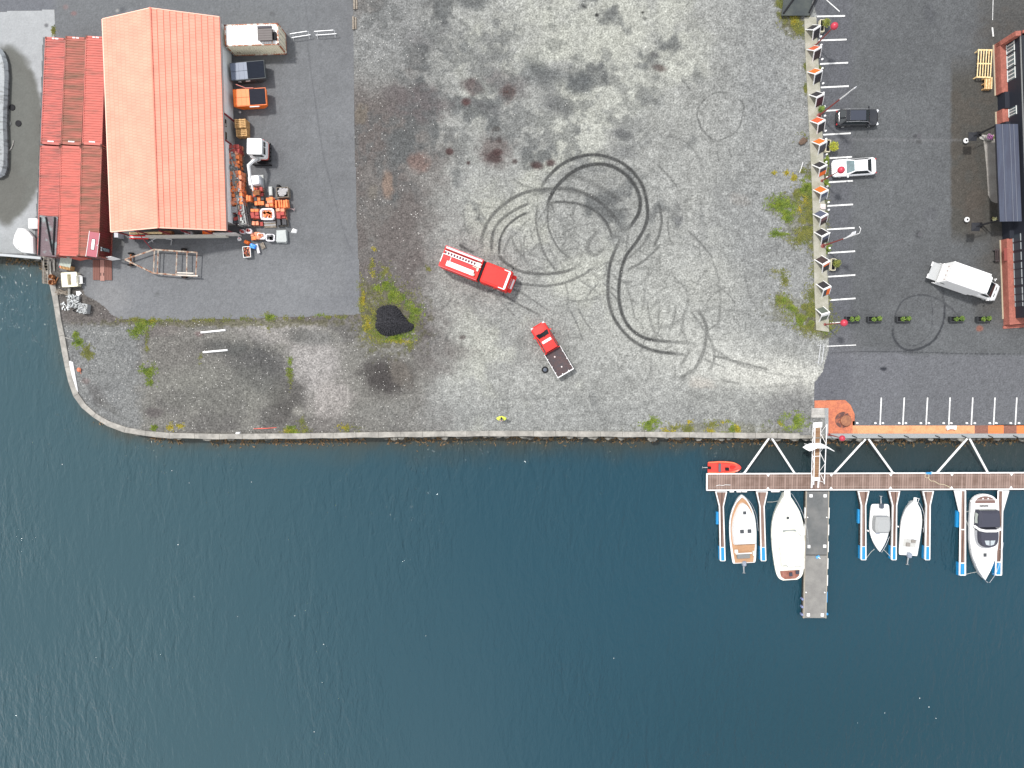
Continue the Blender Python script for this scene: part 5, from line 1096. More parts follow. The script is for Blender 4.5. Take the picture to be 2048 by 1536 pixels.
x, y = P(157, 622, .1); m = B(); m.tube([(-.7, .05, .05), (-.3, .25, .08), (.3, .1, .1), (.75, -.25, .06), (.2, -.22, .05), (-.4, -.1, .05), (-.7, .05, .05)], .05, 6); tag(m.build('black_hose', BLACK, None, loc=(x, y, .02)), 'loop of black hose next to the sack of shards', 'hose')
m = B(); m.tube([P3(127, 674, .1), P3(147, 680, .1)], .04, 5); tag(m.build('driftwood_stick', CONCL), 'thin pale stick pointing inland from the coping', 'stick')
# planks, kerb bars, buoy, stick, scrap along the south-west quay
for (u0, v0, u1, v1, w_, lb) in ((141, 722, 148, 778, .30, 'long white plank lying closest to the curved coping'), (144.5, 724, 155, 784, .26, 'long white plank lying on the inland side of the pair')):
    a0, a1 = P(u0, v0), P(u1, v1); m = B(); m.box((0, 0, .06), (math.dist(a0, a1), w_, .10)); m.box((0, 0, .125), (math.dist(a0, a1)*.96, w_*.6, .03)); tag(m.build('white_plank', WHITE, None, loc=((a0[0]+a1[0])/2, (a0[1]+a1[1])/2, 0), rz=math.atan2(a1[1]-a0[1], a1[0]-a0[0])), lb, 'plank', 'white planks by the curved quay')
for (u0, v0, u1, v1, lb) in ((402, 665, 452, 660, 'white concrete bar on the gravel nearer the asphalt'), (406, 704.5, 456, 700, 'white concrete bar on the gravel nearer the sea')):
    a0, a1 = P(u0, v0), P(u1, v1); m = B(); L_ = math.dist(a0, a1)/2; m.loft([[(-L_, -.12, 0), (L_, -.12, 0), (L_, .12, 0), (-L_, .12, 0)], [(-L_+.03, -.08, .16), (L_-.03, -.08, .16), (L_-.03, .08, .16), (-L_+.03, .08, .16)]]); tag(m.build('parking_block', WHITE, None, loc=((a0[0]+a1[0])/2, (a0[1]+a1[1])/2, 0), rz=math.atan2(a1[1]-a0[1], a1[0]-a0[0])), lb, 'parking block', 'white bars on the gravel')
x, y = P(158, 739.5, .15); m = B(); m.lathe((0, 0, 0), [(.1, 0), (.24, .1), (.26, .18), (.15, .3), (.04, .33)], 12); m.tube([(.1, -.2, .05), (.15, -.5, .04)], .03, 5); tag(m.build('marker_buoy', mat('faded_orange', (.55, .16, .08), .6, grain=.2), None, loc=(x, y, 0)), 'small faded orange buoy beside the long white planks', 'buoy')
m = B(); m.tube([P3(507, 857.5, .06), P3(530, 857, .08), P3(553, 855, .06)], [.03, .045, .03], 6); m.tube([P3(515, 856.5, .05), P3(548, 856, .05)], .02, 5); tag(m.build('red_rod', mat('rod_red', (.62, .1, .07), .5)), 'thin red rod lying near the southern quay edge', 'rod')
x, y = P(475, 867, .05); m = B(); m.loft([[(-.35, -.2, 0), (.3, -.22, 0), (.35, .2, 0), (-.2, .15, 0)], [(-.2, -.1, .14), (.22, -.12, .1), (.25, .12, .2), (-.1, .1, .12)]]); tag(m.build('white_scrap', WHITE, None, loc=(x, y, 0)), 'crumpled white sheet scrap against the southern coping', 'scrap')
x, y = P(1603, 335, 0); m = B(); m.tube([P3(1599, 345, .04), P3(1603, 335, .12), P3(1606, 324, .04)], .035, 5); tag(m.build('white_pipe', WHITE), 'thin white pipe lying by the sidewalk with the boards', 'pipe')
# boulder on the lot
x, y = P(1606, 282, .2); m = B(); stone(m, 0, 0, .15, .45, random.Random(2), .7); tag(m.build('boulder', mat('boulder_brown', (.10, .065, .045), .9, grain=.3), None, loc=(x, y, 0), rz=R(25)), 'brown boulder at the edge of the gravel near the boards', 'boulder')
# black asphalt heap
pts = [(752, 655), (754, 625), (763, 614), (780, 611), (795, 616), (808, 633), (818, 645), (826, 650), (823, 660), (806, 665), (780, 671), (762, 667)]
t = []; rn = random.Random(12); cc = P(786, 642); PQ = ([0, .05, .2, .4, .62, .82, .96, 1.03], [.97, .96, .92, .82, .66, .45, .22, 0])
m = B(); base = [P(u, v) for u, v in catmull(pts+[pts[0]], 4)][:-1]; rings = []
for k, (s, z) in enumerate(((1.03, -.02), (.96, .22), (.82, .45), (.62, .66), (.40, .82), (.2, .92), (.05, .96))):
    rings.append([(cc[0]+(q[0]-cc[0])*s*(1+.09*rn.uniform(-1, 1))-cc[0], cc[1]+(q[1]-cc[1])*s*(1+.05*rn.uniform(-1, 1))-cc[1], z+(.06*rn.uniform(-1, 1) if k else 0)) for q in base])
m.loft(rings, cap0=False)
for k in range(2600):
    a_ = rn.random()*6.28; q = math.sqrt(rn.random()); b_ = base[int(a_/6.29*len(base))]; X_ = (b_[0]-cc[0])*q; Y_ = (b_[1]-cc[1])*q; s = rn.uniform(.04, .17)
    m.box((X_, Y_, float(np.interp(q, *PQ))+.02), (s, s, s), rn.random()*3, (rn.random(), rn.random(), 0))
tag(m.build('asphalt_heap', mat('asphalt_black', (.010, .010, .013), .9, col2=(.03, .03, .035), nscale=6, grain=.4, bump=.8, bscale=6), None, loc=(cc[0], cc[1], 0)), 'heap of black asphalt crumbs ringed by weeds', 'heap')
# north-west pad: tarpaulined boat, round lids, white covered hull, box
pts = [(-60, 95), (-10, 93), (2, 97), (9, 108), (14, 125), (16, 150), (14, 200), (12, 250), (14, 300), (13, 335), (8, 350), (-2, 356), (-60, 356)]
cc = P(-20, 225); m = B(); base = [P(u, v, .5) for u, v in pts]; n = len(base)
m.loft([[(cc[0]+(q[0]-cc[0])*s-cc[0], cc[1]+(q[1]-cc[1])*(1-(1-s)*.4)-cc[1], z) for q in base] for s, z in ((.96, .02), (1, .4), (.9, .7), (.6, .85), (.2, .95))])
tag(m.build('covered_boat', mat('tarp_boat', (.22, .24, .25), .5, col2=(.11, .12, .125), nscale=.9, nmix=(.50, .6), grain=.08, stretch=(1.6, 3.2, 1)), None, loc=(cc[0], cc[1], 0)), 'boat under a grey tarpaulin at the left edge of the concrete pad', 'boat')
for (u, v, lb) in ((24.5, 215, 'round dark lid on the wet concrete, uppermost of the group'), (0, 247, 'round dark lid half hidden at the left edge of the pad'), (16.5, 247, 'round lid with a pale worn centre on the wet concrete'), (37, 247, 'round dark lid furthest right on the wet concrete')):
    x, y = P(u, v, .03); m = B(); m.lathe((0, 0, 0), [(.36, .0), (.36, .05), (.33, .07), (.28, .05), (.05, .055)], 20); tag(m.build('round_lid', mat('lid_pale', (.10, .105, .10), .7, grain=.3) if 'pale' in lb else BLACK, None, loc=(x, y, .018)), lb, 'lid', 'round lids on the concrete pad')
m = B(); m.tube([P3(16, 302.5, .06), P3(22, 298, .08), P3(26, 289, .08), P3(27, 281, .06)], .05, 5); tag(m.build('pale_rod', CONCL), 'thin curved pale rod on the wet concrete', 'rod')
pts = [(37, 456), (50, 457), (61, 466), (68, 475), (69, 508), (45, 505), (33, 497), (27, 487), (30, 470)]; cc = P(50, 483); m = B(); base = [P(u, v, .6) for u, v in pts]
m.loft([[((q[0]-cc[0])*s, (q[1]-cc[1])*s, z) for q in base] for s, z in ((.9, .02), (1, .45), (.97, .7), (.8, .9), (.3, 1.02))], cap0=True); t = thing('covered_dinghy', 'white rounded dinghy hull beside the lower left container', 'boat', (cc[0], cc[1], 0)); m.build('hull', WHITE, t); m = B(); m.box((.35, -.35, .9), (.10, 1.6, .06), R(-38)); m.build('seam', CONCL, t)
x, y = P(65.5, 447, .5); m = B(); m.loft([ring(rr(.52, .58, .12, 3), 0), ring(rr(.55, .6, .12, 3), .45), ring(rr(.45, .5, .12, 3), .55)]); m.box((.72, 0, .25), (.3, .9, .4)); tag(m.build('white_box', WHITE, None, loc=(x, y, 0)), 'white boxy cover above the white dinghy', 'box')
# crowd barriers (steel)
def barrier(lb, u0, v0, u1, v1, hh, g='steel crowd barriers', lean=None):
    a0, a1 = P(u0, v0), P(u1, v1); L_ = math.dist(a0, a1); t = thing('crowd_barrier', lb, 'barrier', ((a0[0]+a1[0])/2, (a0[1]+a1[1])/2, 0), math.atan2(a1[1]-a0[1], a1[0]-a0[0]), g); h = L_/2
    m = B(); m.tube([(-h, 0, .2), (-h, 0, hh-.15), (-h+.15, 0, hh), (h-.15, 0, hh), (h, 0, hh-.15), (h, 0, .2), (-h, 0, .2)], .035, 6); m.build('frame', mat('barrier_zinc', (.62, .63, .64), .4, .3), t)
    m = B()
    for k in range(1, 12): m.tube([(-h+k*L_/12, 0, .2), (-h+k*L_/12, 0, hh)], .010, 4)
    m.build('bars', _M['barrier_zinc'], t)
    for s in (-1, 1):
        m = B(); m.tube([(s*(h-.2), -.35, .03), (s*(h-.2), 0, .25), (s*(h-.2), .35, .03)], .025, 5); m.build('foot', _M['barrier_zinc'], t)
barrier('steel crowd barrier nearer the white container', 584, 77, 622, 71, 1.1); barrier('steel crowd barrier nearer the gravel lot', 632, 72, 674, 69, 1.1)
barrier('narrow steel crowd barrier at the entrance to the gravel lot', 1635, 728, 1640, 688, 1.1)
# timber fence bits along the lot's north-west edge
for (u, v0, v1, lb) in ((709, -6, 20, 'weathered edge timber at the top of the gravel lot'), (707, 34, 60, 'weathered edge timber below the gap at the asphalt edge')):
    a0, a1 = P(u, v0), P(u, v1); m = B(); m.box((0, 0, .12), (.2, abs(a0[1]-a1[1]), .24)); m.box((.25, 0, .06), (.2, abs(a0[1]-a1[1])*.9, .12)); tag(m.build('edge_timber', WOODG, None, loc=(a0[0], (a0[1]+a1[1])/2, 0)), lb, 'timber', 'edge timbers of the lot')
# ================================================================ FIRE ENGINE (x forward, y left)
a = ang(887, 514, 1018, 565, 3)
t = thing('fire_engine', 'red fire engine with a white ladder rack parked on the gravel', 'fire engine', P(953, 537.5, 3.0)+(0,), a)
FL = 8.25
m = B(); m.loft([ring(rr(2.30, 1.19, .06, 2, -1.85), .55), ring(rr(2.30, 1.22, .06, 2, -1.85), 2.85), ring(rr(2.26, 1.16, .06, 2, -1.85), 2.98)]); body = m.build('equipment_body', RED, t)
m = B(); m.box((-.6, 0, .65), (6.6, .9, .25)); m.box((1.5, 0, .6), (4.6, 1.6, .3)); m.build('chassis', DARKST, t)
m = B()
m.loft([ring(rr(1.62, 1.20, .14, 3, 2.42), .5), ring(rr(1.66, 1.23, .16, 3, 2.40), 1.6), ring(rr(1.60, 1.18, .2, 3, 2.36), 2.75), ring(rr(1.52, 1.10, .2, 3, 2.34), 2.88)]); cab = m.build('cab', RED, t)
m = B(); m.loft([ring(rr(1.30, .98, .1, 3, 2.22), 2.86), ring(rr(1.26, .94, .1, 3, 2.22), 2.94)]); m.build('roof_panel', RED, cab)
m = B(); m.loft([[(4.02, -1.05, 1.5), (4.07, -1.05, 1.5), (4.07, 1.05, 1.5), (4.02, 1.05, 1.5)], [(3.90, -1.05, 2.5), (3.98, -1.05, 2.5), (3.98, 1.05, 2.5), (3.90, 1.05, 2.5)]]); m.build('windscreen', GLASS, cab)
for s in (-1, 1):
    for k in range(2): m = B(); m.box((2.0+k*1.15, s*1.225, 2.0), (.85, .02, .65)); m.build('side_window', GLASS, cab)
    m = B(); m.box((3.35, s*1.03, 2.93), (.75, .09, .05)); m.build('roof_rail', WHITE, cab)
    m = B(); m.tube([(3.75, s*1.2, 2.4), (3.85, s*1.62, 2.45), (3.7, s*1.66, 2.0)], .05, 6); m.box((3.72, s*1.64, 2.0), (.10, .06, .5)); m.build('mirror', BLACK, t)
m = B(); m.loft([ring(rr(.13, 1.0, .06, 2, 3.66), 2.88), ring(rr(.12, .98, .06, 2, 3.66), 3.04)]); m.build('light_bar', WHITE, t)
m = B(); m.loft([ring(rr(.22, 1.02, .15, 3, 4.22), .45), ring(rr(.24, 1.04, .15, 3, 4.24), .95), ring(rr(.22, 1.0, .15, 3, 4.22), 1.0)]); bp_ = m.build('bumper', RED, t)
m = B(); m.box((4.28, 0, 1.02), (.22, 1.15, .06)); m.build('bumper_top', WHITE, bp_)
# roof gear
m = B(); m.box((-1.85, 1.02, 3.03), (4.3, .20, .14)); m.build('suction_hose_tray', mat('pale_pink_paint', (.75, .62, .64), .5), t)
m = B(); m.box((-1.85, .80, 3.02), (4.3, .07, .06)); m.build('roof_slot', BLACK, t)
TR = mat('treadplate', (.66, .65, .64), .4, .2, grain=.06)
m = B(); m.box((-1.8, .62, 3.16), (4.4, .07, .08)); m.box((-1.8, .26, 3.16), (4.4, .07, .08)); m.box((-1.8, .44, 3.10), (4.3, .44, .02)); ld = m.build('roof_ladder', TR, t)
for k in range(12): m = B(); m.box((-3.85+k*.345, .44, 3.13), (.20, .24, .04)); m.build('rung_gap', mat('gap_maroon', (.10, .015, .03), .6), ld)
m = B(); m.box((-2.0, -.02, 3.0), (4.0, .44, .03)); m.build('roof_walkway', mat('walkway_red', (.50, .03, .03), .6, grain=.1), t)
m = B(); m.loft([ring(rr(1.62, .30, .04, 2, -1.75, -.62), 2.98), ring(rr(1.6, .28, .04, 2, -1.75, -.62), 3.30)]); m.build('roof_locker', WHITE, t)
m = B(); m.box((-3.1, -.06, 3.02), (.07, .5, .05)); m.box((-4.1, -.2, 3.0), (.09, 1.0, .06)); m.build('roof_trim', WHITE, t)
m = B(); m.box((.05, .45, 3.1), (.42, .55, .22), .1); m.box((.15, -.05, 3.08), (.22, .4, .2)); m.lathe((-.1, -.75, 2.98), [(.16, 0), (.18, .2), (.1, .3)], 10); m.tube([(-.5, .12, 3.1), (.1, .05, 3.15)], .05, 6); m.build('roof_pump_gear', mat('pump_beige', (.55, .55, .46), .6, col2=(.2, .2, .17), nscale=6, nmix=(.55, .65), grain=.2), t)
m = B(); m.box((.58, 0, 2.3), (.28, 2.3, .9)); m.build('cab_gap', BLACK, t)
for x_ in (3.0, -2.2):
    for s in (-1, 1):
        m = B(); wheel(m, (x_, s*1.05, .5), .5, .3); wh = m.build('wheel', RUB, t); m = B(); wheel(m, (x_, s*1.07, .5), .26, .32, n=14); m.build('rim', STEEL, wh)
for s in (-1, 1):
    for k in range(3): m = B(); m.box((-3.3+k*1.42, s*1.235, 1.75), (1.3, .02, 1.7)); m.build('shutter', RED, body)
    m = B(); m.box((4.3, s*.8, .85), (.12, .25, .16)); m.build('headlight', GLASSB, t)
    m = B(); m.box((-1.85, s*1.2, 3.0), (4.5, .05, .06)); m.build('body_rail', mat('rail_pink', (.62, .12, .14), .4), t)

# ================================================================ PICKUP TRUCK
a = ang(1127.5, 742, 1073, 650, 1)
t = thing('pickup_truck', 'red pickup truck with an open flat bed on the gravel', 'pickup', P(1102, 697, .9)+(0,), a)
def car_shell(t, L, W, belt, roofz, hood, trunk, wsh, rsh, body, roofcol=None, inset=.16, hoodz=None, x0=0.0, name='body'):
    """hood/trunk: lengths in front of / behind the glasshouse; wsh/rsh: run of the sloping windscreens"""
    hl, hw = L/2, W/2; hz = hoodz or belt-.12; o = rr(hl, hw, .42, 6)
    def zt_(x): 
        k = 1.0
        if x > hl-hood: k = (x-(hl-hood))/hood; return belt-(belt-hz)*min(1, k*1.2)-.10*max(0, k-.7)/.3
        if x < -hl+trunk: k = ((-hl+trunk)-x)/max(trunk, .01); return belt-.10*k
        return belt
    def sc_(poly, k, kx=None): return [(x*(kx or k), y*k) for x, y in poly]
    m = B(); m.smooth = False
    m.loft([ring(sc_(o, .95), .22), ring(sc_(o, .995), .42), ring(o, .62), ring(sc_(o, .975, .985), lambda x: zt_(x)-.10), ring(sc_(o, .90, .955), lambda x: zt_(x)-.01), ring(sc_(o, .80, .88), lambda x: zt_(x)+.015)])
    bd = m.build(name, body, t, True)
    f, r = hl-hood, -hl+trunk; g = hw*.90
    b0 = [(f, -g), (f, g), (r, g), (r, -g)]; tp = [(f-wsh, -g+inset), (f-wsh, g-inset), (r+rsh, g-inset), (r+rsh, -g+inset)]
    z0, z1 = belt-.02, roofz
    def q(i, j, off, nm, parent, k0=.06, k1=.94, ku=.06, kv=.93):
        A_, B__, C_, D_ = [Vector(p_) for p_ in ((b0[i][0], b0[i][1], z0), (b0[j][0], b0[j][1], z0), (tp[j][0], tp[j][1], z1), (tp[i][0], tp[i][1], z1))]
        def pt(u_, v_): return (A_*(1-u_)+B__*u_)*(1-v_)+(D_*(1-u_)+C_*u_)*v_
        n = (B__-A_).cross(D_-A_).normalized()*off
        if n.z < 0: n = -n
        m = B(); pts_ = [tuple(pt(u_, v_)+n) for u_, v_ in ((k0, ku), (k1, ku), (k1, kv), (k0, kv))]; base_ = [tuple(pt(u_, v_)) for u_, v_ in ((k0, ku), (k1, ku), (k1, kv), (k0, kv))]
        m.loft([base_, pts_]); return m.build(nm, GLASS, parent)
    m = B(); ro = rr(1, 1, .25, 3); 
    def interp(poly, z): return [(p_[0], p_[1], z) for p_ in poly]
    m.loft([interp(b0, z0), interp(tp, z1-.03), interp([((p_[0]-(f+r-wsh+rsh)/2)*.94+(f+r-wsh+rsh)/2, p_[1]*.94) for p_ in tp], z1+.02)]); gh = m.build('roof', roofcol or body, t)
    ws = q(0, 1, .012, 'windscreen', t); rw_ = q(2, 3, .012, 'rear_window', t)
    sw = [q(1, 2, .012, 'side_window', t, .10, .94, .10, .88), q(3, 0, .012, 'side_window', t, .06, .90, .10, .88)]
    for s in (-1, 1):
        m = B(); m.box((hl-.16, s*hw*.74, hz-.12), (.22, .34, .12), -s*.5); m.build('headlight', mat('lamp_glass', (.6, .62, .64), .15), t)
        m = B(); m.box((-hl+.07, s*hw*.74, belt-.26), (.12, .26, .12), s*.4); m.build('tail_light', mat('tail_red', (.35, .02, .025), .3), t)
        m = B(); m.box((f-.15, s*(hw+.10), belt+.05), (.14, .22, .13)); m.build('mirror', body, t)
        for x_ in (hl*.62, -hl*.62):
            m = B(); wheel(m, (x_, s*(hw-.10), .33), .33, .22, n=20); wh = m.build('wheel', RUB, t); m = B(); wheel(m, (x_, s*(hw-.08), .33), .20, .22, n=12); m.build('rim', STEEL, wh)
    return bd, gh, ws, rw_
L0 = 3.5; sub = thing('tmp', None, None); 
# cab modelled as a short shell moved forward: build then shift the parts
bd, gh, ws, rw_ = car_shell(sub, 3.45, 1.92, 1.12, 1.75, 1.05, .06, .55, .08, RED2, hoodz=1.0, inset=.14)
for ch in list(sub.children):
    if ch.name.startswith('wheel') and ch.data.vertices[0].co.x < 0: 
        for g_ in list(ch.children): bpy.data.objects.remove(g_)
        bpy.data.objects.remove(ch); continue
    ch.parent = t; ch.location = (1.45, 0, 0)
bpy.data.objects.remove(sub)
bd.name = 'cab'
m = B(); m.box((1.05, 0, 1.785), (.30, 1.15, .02)); m.build('roof_stripe', WHITE, t)
m = B(); m.lathe((1.6, -.05, 1.77), [(.06, 0), (.05, .08)], 8); m.build('roof_antenna', BLACK, t)
for s in (-1, 1): m = B(); m.box((2.12, s*.55, 1.13), (.10, .42, .015)); m.build('bonnet_vent', BLACK, t)
BED = mat('bed_brown', (.075, .045, .045), .75, col2=(.05, .04, .045), nscale=2, grain=.2)
m = B(); m.box((-1.75, 0, .92), (3.05, 2.04, .10)); m.build('flat_bed', BED, t)
for s in (-1, 1):
    m = B(); m.box((-1.75, s*1.04, 1.05), (3.05, .05, .36)); m.build('side_board', WHITE, t)
    for x_ in (-.9, -1.9, -2.7): m = B(); m.box((x_, s*.99, 1.24), (.10, .10, .05)); m.build('board_latch', WHITE, t)
m = B(); m.box((-3.31, 0, 1.05), (.10, 2.15, .40)); m.build('tailgate', WHITE, t)
for y_ in (-.45, .35): m = B(); m.box((-3.2, y_, 1.2), (.12, .10, .06)); m.build('tailgate_latch', WHITE, t)
m = B(); m.box((-.25, 0, 1.15), (.06, 2.0, .5)); m.build('headboard', RED2, t)
for (x_, y_) in ((-1.05, .12), (-2.45, .02)): m = B(); m.lathe((x_, y_, .97), [(.10, 0), (.09, .04), (.03, .06)], 10); m.build('lashing_ring', mat('lug_pink', (.6, .52, .5), .5), t)
for s in (-1, 1):
    m = B(); wheel(m, (-2.1, s*.84, .36), .36, .24); wh = m.build('wheel', RUB, t); m = B(); wheel(m, (-2.1, s*.86, .36), .2, .26, n=12); m.build('rim', STEEL, wh)
m = B(); m.box((-1.4, 0, .7), (3.4, .9, .25)); m.build('chassis', DARKST, t)
# loose wheel on the ground
x, y = P(1090, 739.5, .2); t = thing('spare_tyre', 'black spare tyre lying on the gravel beside the pickup', 'tyre', (x, y, 0), R(10)); m = B()
rg = [[(r_*math.cos(k*math.pi/10), r_*math.sin(k*math.pi/10), z) for k in range(20)] for r_, z in ((.24, .02), (.36, .01), (.39, .12), (.36, .24), (.25, .23), (.22, .12))]
m.loft(rg+[rg[0]], False, False); m.build('tyre', RUB, t, True); m = B(); m.lathe((0, 0, .06), [(.23, 0), (.23, .1), (.1, .12)], 14); m.build('rim', mat('rim_dark', (.07, .085, .11), .5), t)

# ================================================================ WHITE BOX VAN
a = ang(1903, 540, 1980, 567, 1)
q = [P(u, v, 3.1) for u, v in ((1912.7, 522), (1983.5, 547), (1969, 592), (1894, 559))]
bx = (sum(p_[0] for p_ in q)/4, sum(p_[1] for p_ in q)/4)
t = thing('box_van', 'white box van with a grey tail lift parked near the brick building', 'van', (bx[0], bx[1], 0), a)
hb = 2.2
m = B(); m.loft([ring(rr(hb, 1.15, .05, 1), .75), ring(rr(hb, 1.15, .05, 1), 3.05), ring(rr(hb-.06, 1.09, .05, 1), 3.12)]); bxo = m.build('cargo_box', WHITE, t)
m = B(); m.loft([ring(rr(.24, 1.0, .2, 3, hb+.12), 2.2), ring(rr(.24, .95, .2, 3, hb+.10), 2.9)]); m.build('wind_deflector', WHITE, t)
m = B(); o = rr(1.36, 1.0, .45, 5, hb+1.3)
m.loft([ring(o, .4), ring(rr(1.40, 1.02, .5, 5, hb+1.3), .9), ring(rr(1.34, .98, .5, 5, hb+1.28), lambda x: 1.25-.10*(x-hb)), ring(rr(1.26, .93, .46, 5, hb+1.2), lambda x: 1.35-.10*(x-hb))]); cb = m.build('cab', WHITE, t, True)
m = B(); fx = hb+1.95; m.loft([[(hb-.02, -.9, 1.2), (fx, -.86, 1.22), (fx, .86, 1.22), (hb-.02, .9, 1.2)], [(hb-.02, -.88, 2.2), (hb+.85, -.80, 1.98), (hb+.85, .80, 1.98), (hb-.02, .88, 2.2)]]); cr_ = m.build('cab_roof', WHITE, cb)
def panel(nm, mt, pts_, off, parent):
    v = [Vector(p_) for p_ in pts_]; n = (v[1]-v[0]).cross(v[2]-v[0]).normalized()*off; m = B(); m.loft([[tuple(p_) for p_ in v], [tuple(p_+n) for p_ in v]]); return m.build(nm, mt, parent)
panel('windscreen', GLASS, [(fx-.06, -.78, 1.26), (fx-.06, .78, 1.26), (hb+.92, .72, 1.93), (hb+.92, -.72, 1.93)], .03, cb)
for s in (-1, 1):
    m = B(); m.box((hb+1.0, s*.89, 1.65), (.8, .05, .5)); m.build('side_window', GLASS, cb)
    m = B(); m.tube([(hb+1.55, s*.95, 1.5), (hb+1.5, s*1.25, 1.55)], .05, 6); m.box((hb+1.5, s*1.25, 1.5), (.1, .12, .35)); m.build('mirror', WHITE, t)
    m = B(); m.box((hb+2.22, s*.38, 1.16), (.07, .42, .02)); m.build('bonnet_vent', BLACK, cb)
    m = B(); m.box((hb+2.55, s*.70, .85), (.12, .3, .2)); m.build('headlight', mat('lamp_glass', (.6, .62, .64), .15), t)
    m = B(); m.box((-.3, s*1.15, .55), (4.2, .05, .3)); m.build('side_guard', WHITE, t)
    for x_ in (hb+1.7, -1.2): m = B(); wheel(m, (x_, s*.9, .36), .36, .24); wh = m.build('wheel', RUB, t); m = B(); wheel(m, (x_, s*.92, .36), .2, .26, n=12); m.build('rim', STEEL, wh)
m = B(); m.box((-hb-.62, 0, .95), (1.0, 1.95, .08)); tl = m.build('tail_lift', mat('lift_grey', (.40, .41, .41), .6, .2, grain=.1), t)
m = B(); m.box((-hb-.06, 0, 1.3), (.10, 2.2, .10)); m.build('rear_step', WHITE, t)
for s in (-1, 1): m = B(); m.box((-hb-1.15, s*.72, .95), (.12, .5, .1)); m.build('lift_flap', WHITE, tl)
for k in range(4): m = B(); m.box((-hb-.03, -.9+k*.5, 2.4), (.04, .1, .10)); m.build('rear_marker', mat('marker_brown', (.25, .14, .09), .5), t)
m = B(); m.box((-hb+.4, -1.17, 1.55), (.5, .03, .12)); m.build('side_mark', BLACK, t)

# ================================================================ CARS
PBLK = mat('black_car_paint', (.010, .011, .014), .18, coat=.6); RFB = mat('slate_roof_glass', (.035, .04, .055), .25)
t = thing('parked_car', 'black hatchback parked nose out between the bay lines', 'car', P3(1708.5, 239.5, 0), R(0.5))
bd, gh, ws, rw_ = car_shell(t, 4.75, 1.86, .98, 1.52, 1.10, .32, .72, .42, PBLK, roofcol=PBLK, inset=.24, hoodz=.84)
m = B(); m.box((-.30, 0, 1.545), (1.75, 1.10, .015)); m.build('roof_panel', RFB, gh)
for s in (-1, 1): m = B(); m.tube([(-1.6, s*.70, 1.50), (-.2, s*.68, 1.56), (.85, s*.70, 1.44), (1.35, s*.83, 1.05)], .02, 6); m.build('chrome_strip', mat('chrome', (.7, .7, .7), .2, .9), t)
m = B(); m.box((-2.30, 0, .62), (.12, .9, .16)); m.build('number_plate', WHITE, t)
t = thing('parked_car', 'white saloon parked nose in beside the sidewalk boards', 'car', P3(1702.5, 337.5, 0), R(183.5))
bd, gh, ws, rw_ = car_shell(t, 4.95, 1.94, .96, 1.44, 1.42, .62, .82, .70, mat('white_car_paint', (.80, .80, .80), .2, coat=.5), inset=.26, hoodz=.82)
ws.data.materials[0] = GLASSB
# ================================================================ PERSON
def skinned(name, verts, edges, radii, mt, parent, sub=2, root=0):
    me = bpy.data.meshes.new(name); me.from_pydata(verts, edges, []); o = bpy.data.objects.new(name, me); C.objects.link(o)
    md = o.modifiers.new('s', 'SKIN'); sk = me.skin_vertices[0].data
    for i, r_ in enumerate(radii): sk[i].radius = (r_, r_) if not isinstance(r_, tuple) else r_
    sk[root].use_root = True
    md2 = o.modifiers.new('u', 'SUBSURF'); md2.levels = sub; md2.render_levels = sub
    dg = bpy.context.evaluated_depsgraph_get(); nm = bpy.data.meshes.new_from_object(o.evaluated_get(dg)); bpy.data.objects.remove(o)
    nm.name = name; nm.materials.clear(); nm.materials.append(mt); nm.polygons.foreach_set('use_smooth', [True]*len(nm.polygons))
    o = bpy.data.objects.new(name, nm); C.objects.link(o); o.parent = parent; return o
x, y = P(1003, 835, 1.2)
t = thing('person', 'person in a yellow jacket and dark cap holding a small controller near the quay', 'person', (x, y, 0), R(180))   # local +y = where they face
t.rotation_euler.z = R(180)
SKIN = mat('skin', (.55, .34, .25), .5)
V = [(0, 0, .95), (0, 0, 1.15), (0, 0, 1.38), (0, 0, 1.50), (0, .02, 1.62), (0, .03, 1.76),
     (.10, 0, .90), (.13, .02, .50), (.14, -.02, .08), (.14, .14, .05), (-.10, 0, .90), (-.13, .02, .50), (-.14, -.02, .08), (-.14, .14, .05),
     (.19, 0, 1.42), (.52, .10, 1.20), (.12, .34, 1.24), (-.19, 0, 1.42), (-.52, .10, 1.20), (-.12, .34, 1.24), (.07, .42, 1.25), (-.07, .42, 1.25)]
E = [(0, 1), (1, 2), (2, 3), (3, 4), (4, 5), (0, 6), (6, 7), (7, 8), (8, 9), (0, 10), (10, 11), (11, 12), (12, 13), (2, 14), (14, 15), (15, 16), (16, 20), (2, 17), (17, 18), (18, 19), (19, 21)]
rad = [.14, .14, .16, .07, .10, .09, .10, .07, .05, .04, .10, .07, .05, .04, .075, .055, .042, .075, .055, .042, .035, .035]
body = skinned('body', V, E, rad, SKIN, t)
JK = mat('hi_vis_yellow', (.72, .80, .10), .7, col2=(.50, .58, .08), nscale=9, grain=.15)
skinned('jacket', [V[0], V[1], V[2], (0, 0, 1.47), V[14], V[15], (.22, .30, 1.235), V[17], V[18], (-.22, .30, 1.235)], [(0, 1), (1, 2), (2, 3), (2, 4), (4, 5), (5, 6), (2, 7), (7, 8), (8, 9)], [.22, .22, .24, .15, .17, .16, .10, .17, .16, .10], JK, t)
skinned('trousers', [(0, 0, 1.0), V[6], V[7], (.14, -.02, .12), V[10], V[11], (-.14, -.02, .12)], [(0, 1), (1, 2), (2, 3), (0, 4), (4, 5), (5, 6)], [.16, .125, .095, .075, .125, .095, .075], mat('navy_cloth', (.012, .014, .03), .8), t)
m = B()
for s in (-1, 1): m.loft([ring(rr(.055, .14, .05, 3, s*.14, .06), .0), ring(rr(.06, .14, .05, 3, s*.14, .06), .07), ring(rr(.05, .07, .04, 3, s*.14, -.01), .12)])
m.build('boots', BLACK, t)
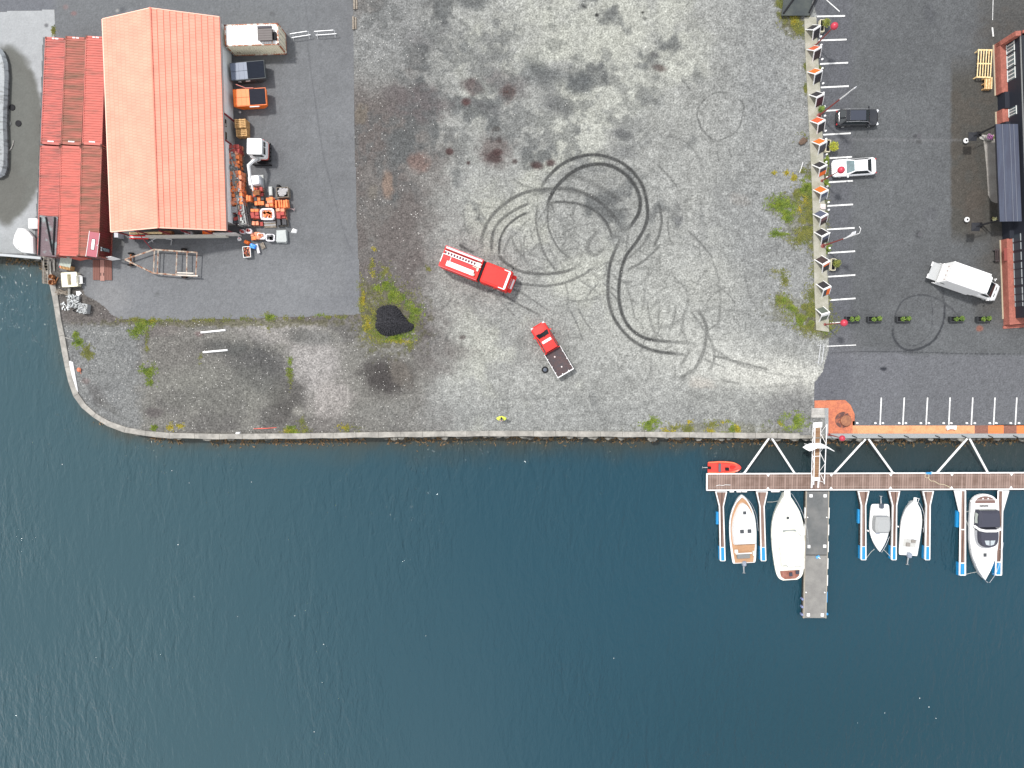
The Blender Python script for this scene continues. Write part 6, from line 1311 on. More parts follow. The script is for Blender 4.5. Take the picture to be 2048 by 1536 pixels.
m = B(); m.smooth = True; m.loft([[(r_*math.cos(k*math.pi/8), .02+r_*1.12*math.sin(k*math.pi/8), z) for k in range(16)] for r_, z in ((.105, 1.70), (.115, 1.76), (.105, 1.82), (.07, 1.865), (.02, 1.88))]); m.build('cap', mat('cap_navy', (.008, .008, .02), .8), t)
m = B(); m.box((0, .16, 1.72), (.13, .10, .015)); m.build('cap_peak', BLACK, t)
m = B()
for s in (-1, 1):
    m.box((s*.035, .125, 1.665), (.025, .012, .012))
m.box((0, .13, 1.60), (.05, .012, .01)); m.box((0, .14, 1.635), (.025, .03, .035)); m.build('face', SKIN, t)
for s in (-1, 1):
    for k in range(4): m = B(); m.tube([(s*(.075-.0), .42+.0, 1.275-k*.02), (s*.055, .47-.006*k, 1.28-k*.02), (s*.02, .475-.008*k, 1.28-k*.02)], .0085, 5); m.build('finger', SKIN, t)
    m = B(); m.tube([(s*.07, .42, 1.28), (s*.045, .43, 1.31), (s*.03, .45, 1.315)], .010, 5); m.build('thumb', SKIN, t)
x, y = t.location.x, t.location.y
m = B(); m.loft([ring(rr(.085, .05, .02, 2), 0), ring(rr(.08, .045, .02, 2), .035)]); m.box((0, -.06, .03), (.10, .02, .07)); o = m.build('remote_controller', mat('controller_grey', (.25, .26, .28), .5), None, loc=(x, y-.455, 1.255)); tag(o, 'small grey remote controller held in both hands by the person', 'controller')
# ================================================================ A-FRAME BOARDS ALONG THE SIDEWALK
PN = {'k': mat('panel_black', (.022, .02, .024), .6, grain=.3), 'o': mat('panel_orange', (.72, .13, .015), .6, grain=.12), 'r': mat('panel_red_orange', (.48, .085, .03), .65, grain=.15), 'm': mat('panel_maroon', (.055, .012, .020), .6, grain=.2),
      's': mat('panel_slate', (.07, .08, .12), .6, grain=.15), 'g': mat('panel_grey', (.16, .17, .18), .6, grain=.15), 'p': mat('panel_dusty_pink', (.17, .085, .085), .7, grain=.2), 'd': mat('panel_charcoal', (.05, .048, .06), .6, grain=.2), 'w': WHITE, 'e': mat('panel_green_grey', (.09, .11, .09), .5, grain=.2), 'c': mat('panel_brown_black', (.04, .025, .025), .6, grain=.2)}
# back corner left, front corner left, ridge left (survey picture), back panel colours, front panel colours (top part, bottom part, split direction)
BD = [((1611.4, 59.2), (1621, 84), (1625.3, 61), 'k', 'k', None, 'black panels on both faces, northernmost of the row'),
      ((1614, 99.6), (1621.4, 125), (1626.6, 103.5), 'r', 'c', None, 'brick red back and brown black front, second from the north'),
      ((1615.5, 144.5), (1622.7, 172), (1628, 150), 'o', 'k', None, 'bright orange back and black front, third from the north'),
      ((1619, 190), (1626, 218), (1630.5, 196), 'k', 'm', None, 'black back and maroon front, beside a small bush'),
      ((1620.5, 242), (1630, 270.5), (1632.5, 248), 'r', 'k', None, 'brick red back and black front, level with the black car'),
      ((1624.4, 284), (1632, 311), (1635.7, 290.7), 'o', 'd', None, 'orange back and charcoal front, beside the yellow bush planter'),
      ((1625, 330), (1632.5, 357), (1637, 337.5), 'k', 'd', ('o', 'h'), 'black back and half orange front, facing the white saloon'),
      ((1627, 379.5), (1635, 407), (1637.7, 385.4), 'o', 's', ('g', 'h'), 'orange back and a slate front with a grey foot'),
      ((1626.6, 428), (1635, 454), (1639.6, 437), 's', 'p', ('c', 'h'), 'slate blue back and dusty pink front'),
      ((1629, 464), (1637.7, 492), (1641, 474), 'k', 's', ('k', 'h'), 'black back and slate front, at the foot of the second flag pole'),
      ((1630, 519), (1640, 547.5), (1643.5, 530.6), 'c', 'o', ('k', 't'), 'black back and an orange strip atop the front'),
      ((1633, 568), (1639.6, 596), (1643.5, 580.5), 'k', 'd', ('o', 'v'), 'black back and orange right half of the front'),
      ((1631.7, 617.7), (1634.4, 644), (1639.6, 631.5), 'e', 'e', ('w', 't'), 'grey green empty looking panels, southernmost of the row')]
for (bl, fl, rl, cb_, cf, sp, lb) in BD:
    base = P((bl[0]+fl[0])/2, (bl[1]+fl[1])/2); pb, pf = P(*bl), P(*fl)
    bw = math.dist(pb, pf); ya = math.atan2(pb[1]-pf[1], pb[0]-pf[0])-math.pi/2
    t = thing('display_board', 'A-shaped board with '+lb, 'display board', (base[0], base[1], .10), R(14) if False else (ya+R(10)), 'white framed boards along the sidewalk')
    W_, Hh, hb_ = 1.0, 1.25, bw/2
    for s, nm in ((1, 'back'), (-1, 'front')):
        dir_ = Vector((0, -s*hb_, Hh)); n_ = Vector((0, s*Hh, hb_)).normalized()
        def pt(u_, v_, o_=0): p_ = Vector((u_*W_, s*hb_, 0))+dir_*v_+n_*o_; return tuple(p_)
        def slab(u0, u1, v0, v1, o0, o1):
            m = B(); m.loft([[pt(u0, v0, o0), pt(u1, v0, o0), pt(u1, v1, o0), pt(u0, v1, o0)], [pt(u0, v0, o1), pt(u1, v0, o1), pt(u1, v1, o1), pt(u0, v1, o1)]]); return m
        pan = slab(.09, .93, .06, .90, -.01, .02).build('panel', PN[cb_ if s > 0 else cf], t)
        if s < 0 and sp:
            k, d_ = sp
            q_ = {'h': (.10, .92, .07, .48), 't': (.10, .92, .68, .89), 'v': (.52, .92, .07, .89)}[d_]
            slab(*q_, .02, .028).build('panel_section', PN[cf if d_ == 't' and False else k] if d_ != 't' else PN[cf] if k == 'k' else PN[k], pan)
            if d_ == 't' and k == 'k': pan.data.materials[0] = PN['k']
        for (u0, u1, v0, v1) in ((0, .09, 0, .99), (.93, 1.0, 0, .99), (.09, .93, .90, 1.02)): slab(u0, u1, v0, v1, -.03, .05).build('frame', WHITE, t)
# ================================================================ BALL LAMPS, FLAGS
LAMPR = mat('lamp_red', (.42, .03, .055), .35, grain=.1); POLE = mat('pole_oxide', (.20, .04, .035), .6, grain=.2)
def ball_lamp(lb, u0, v0, h, u1=None, v1=None, r=.39):
    x, y = P(u0, v0); t = thing('ball_lamp', lb, 'lamp', (x, y, .1), 0, 'red ball lamps on slender posts')
    m = B(); m.tube([(0, 0, 0), (0, 0, h-.3)], [.08, .05], 8); m.lathe((0, 0, 0), [(.16, 0), (.16, .06), (.08, .1)], 10); m.build('post', POLE, t)
    m = B(); m.smooth = True; m.lathe((0, 0, h), [(r*math.sin(k*math.pi/10)+.001, -r*math.cos(k*math.pi/10)) for k in range(11)], 20); m.build('globe', LAMPR, t)
ball_lamp('red ball lamp rising at the north end of the sidewalk', 1630, 92, 4.7)
ball_lamp('red ball lamp hanging over the bonnet of the white saloon', 1643, 362, 4.7)
ball_lamp('red ball lamp at the south end of the sidewalk boards', 1649, 649, 4.7)
ball_lamp('red ball lamp on the paved corner by the gangway', 1657, 869, 3.3, r=.33)
def flag(lb, u0, v0, h, pts, cloth, hook=None):
    x, y = P(u0, v0); t = thing('flag_pole', lb, 'flag pole', (x, y, .1), 0, 'flag poles on the sidewalk')
    m = B(); m.tube([(0, 0, 0), (0, 0, h*.62)], [.10, .07], 8); m.lathe((0, 0, 0), [(.25, 0), (.25, .08), (.1, .12)], 10); m.build('lower_pole', POLE, t)
    m = B(); m.tube([(0, 0, h*.62), (0, 0, h)], [.06, .04], 8); m.build('upper_pole', WHITE, t)
    m = B(); m.loft([[(a_, b_, z_) for a_, b_, z_ in pts], [(a_+.03, b_-.03, z_) for a_, b_, z_ in pts]]); m.build('banner', cloth, t)
    if hook: m = B(); m.tube(hook, .03, 6); m.build('arm', WHITE, t)
CL = mat('banner_cloth', (.72, .73, .76), .8, col2=(.35, .38, .42), nscale=6, nmix=(.55, .68))
flag('flag pole with a long furled white banner, next to the black car', 1637, 232, 8.3, [(.05, .0, 4.9), (.35, .2, 5.6), (.30, .28, 6.7), (.5, .3, 7.4), (.25, .2, 8.2), (0, .02, 8.2)], CL)
flag('flag pole with a short white banner and curled arm, at the boards', 1645, 492, 8.2, [(.0, .0, 5.1), (.12, .22, 6.3), (.15, .45, 6.6), (.1, .42, 7.5), (.0, .1, 7.6)], CL, [(0, 0, 7.6), (.25, .1, 8.0), (.28, .5, 8.2), (.1, .75, 8.2)])
# ================================================================ BAY MARKER POSTS
ORD = 'first second third fourth fifth sixth seventh eighth ninth tenth eleventh twelfth thirteenth fourteenth fifteenth sixteenth seventeenth eighteenth'.split()
def post_proto(u, v, lb, g):
    x, y = P(u, v, .2); t = thing('marker_post', lb, 'post', (x, y, .02), 0, g)
    m = B(); m.lathe((0, 0, 0), [(.12, 0), (.12, .04), (.06, .06), (.05, .12)], 10); m.build('base', WHITE, t); m = B(); m.lathe((0, 0, .12), [(.08, 0), (.10, .04), (.02, .08)], 10); m.build('cap', WHITE, t); return t
g = 'small white marker posts heading the parking bays by the boards'
ps = [(1642.5, 72), (1643.6, 89), (1645.6, 117.5), (1645.8, 136), (1647.3, 166), (1648, 185), (1650, 212.5), (1651, 231), (1652.3, 261), (1653.2, 277.5), (1654.4, 307.7), (1653.5, 323.5), (1655.3, 354), (1656, 372), (1658.2, 404), (1658.6, 419.3), (1659.5, 465.5), (1660.2, 496)]
p0 = None
for i, (u, v) in enumerate(ps):
    lb = 'small white marker post by the boards, '+ORD[i]+' from the north'
    if p0 is None: p0 = post_proto(u, v, lb, g)
    else: copy_tree(p0, P(u, v, .2), label=lb)
g = 'small white marker posts along the orange promenade'; p0 = None
for i, u in enumerate((1715.6, 1752, 1767, 1799.6, 1813, 1843, 1859, 1888.7, 1904, 1935, 1951, 1981, 1994, 2023, 2039.5)):
    lb = 'small white marker post by the orange promenade, '+ORD[i]+' from the west'
    if p0 is None: p0 = post_proto(u, 846.5, lb, g)
    else: copy_tree(p0, P(u, 846.5, .2), label=lb)
# ================================================================ PLANTERS
def bush(parent, c, r, n, mt, seed, h=.5, flat=.8):
    rn = random.Random(seed); m = B()
    for k in range(n):
        th, ph = rn.random()*6.28, math.acos(2*rn.random()-1); q = r*(.5+.6*rn.random()); p_ = (c[0]+q*math.sin(ph)*math.cos(th), c[1]+q*math.sin(ph)*math.sin(th), c[2]+q*flat*math.cos(ph))
        a_ = rn.random()*6.28; s = rn.uniform(.05, .13)
        m.face([p_, (p_[0]+s*math.cos(a_), p_[1]+s*math.sin(a_), p_[2]+rn.uniform(-.05, .05)), (p_[0]+s*1.2*math.cos(a_+.8), p_[1]+s*1.2*math.sin(a_+.8), p_[2]+rn.uniform(-.04, .06))])
    return m.build('foliage', mt, parent)
BUSH = mat('bush_olive', (.20, .21, .025), .7, col2=(.09, .12, .02), nscale=2.5, grain=.3); BUSHY = mat('bush_yellow', (.42, .40, .02), .7, col2=(.22, .26, .02), nscale=3, grain=.3); BUSHG = mat('bush_green', (.16, .24, .03), .7, col2=(.06, .12, .02), nscale=3, grain=.3)
for (u, v, mt, du, dv, lb, r) in ((1644.5, 51, BUSH, 3.5, -2, 'cream planter with an olive bush at the north end of the boards', .42), (1656.5, 291.5, BUSHY, 7, 3, 'cream planter with a yellow bush between the two cars', .50), (1667, 529, BUSH, 2.5, -1.5, 'cream planter with a round olive bush beside the southern boards', .42)):
    x, y = P(u, v, .5); t = thing('planter', lb, 'planter', (x, y, .02), R(-3), 'cream planters beside the boards'); CRP = mat('planter_cream', (.58, .54, .40), .7, grain=.1)
    for s in (-1, 1): m = B(); m.box((s*.24, 0, .25), (.07, 1.32, .5)); m.build('side_panel', CRP, t); m = B(); m.box((0, s*.64, .25), (.41, .07, .5)); m.build('side_panel', CRP, t)
    m = B(); m.box((0, 0, .2), (.42, 1.2, .3)); m.build('soil', BLACK, t)
    f_ = bush(t, (du*.055+.05, -dv*.055, .95), r, 500, mt, int(u)); m = B(); m.tube([(0, 0, .3), (.05, 0, .9)], .04, 6); m.build('stem', WOODG, t)
x, y = P(1641.5, 219, .2); t = thing('bush', 'small round bush growing from the sidewalk above the flag pole foot', 'bush', (x, y, .1)); bush(t, (0, 0, .3), .32, 380, BUSHG, 3); m = B(); m.tube([(0, 0, 0), (0, 0, .4)], .03, 5); m.build('stem', WOODG, t)
SLP = mat('planter_slate', (.03, .033, .036), .6, grain=.15)
for (u, lb) in ((1706, 'dark planter half under the red ball lamp'), (1750, 'dark planter second from the sidewalk'), (1808, 'dark planter in the middle of the row across the lot'), (1915, 'dark planter beyond the tyre circle'), (1969, 'dark planter closest to the brick building')):
    x, y = P(u, 638, .55); t = thing('planter', lb, 'planter', (x, y, .02), R(1), 'dark planters in a row across the lot')
    for s in (-1, 1): m = B(); m.box((s*.76, 0, .28), (.06, .62, .56)); m.build('side_panel', SLP, t); m = B(); m.box((0, s*.28, .28), (1.46, .06, .56)); m.build('side_panel', SLP, t)
    m = B(); m.box((0, 0, .2), (1.46, .5, .3)); m.build('soil', BLACK, t)
    if u != 1706 or True:
        bush(t, (-.15, -.02, .62), .22, 160, BUSHG, int(u)); bush(t, (.48, .06, .64), .24, 160, BUSHG, int(u)+1)
x, y = P(1645, 412.5, .1); m = B(); m.box((0, 0, .07), (.62, .5, .10)); m.box((0, 0, .15), (.55, .42, .06)); m.box((.06, -.30, .1), (.5, .12, .08)); tag(m.build('white_slabs', mat('slab_pink_white', (.55, .50, .48), .8, grain=.1), None, loc=(x, y, .1)), 'little pile of pale slabs on the sidewalk between two boards', 'slabs')
# dark glass shelter at the very top
q = [P(u, v, .5) for u, v in ((1575, -60), (1637, -60), (1618, 31), (1563, 31))]; cc = (sum(p_[0] for p_ in q)/4, sum(p_[1] for p_ in q)/4)
t = thing('glazed_cover', 'low dark glazed cover at the top edge of the gravel lot', 'cover', (cc[0], cc[1], 0)); ql = [(p_[0]-cc[0], p_[1]-cc[1]) for p_ in q]
m = B(); m.prism(ql, .42, .5); m.build('glazing', mat('shelter_glass', (.035, .042, .042), .35, col2=(.06, .068, .06), nscale=.6, grain=.1), t)
m = B(); m.tube([(ql[3][0]+.2, ql[3][1]+.2, .55), (ql[3][0]+1.9, ql[3][1]+2.6, .55)], .10, 6); m.build('beam', BLACK, t)
m = B(); m.tube([(ql[2][0]-.0, ql[2][1]+.3, .55), (ql[2][0]+.9, ql[2][1]+2.2, .55)], .10, 6); m.build('beam', BLACK, t)
for (x_, y_) in ql: m = B(); m.box((x_*.9, y_*.95, .21), (.12, .12, .42)); m.build('post', DARKST, t)
# ================================================================ BRICK BUILDING ON THE EAST EDGE
BRICK = mat('red_brick', (.34, .115, .085), .85, col2=(.27, .09, .065), nscale=1.5, grain=.18, gscale=5); NAVY = mat('navy_cladding', (.012, .015, .024), .6, grain=.15); PURP = mat('purple_roof', (.085, .028, .045), .5, grain=.15); FRW = mat('window_frame_white', (.62, .64, .62), .5)
bA, bB = P(1987.5, 90), P(2006.5, 638); bang = math.atan2(bA[1]-bB[1], bA[0]-bB[0])-math.pi/2; BL = math.dist(bA, bB)
t = thing('brick_building', 'dark brick and glass building with purple ribbed roofs at the right edge', 'building', (bB[0], bB[1], 0), bang)   # local y north along the facade, x east into the building
def LY(v): f = (638-v)/(638-90); return BL*f
segs = [(0, LY(478), 'b'), (LY(478), LY(443), 'n'), (LY(443), LY(248), 'n'), (LY(248), LY(222), 'b'), (LY(222), LY(190), 'n'), (LY(190), BL, 'b')]
for (y0, y1, k) in segs:
    if k == 'b': m = B(); m.box((.35, (y0+y1)/2, .5), (.7, y1-y0-.01, 1.0)); pl = m.build('plinth', BRICK, t); m = B(); m.box((.03, (y0+y1)/2, .04), (.34, y1-y0-.01, .08)); m.build('plinth_step', mat('stone_yellow', (.38, .33, .24), .8, grain=.15), pl)
    else: m = B(); m.box((.5, (y0+y1)/2, .6), (.6, y1-y0-.01, 1.2)); m.build('entrance_wall', NAVY, t)
m = B(); m.box((6, -.35, .5), (12, .7, 1.0)); pl = m.build('plinth', BRICK, t); m = B(); m.box((6.0, .45, .45), (11.0, .7, .9)); m.build('plinth', BRICK, t)
m = B(); m.box((6, -.95, .08), (12.2, .35, .16)); m.build('plinth_step', BRICK, pl)
m = B(); m.box((.78, BL/2, 2.1), (.16, BL, 2.2)); wl = m.build('wall', NAVY, t); m = B(); m.box((6.3, .9, 2.1), (11, .16, 2.2)); m.build('wall', NAVY, t)
m = B(); m.box((6.3, BL-.1, 1.7), (11, .3, 3.4)); m.build('wall', BRICK, t)
m = B(); m.box((.30, BL-.25, 1.9), (.6, .5, 3.0)); m.build('wall', BRICK, t)
# ground floor windows
def win(y0, y1, z0=1.08, z1=2.25, x_=.69, blind=0):
    m = B(); m.box((x_, (y0+y1)/2, (z0+z1)/2), (.03, y1-y0, z1-z0)); w_ = m.build('window', GLASSB if blind else mat('window_dark', (.035, .045, .055), .45, spec=.3), t)
    for z in (z0, z1): m = B(); m.box((x_-.04, (y0+y1)/2, z), (.08, y1-y0, .06)); m.build('frame', FRW if blind else mat('frame_grey', (.28, .30, .31), .5), w_)
    if blind:
        for k in range(3): m = B(); m.box((x_-.03, y0+(y1-y0)*(k+.5)/3, (z0+z1)/2), (.03, (y1-y0)/12, z1-z0-.2)); m.build('blind', FRW, w_)
for (v0, v1, b_) in ((118, 100, 1), (146, 121, 1), (171, 149, 1), (240, 224, 1), (486, 472, 0), (503, 489, 0), (524, 508, 0), (540, 528, 0), (558, 542, 0), (572, 560, 0), (590, 577, 0), (604, 592, 0), (615, 607, 0)): win(LY(v0), LY(v1), blind=b_)
# fascia and flat ledge above the ground floor
m = B(); m.box((1.5, BL/2-.2, 3.3), (1.6, BL-.6, .18)); m.build('ledge_roof', mat('ledge_black', (.012, .015, .02), .5, grain=.2), t)
m = B(); m.box((.68, BL/2-.2, 3.18), (.06, BL-.6, .14)); m.build('gutter', mat('gutter_grey', (.25, .26, .26), .4), t)
def corr(y0, y1, x0, x1, z0, z1, nm='roof'):
    m = B(); n = int((y1-y0)/.24); prof = []
    for k in range(n):
        yy = y0+(y1-y0)*k/n; d = (y1-y0)/n; prof += [(yy, 0), (yy+d*.4, 0), (yy+d*.5, .07), (yy+d*.9, .07)]
    prof.append((y1, 0)); q_ = len(prof)
    m._add([(x0, y, z0+h) for y, h in prof]+[(x1, y, z1+h) for y, h in prof], [(i, q_+i, q_+i+1, i+1) for i in range(q_-1)]); r_ = m.build(nm, PURP, t)
    m = B(); m.box((x0-.06, (y0+y1)/2, z0-.02), (.14, y1-y0, .14)); m.build('gutter', mat('gutter_rose', (.22, .14, .15), .5), r_)
    return r_
corr(LY(160)+.0, BL+1.6, 1.15, 12, 3.5, 5.2); corr(LY(443), LY(283), 1.75, 12, 3.6, 5.2)
m = B(); m.box((7.0, BL/2, 1.6), (9.6, BL-3, 3.1)); m.build('core', NAVY, t)
m = B(); m.box((1.95, (LY(283)+LY(163))/2, 4.6), (.2, LY(163)-LY(283), 2.4)); m.build('upper_wall', NAVY, t); m = B(); m.box((7, (LY(283)+LY(163))/2, 5.85), (10, LY(163)-LY(283), .1)); m.build('upper_roof', NAVY, t)
for k in range(5):
    yy = LY(176+k*23.5); m = B(); m.box((1.83, yy, 4.6), (.03, 1.0, 1.5)); w_ = m.build('window', GLASSB, t)
    for (dy_, dz, sy_, sz) in ((0, .75, 1.1, .10), (0, -.75, 1.1, .10), (.52, 0, .10, 1.4), (-.52, 0, .06, 1.4), (0, 0, .05, 1.4)): m = B(); m.box((1.78, yy+dy_, 4.6+dz), (.08, sy_, sz)); m.build('frame', FRW, w_)
m = B(); m.box((1.95, LY(540), 4.3), (.2, LY(450)-LY(630), 1.6)); m.build('upper_wall', NAVY, t)
for k in range(4): m = B(); m.box((1.82, LY(470+k*40), 4.3), (.03, 1.4, 1.1)); w_ = m.build('window', GLASS, t); m = B(); m.box((1.80, LY(470+k*40), 4.87), (.05, 1.5, .07)); m.build('frame', FRW, w_)
m = B(); m.box((7, LY(540), 5.1), (10, LY(450)-LY(630), .1)); m.build('upper_roof', NAVY, t)
m = B(); m.lathe((1.9, LY(150), 3.9), [(.12, 0), (.14, .1), (.05, .2)], 10); m.build('roof_lamp', WHITE, t)
# awning
AW = mat('awning_navy', (.055, .065, .095), .4, col2=(.045, .05, .075), nscale=1.0, grain=.12, stretch=(3, .3, 1))
q = [P(u, v, 3.0) for u, v in ((1992, 248), (2036, 248), (2043.5, 442.5), (2000, 443))]; cc = (sum(p_[0] for p_ in q)/4, sum(p_[1] for p_ in q)/4); ql = [(p_[0]-cc[0], p_[1]-cc[1]) for p_ in q]
t = thing('awning', 'long slate blue flat awning over the building entrance', 'awning', (cc[0], cc[1], 0)); m = B(); m.prism(ql, 2.9, 3.0); cv = m.build('canopy', AW, t)
for k in (.28, .62, .80):
    a0 = Vector((*ql[0], 3.02)).lerp(Vector((*ql[1], 3.02)), k); a1 = Vector((*ql[3], 3.02)).lerp(Vector((*ql[2], 3.02)), k); m = B(); m.tube([a0, a1], .035, 4); m.build('seam_bar', mat('seam_light', (.11, .12, .15), .5), cv)
for (i, f) in ((0, .97), (3, .97), (1, .9), (2, .9)): m = B(); m.box((ql[i][0]*f, ql[i][1]*f, 1.45), (.12, .12, 2.9)); m.build('post', BLACK, t)
m = B(); m.tube([Vector((*ql[0], 2.86)), Vector((*ql[3], 2.86))], .09, 6); m.build('front_beam', BLACK, t)
# pale terrace deck, dark panels on poles, ring stands, flowers
m = B(); m.prism(up([(1966, 278), (1992, 277), (1998, 406), (1990, 406), (1982, 402), (1976, 390), (1973, 340), (1969, 300)]), .0, .06); tag(m.build('terrace_deck', mat('terrace_pale', (.30, .285, .26), .8, col2=(.24, .225, .205), nscale=.8, grain=.15)), 'pale terrace slab with a rounded end beside the awning', 'terrace')
for (u0, v0, u1, v1, lb) in ((1984, 256, 1946.5, 272.5, 'square black sunshade on a cantilever arm by the north of the terrace'), (1986, 443, 1952.5, 453.5, 'square black sunshade on a cantilever arm at the south of the terrace')):
    x, y = P(u1, v1, 2.4); x2, y2 = P(u0, v0, 2.3); t = thing('sunshade', lb, 'sunshade', (x, y, 0), 0, 'square black sunshades by the terrace')
    m = B(); m.loft([ring(rr(.47, .47, .03, 1), 2.28), ring(rr(.46, .46, .03, 1), 2.32), ring(rr(.06, .06, .03, 1), 2.46)]); m.build('canopy', mat('shade_black', (.010, .011, .015), .8, grain=.2), t)
    m = B(); m.tube([(0, 0, 2.46), (x2-x, y2-y, 2.5)], .05, 6); m.build('arm', BLACK, t); m = B(); m.tube([(x2-x, y2-y, 0), (x2-x, y2-y, 2.52)], .06, 8); m.build('pole', BLACK, t); m = B(); m.box((x2-x, y2-y, .06), (.6, .6, .1)); m.build('base', BLACK, t)
for (u, v, lb) in ((1933, 281, 'white ring shaped stand left of the northern sunshade'), (1935, 439, 'white ring shaped stand left of the southern sunshade')):
    x, y = P(u, v, .4); t = thing('ring_stand', lb, 'stand', (x, y, .01), 0, 'white ring stands by the terrace'); m = B(); rg = [[(r_*math.cos(k*math.pi/10), r_*math.sin(k*math.pi/10), z) for k in range(20)] for r_, z in ((.13, .40), (.28, .38), (.30, .30), (.27, .24), (.13, .28))]
    m.loft(rg+[rg[0]], False, False); m.build('ring', WHITE, t, True); m = B(); m.tube([(0, 0, 0), (0, 0, .36)], .05, 8); m.box((0, 0, .03), (.4, .4, .04)); m.build('stem', DARKST, t)
x, y = P(1980, 274, .5); t = thing('flower_tub', 'grey tub of purple flowers at the head of the terrace', 'flower tub', (x, y, .02)); m = B(); m.lathe((0, 0, 0), [(.30, 0), (.42, .4), (.36, .42), (.3, .3)], 14); m.build('tub', CONC, t); bush(t, (0, 0, .5), .3, 150, mat('flower_purple', (.25, .02, .22), .7, col2=(.6, .4, .5), nscale=8, nmix=(.5, .6)), 4); bush(t, (.3, .0, .45), .25, 90, BUSHG, 5)
x, y = P(1969, 274, .3); m = B(); stone(m, 0, 0, .1, .35, random.Random(5)); tag(m.build('ornamental_rock', CONCL, None, loc=(x, y, 0)), 'pale rock next to the purple flower tub', 'rock')
x, y = P(1989, 438, .4); t = thing('flower_pot', 'pot of yellow and white flowers under the awning corner', 'flower pot', (x, y, .02)); m = B(); m.lathe((0, 0, 0), [(.16, 0), (.22, .3), (.18, .3)], 12); m.build('pot', BLACK, t); bush(t, (0, 0, .4), .22, 120, mat('flower_yellow', (.50, .45, .05), .7, col2=(.75, .75, .6), nscale=9), 6)
x, y = P(2002, 510, .5); t = thing('bench', 'dark slatted bench set into the brick plinth', 'bench', (x, y, 0), bang); m = B()
for k in range(3): m.box((-.55+k*.2, 0, .45), (.10, 1.5, .05))
m.build('seat', mat('bench_dark', (.045, .03, .03), .7), t); m = B(); m.box((.15, 0, 1.02), (.35, 1.45, .05)); m.build('backrest', mat('bench_red', (.22, .05, .04), .7), t)
for s in (-1, 1): m = B(); m.box((-.4, s*.6, .22), (.5, .06, .44)); m.build('leg', DARKST, t)
# pallets on end by the wall
x, y = P(1971.5, 125.5, .9); t = thing('pallet', 'large fresh pallet lying level beside the brick wall', 'pallet', (x, y, .55), R(-91.5), 'fresh pallets by the brick building')
m = B()
for k in range(6): m = B(); m.box((0, -.74+k*.295, .15), (3.15, .11, .03)); m.build('deck_board', WOODP, t)
for k in (-1, 0, 1): m = B(); m.box((k*1.5, 0, .09), (.14, 1.6, .09)); m.build('stringer', WOODP, t)
for sx_ in (-1, 1):
    for sy_ in (-1, 1): m = B(); m.box((sx_*1.45, sy_*.7, -.25), (.12, .12, .58)); m.build('leg', WOODP, t)
x, y = P(1978.5, 165, .7); t = thing('pallet', 'short orange tinted pallet below the large fresh pallet', 'pallet', (x, y, .4), R(-90), 'fresh pallets by the brick building')
for k in range(6): m = B(); m.box((0, -.38+k*.152, .15), (1.3, .11, .03)); m.build('deck_board', WOODP if k % 2 else WOOD, t)
for k in (-1, 0, 1): m = B(); m.box((k*.58, 0, -.15), (.10, .85, .5)); m.build('stringer', WOOD, t)
# round fire pit with sunken rust ring on the paved corner
x, y = P(1690.5, 841, .25); t = thing('mooring_bollard', 'big rusty round bollard on the orange paved corner', 'bollard', (x, y, .03)); m = B(); m.lathe((0, 0, 0), [(.50, 0), (.52, .3), (.62, .38), (.62, .48), (.52, .52), (.02, .54)], 24); m.build('drum', mat('bollard_rust', (.30, .13, .065), .8, col2=(.22, .09, .05), nscale=3, grain=.15), t)
m = B(); m.lathe((-.15, .05, 0), [(.95, 0), (.92, .012)], 24); m.build('stained_base', mat('stain_brown', (.10, .05, .045), .9, col2=(.40, .13, .07), nscale=1.6, nmix=(.48, .62), grain=.2), t)
x, y = P(1902.5, 856, .4); t = thing('white_bench', 'small white arched bench standing on the promenade', 'bench', (x, y, .03)); m = B(); pts_ = [(-.58, .28), (.58, .28), (.52, -.22), (.2, -.12), (-.2, -.12), (-.52, -.26)]; m.prism(pts_, .38, .46); m.build('seat', WHITE, t)
for s in (-1, 1): m = B(); m.box((s*.4, .05, .19), (.08, .3, .38)); m.build('leg', WHITE, t)
# iron rings on the kerb and railing stubs
for i, u in enumerate((1708, 1760, 1812, 1874, 1927, 1980, 2030)):
    if i == 0:
        x, y = P(u, 873); p0 = thing('mooring_hook', 'dark iron mooring hook on the promenade kerb, first from the west', 'mooring hook', (x, y, .10), R(-22), 'iron hooks on the promenade kerb'); m = B(); m.tube([(-.28, 0, .02), (0, 0, .08), (.28, 0, .02)], .05, 6); m.build('bar', BLACK, p0); m = B(); m.box((-.25, 0, .01), (.12, .12, .03)); m.build('foot', BLACK, p0)
    else: copy_tree(p0, P(u, 873), label='dark iron mooring hook on the promenade kerb, '+ORD[i]+' from the west')
# manhole lids and drains on the lot
for (u, v, r_, lb) in ((1838, 272, .30, 'large dark round manhole lid near the grey drain line'), (1840, 469, .26, 'small dark round manhole lid in the middle of the lot')):
    x, y = P(u, v); m = B(); m.lathe((0, 0, 0), [(r_, .0), (r_, .02), (r_*.85, .024), (r_*.8, .018), (.02, .02)], 20); tag(m.build('manhole_cover', DARKST if 'dark' in lb else GREYR, None, loc=(x, y, .012)), lb, 'manhole cover', 'manhole lids on the lot')
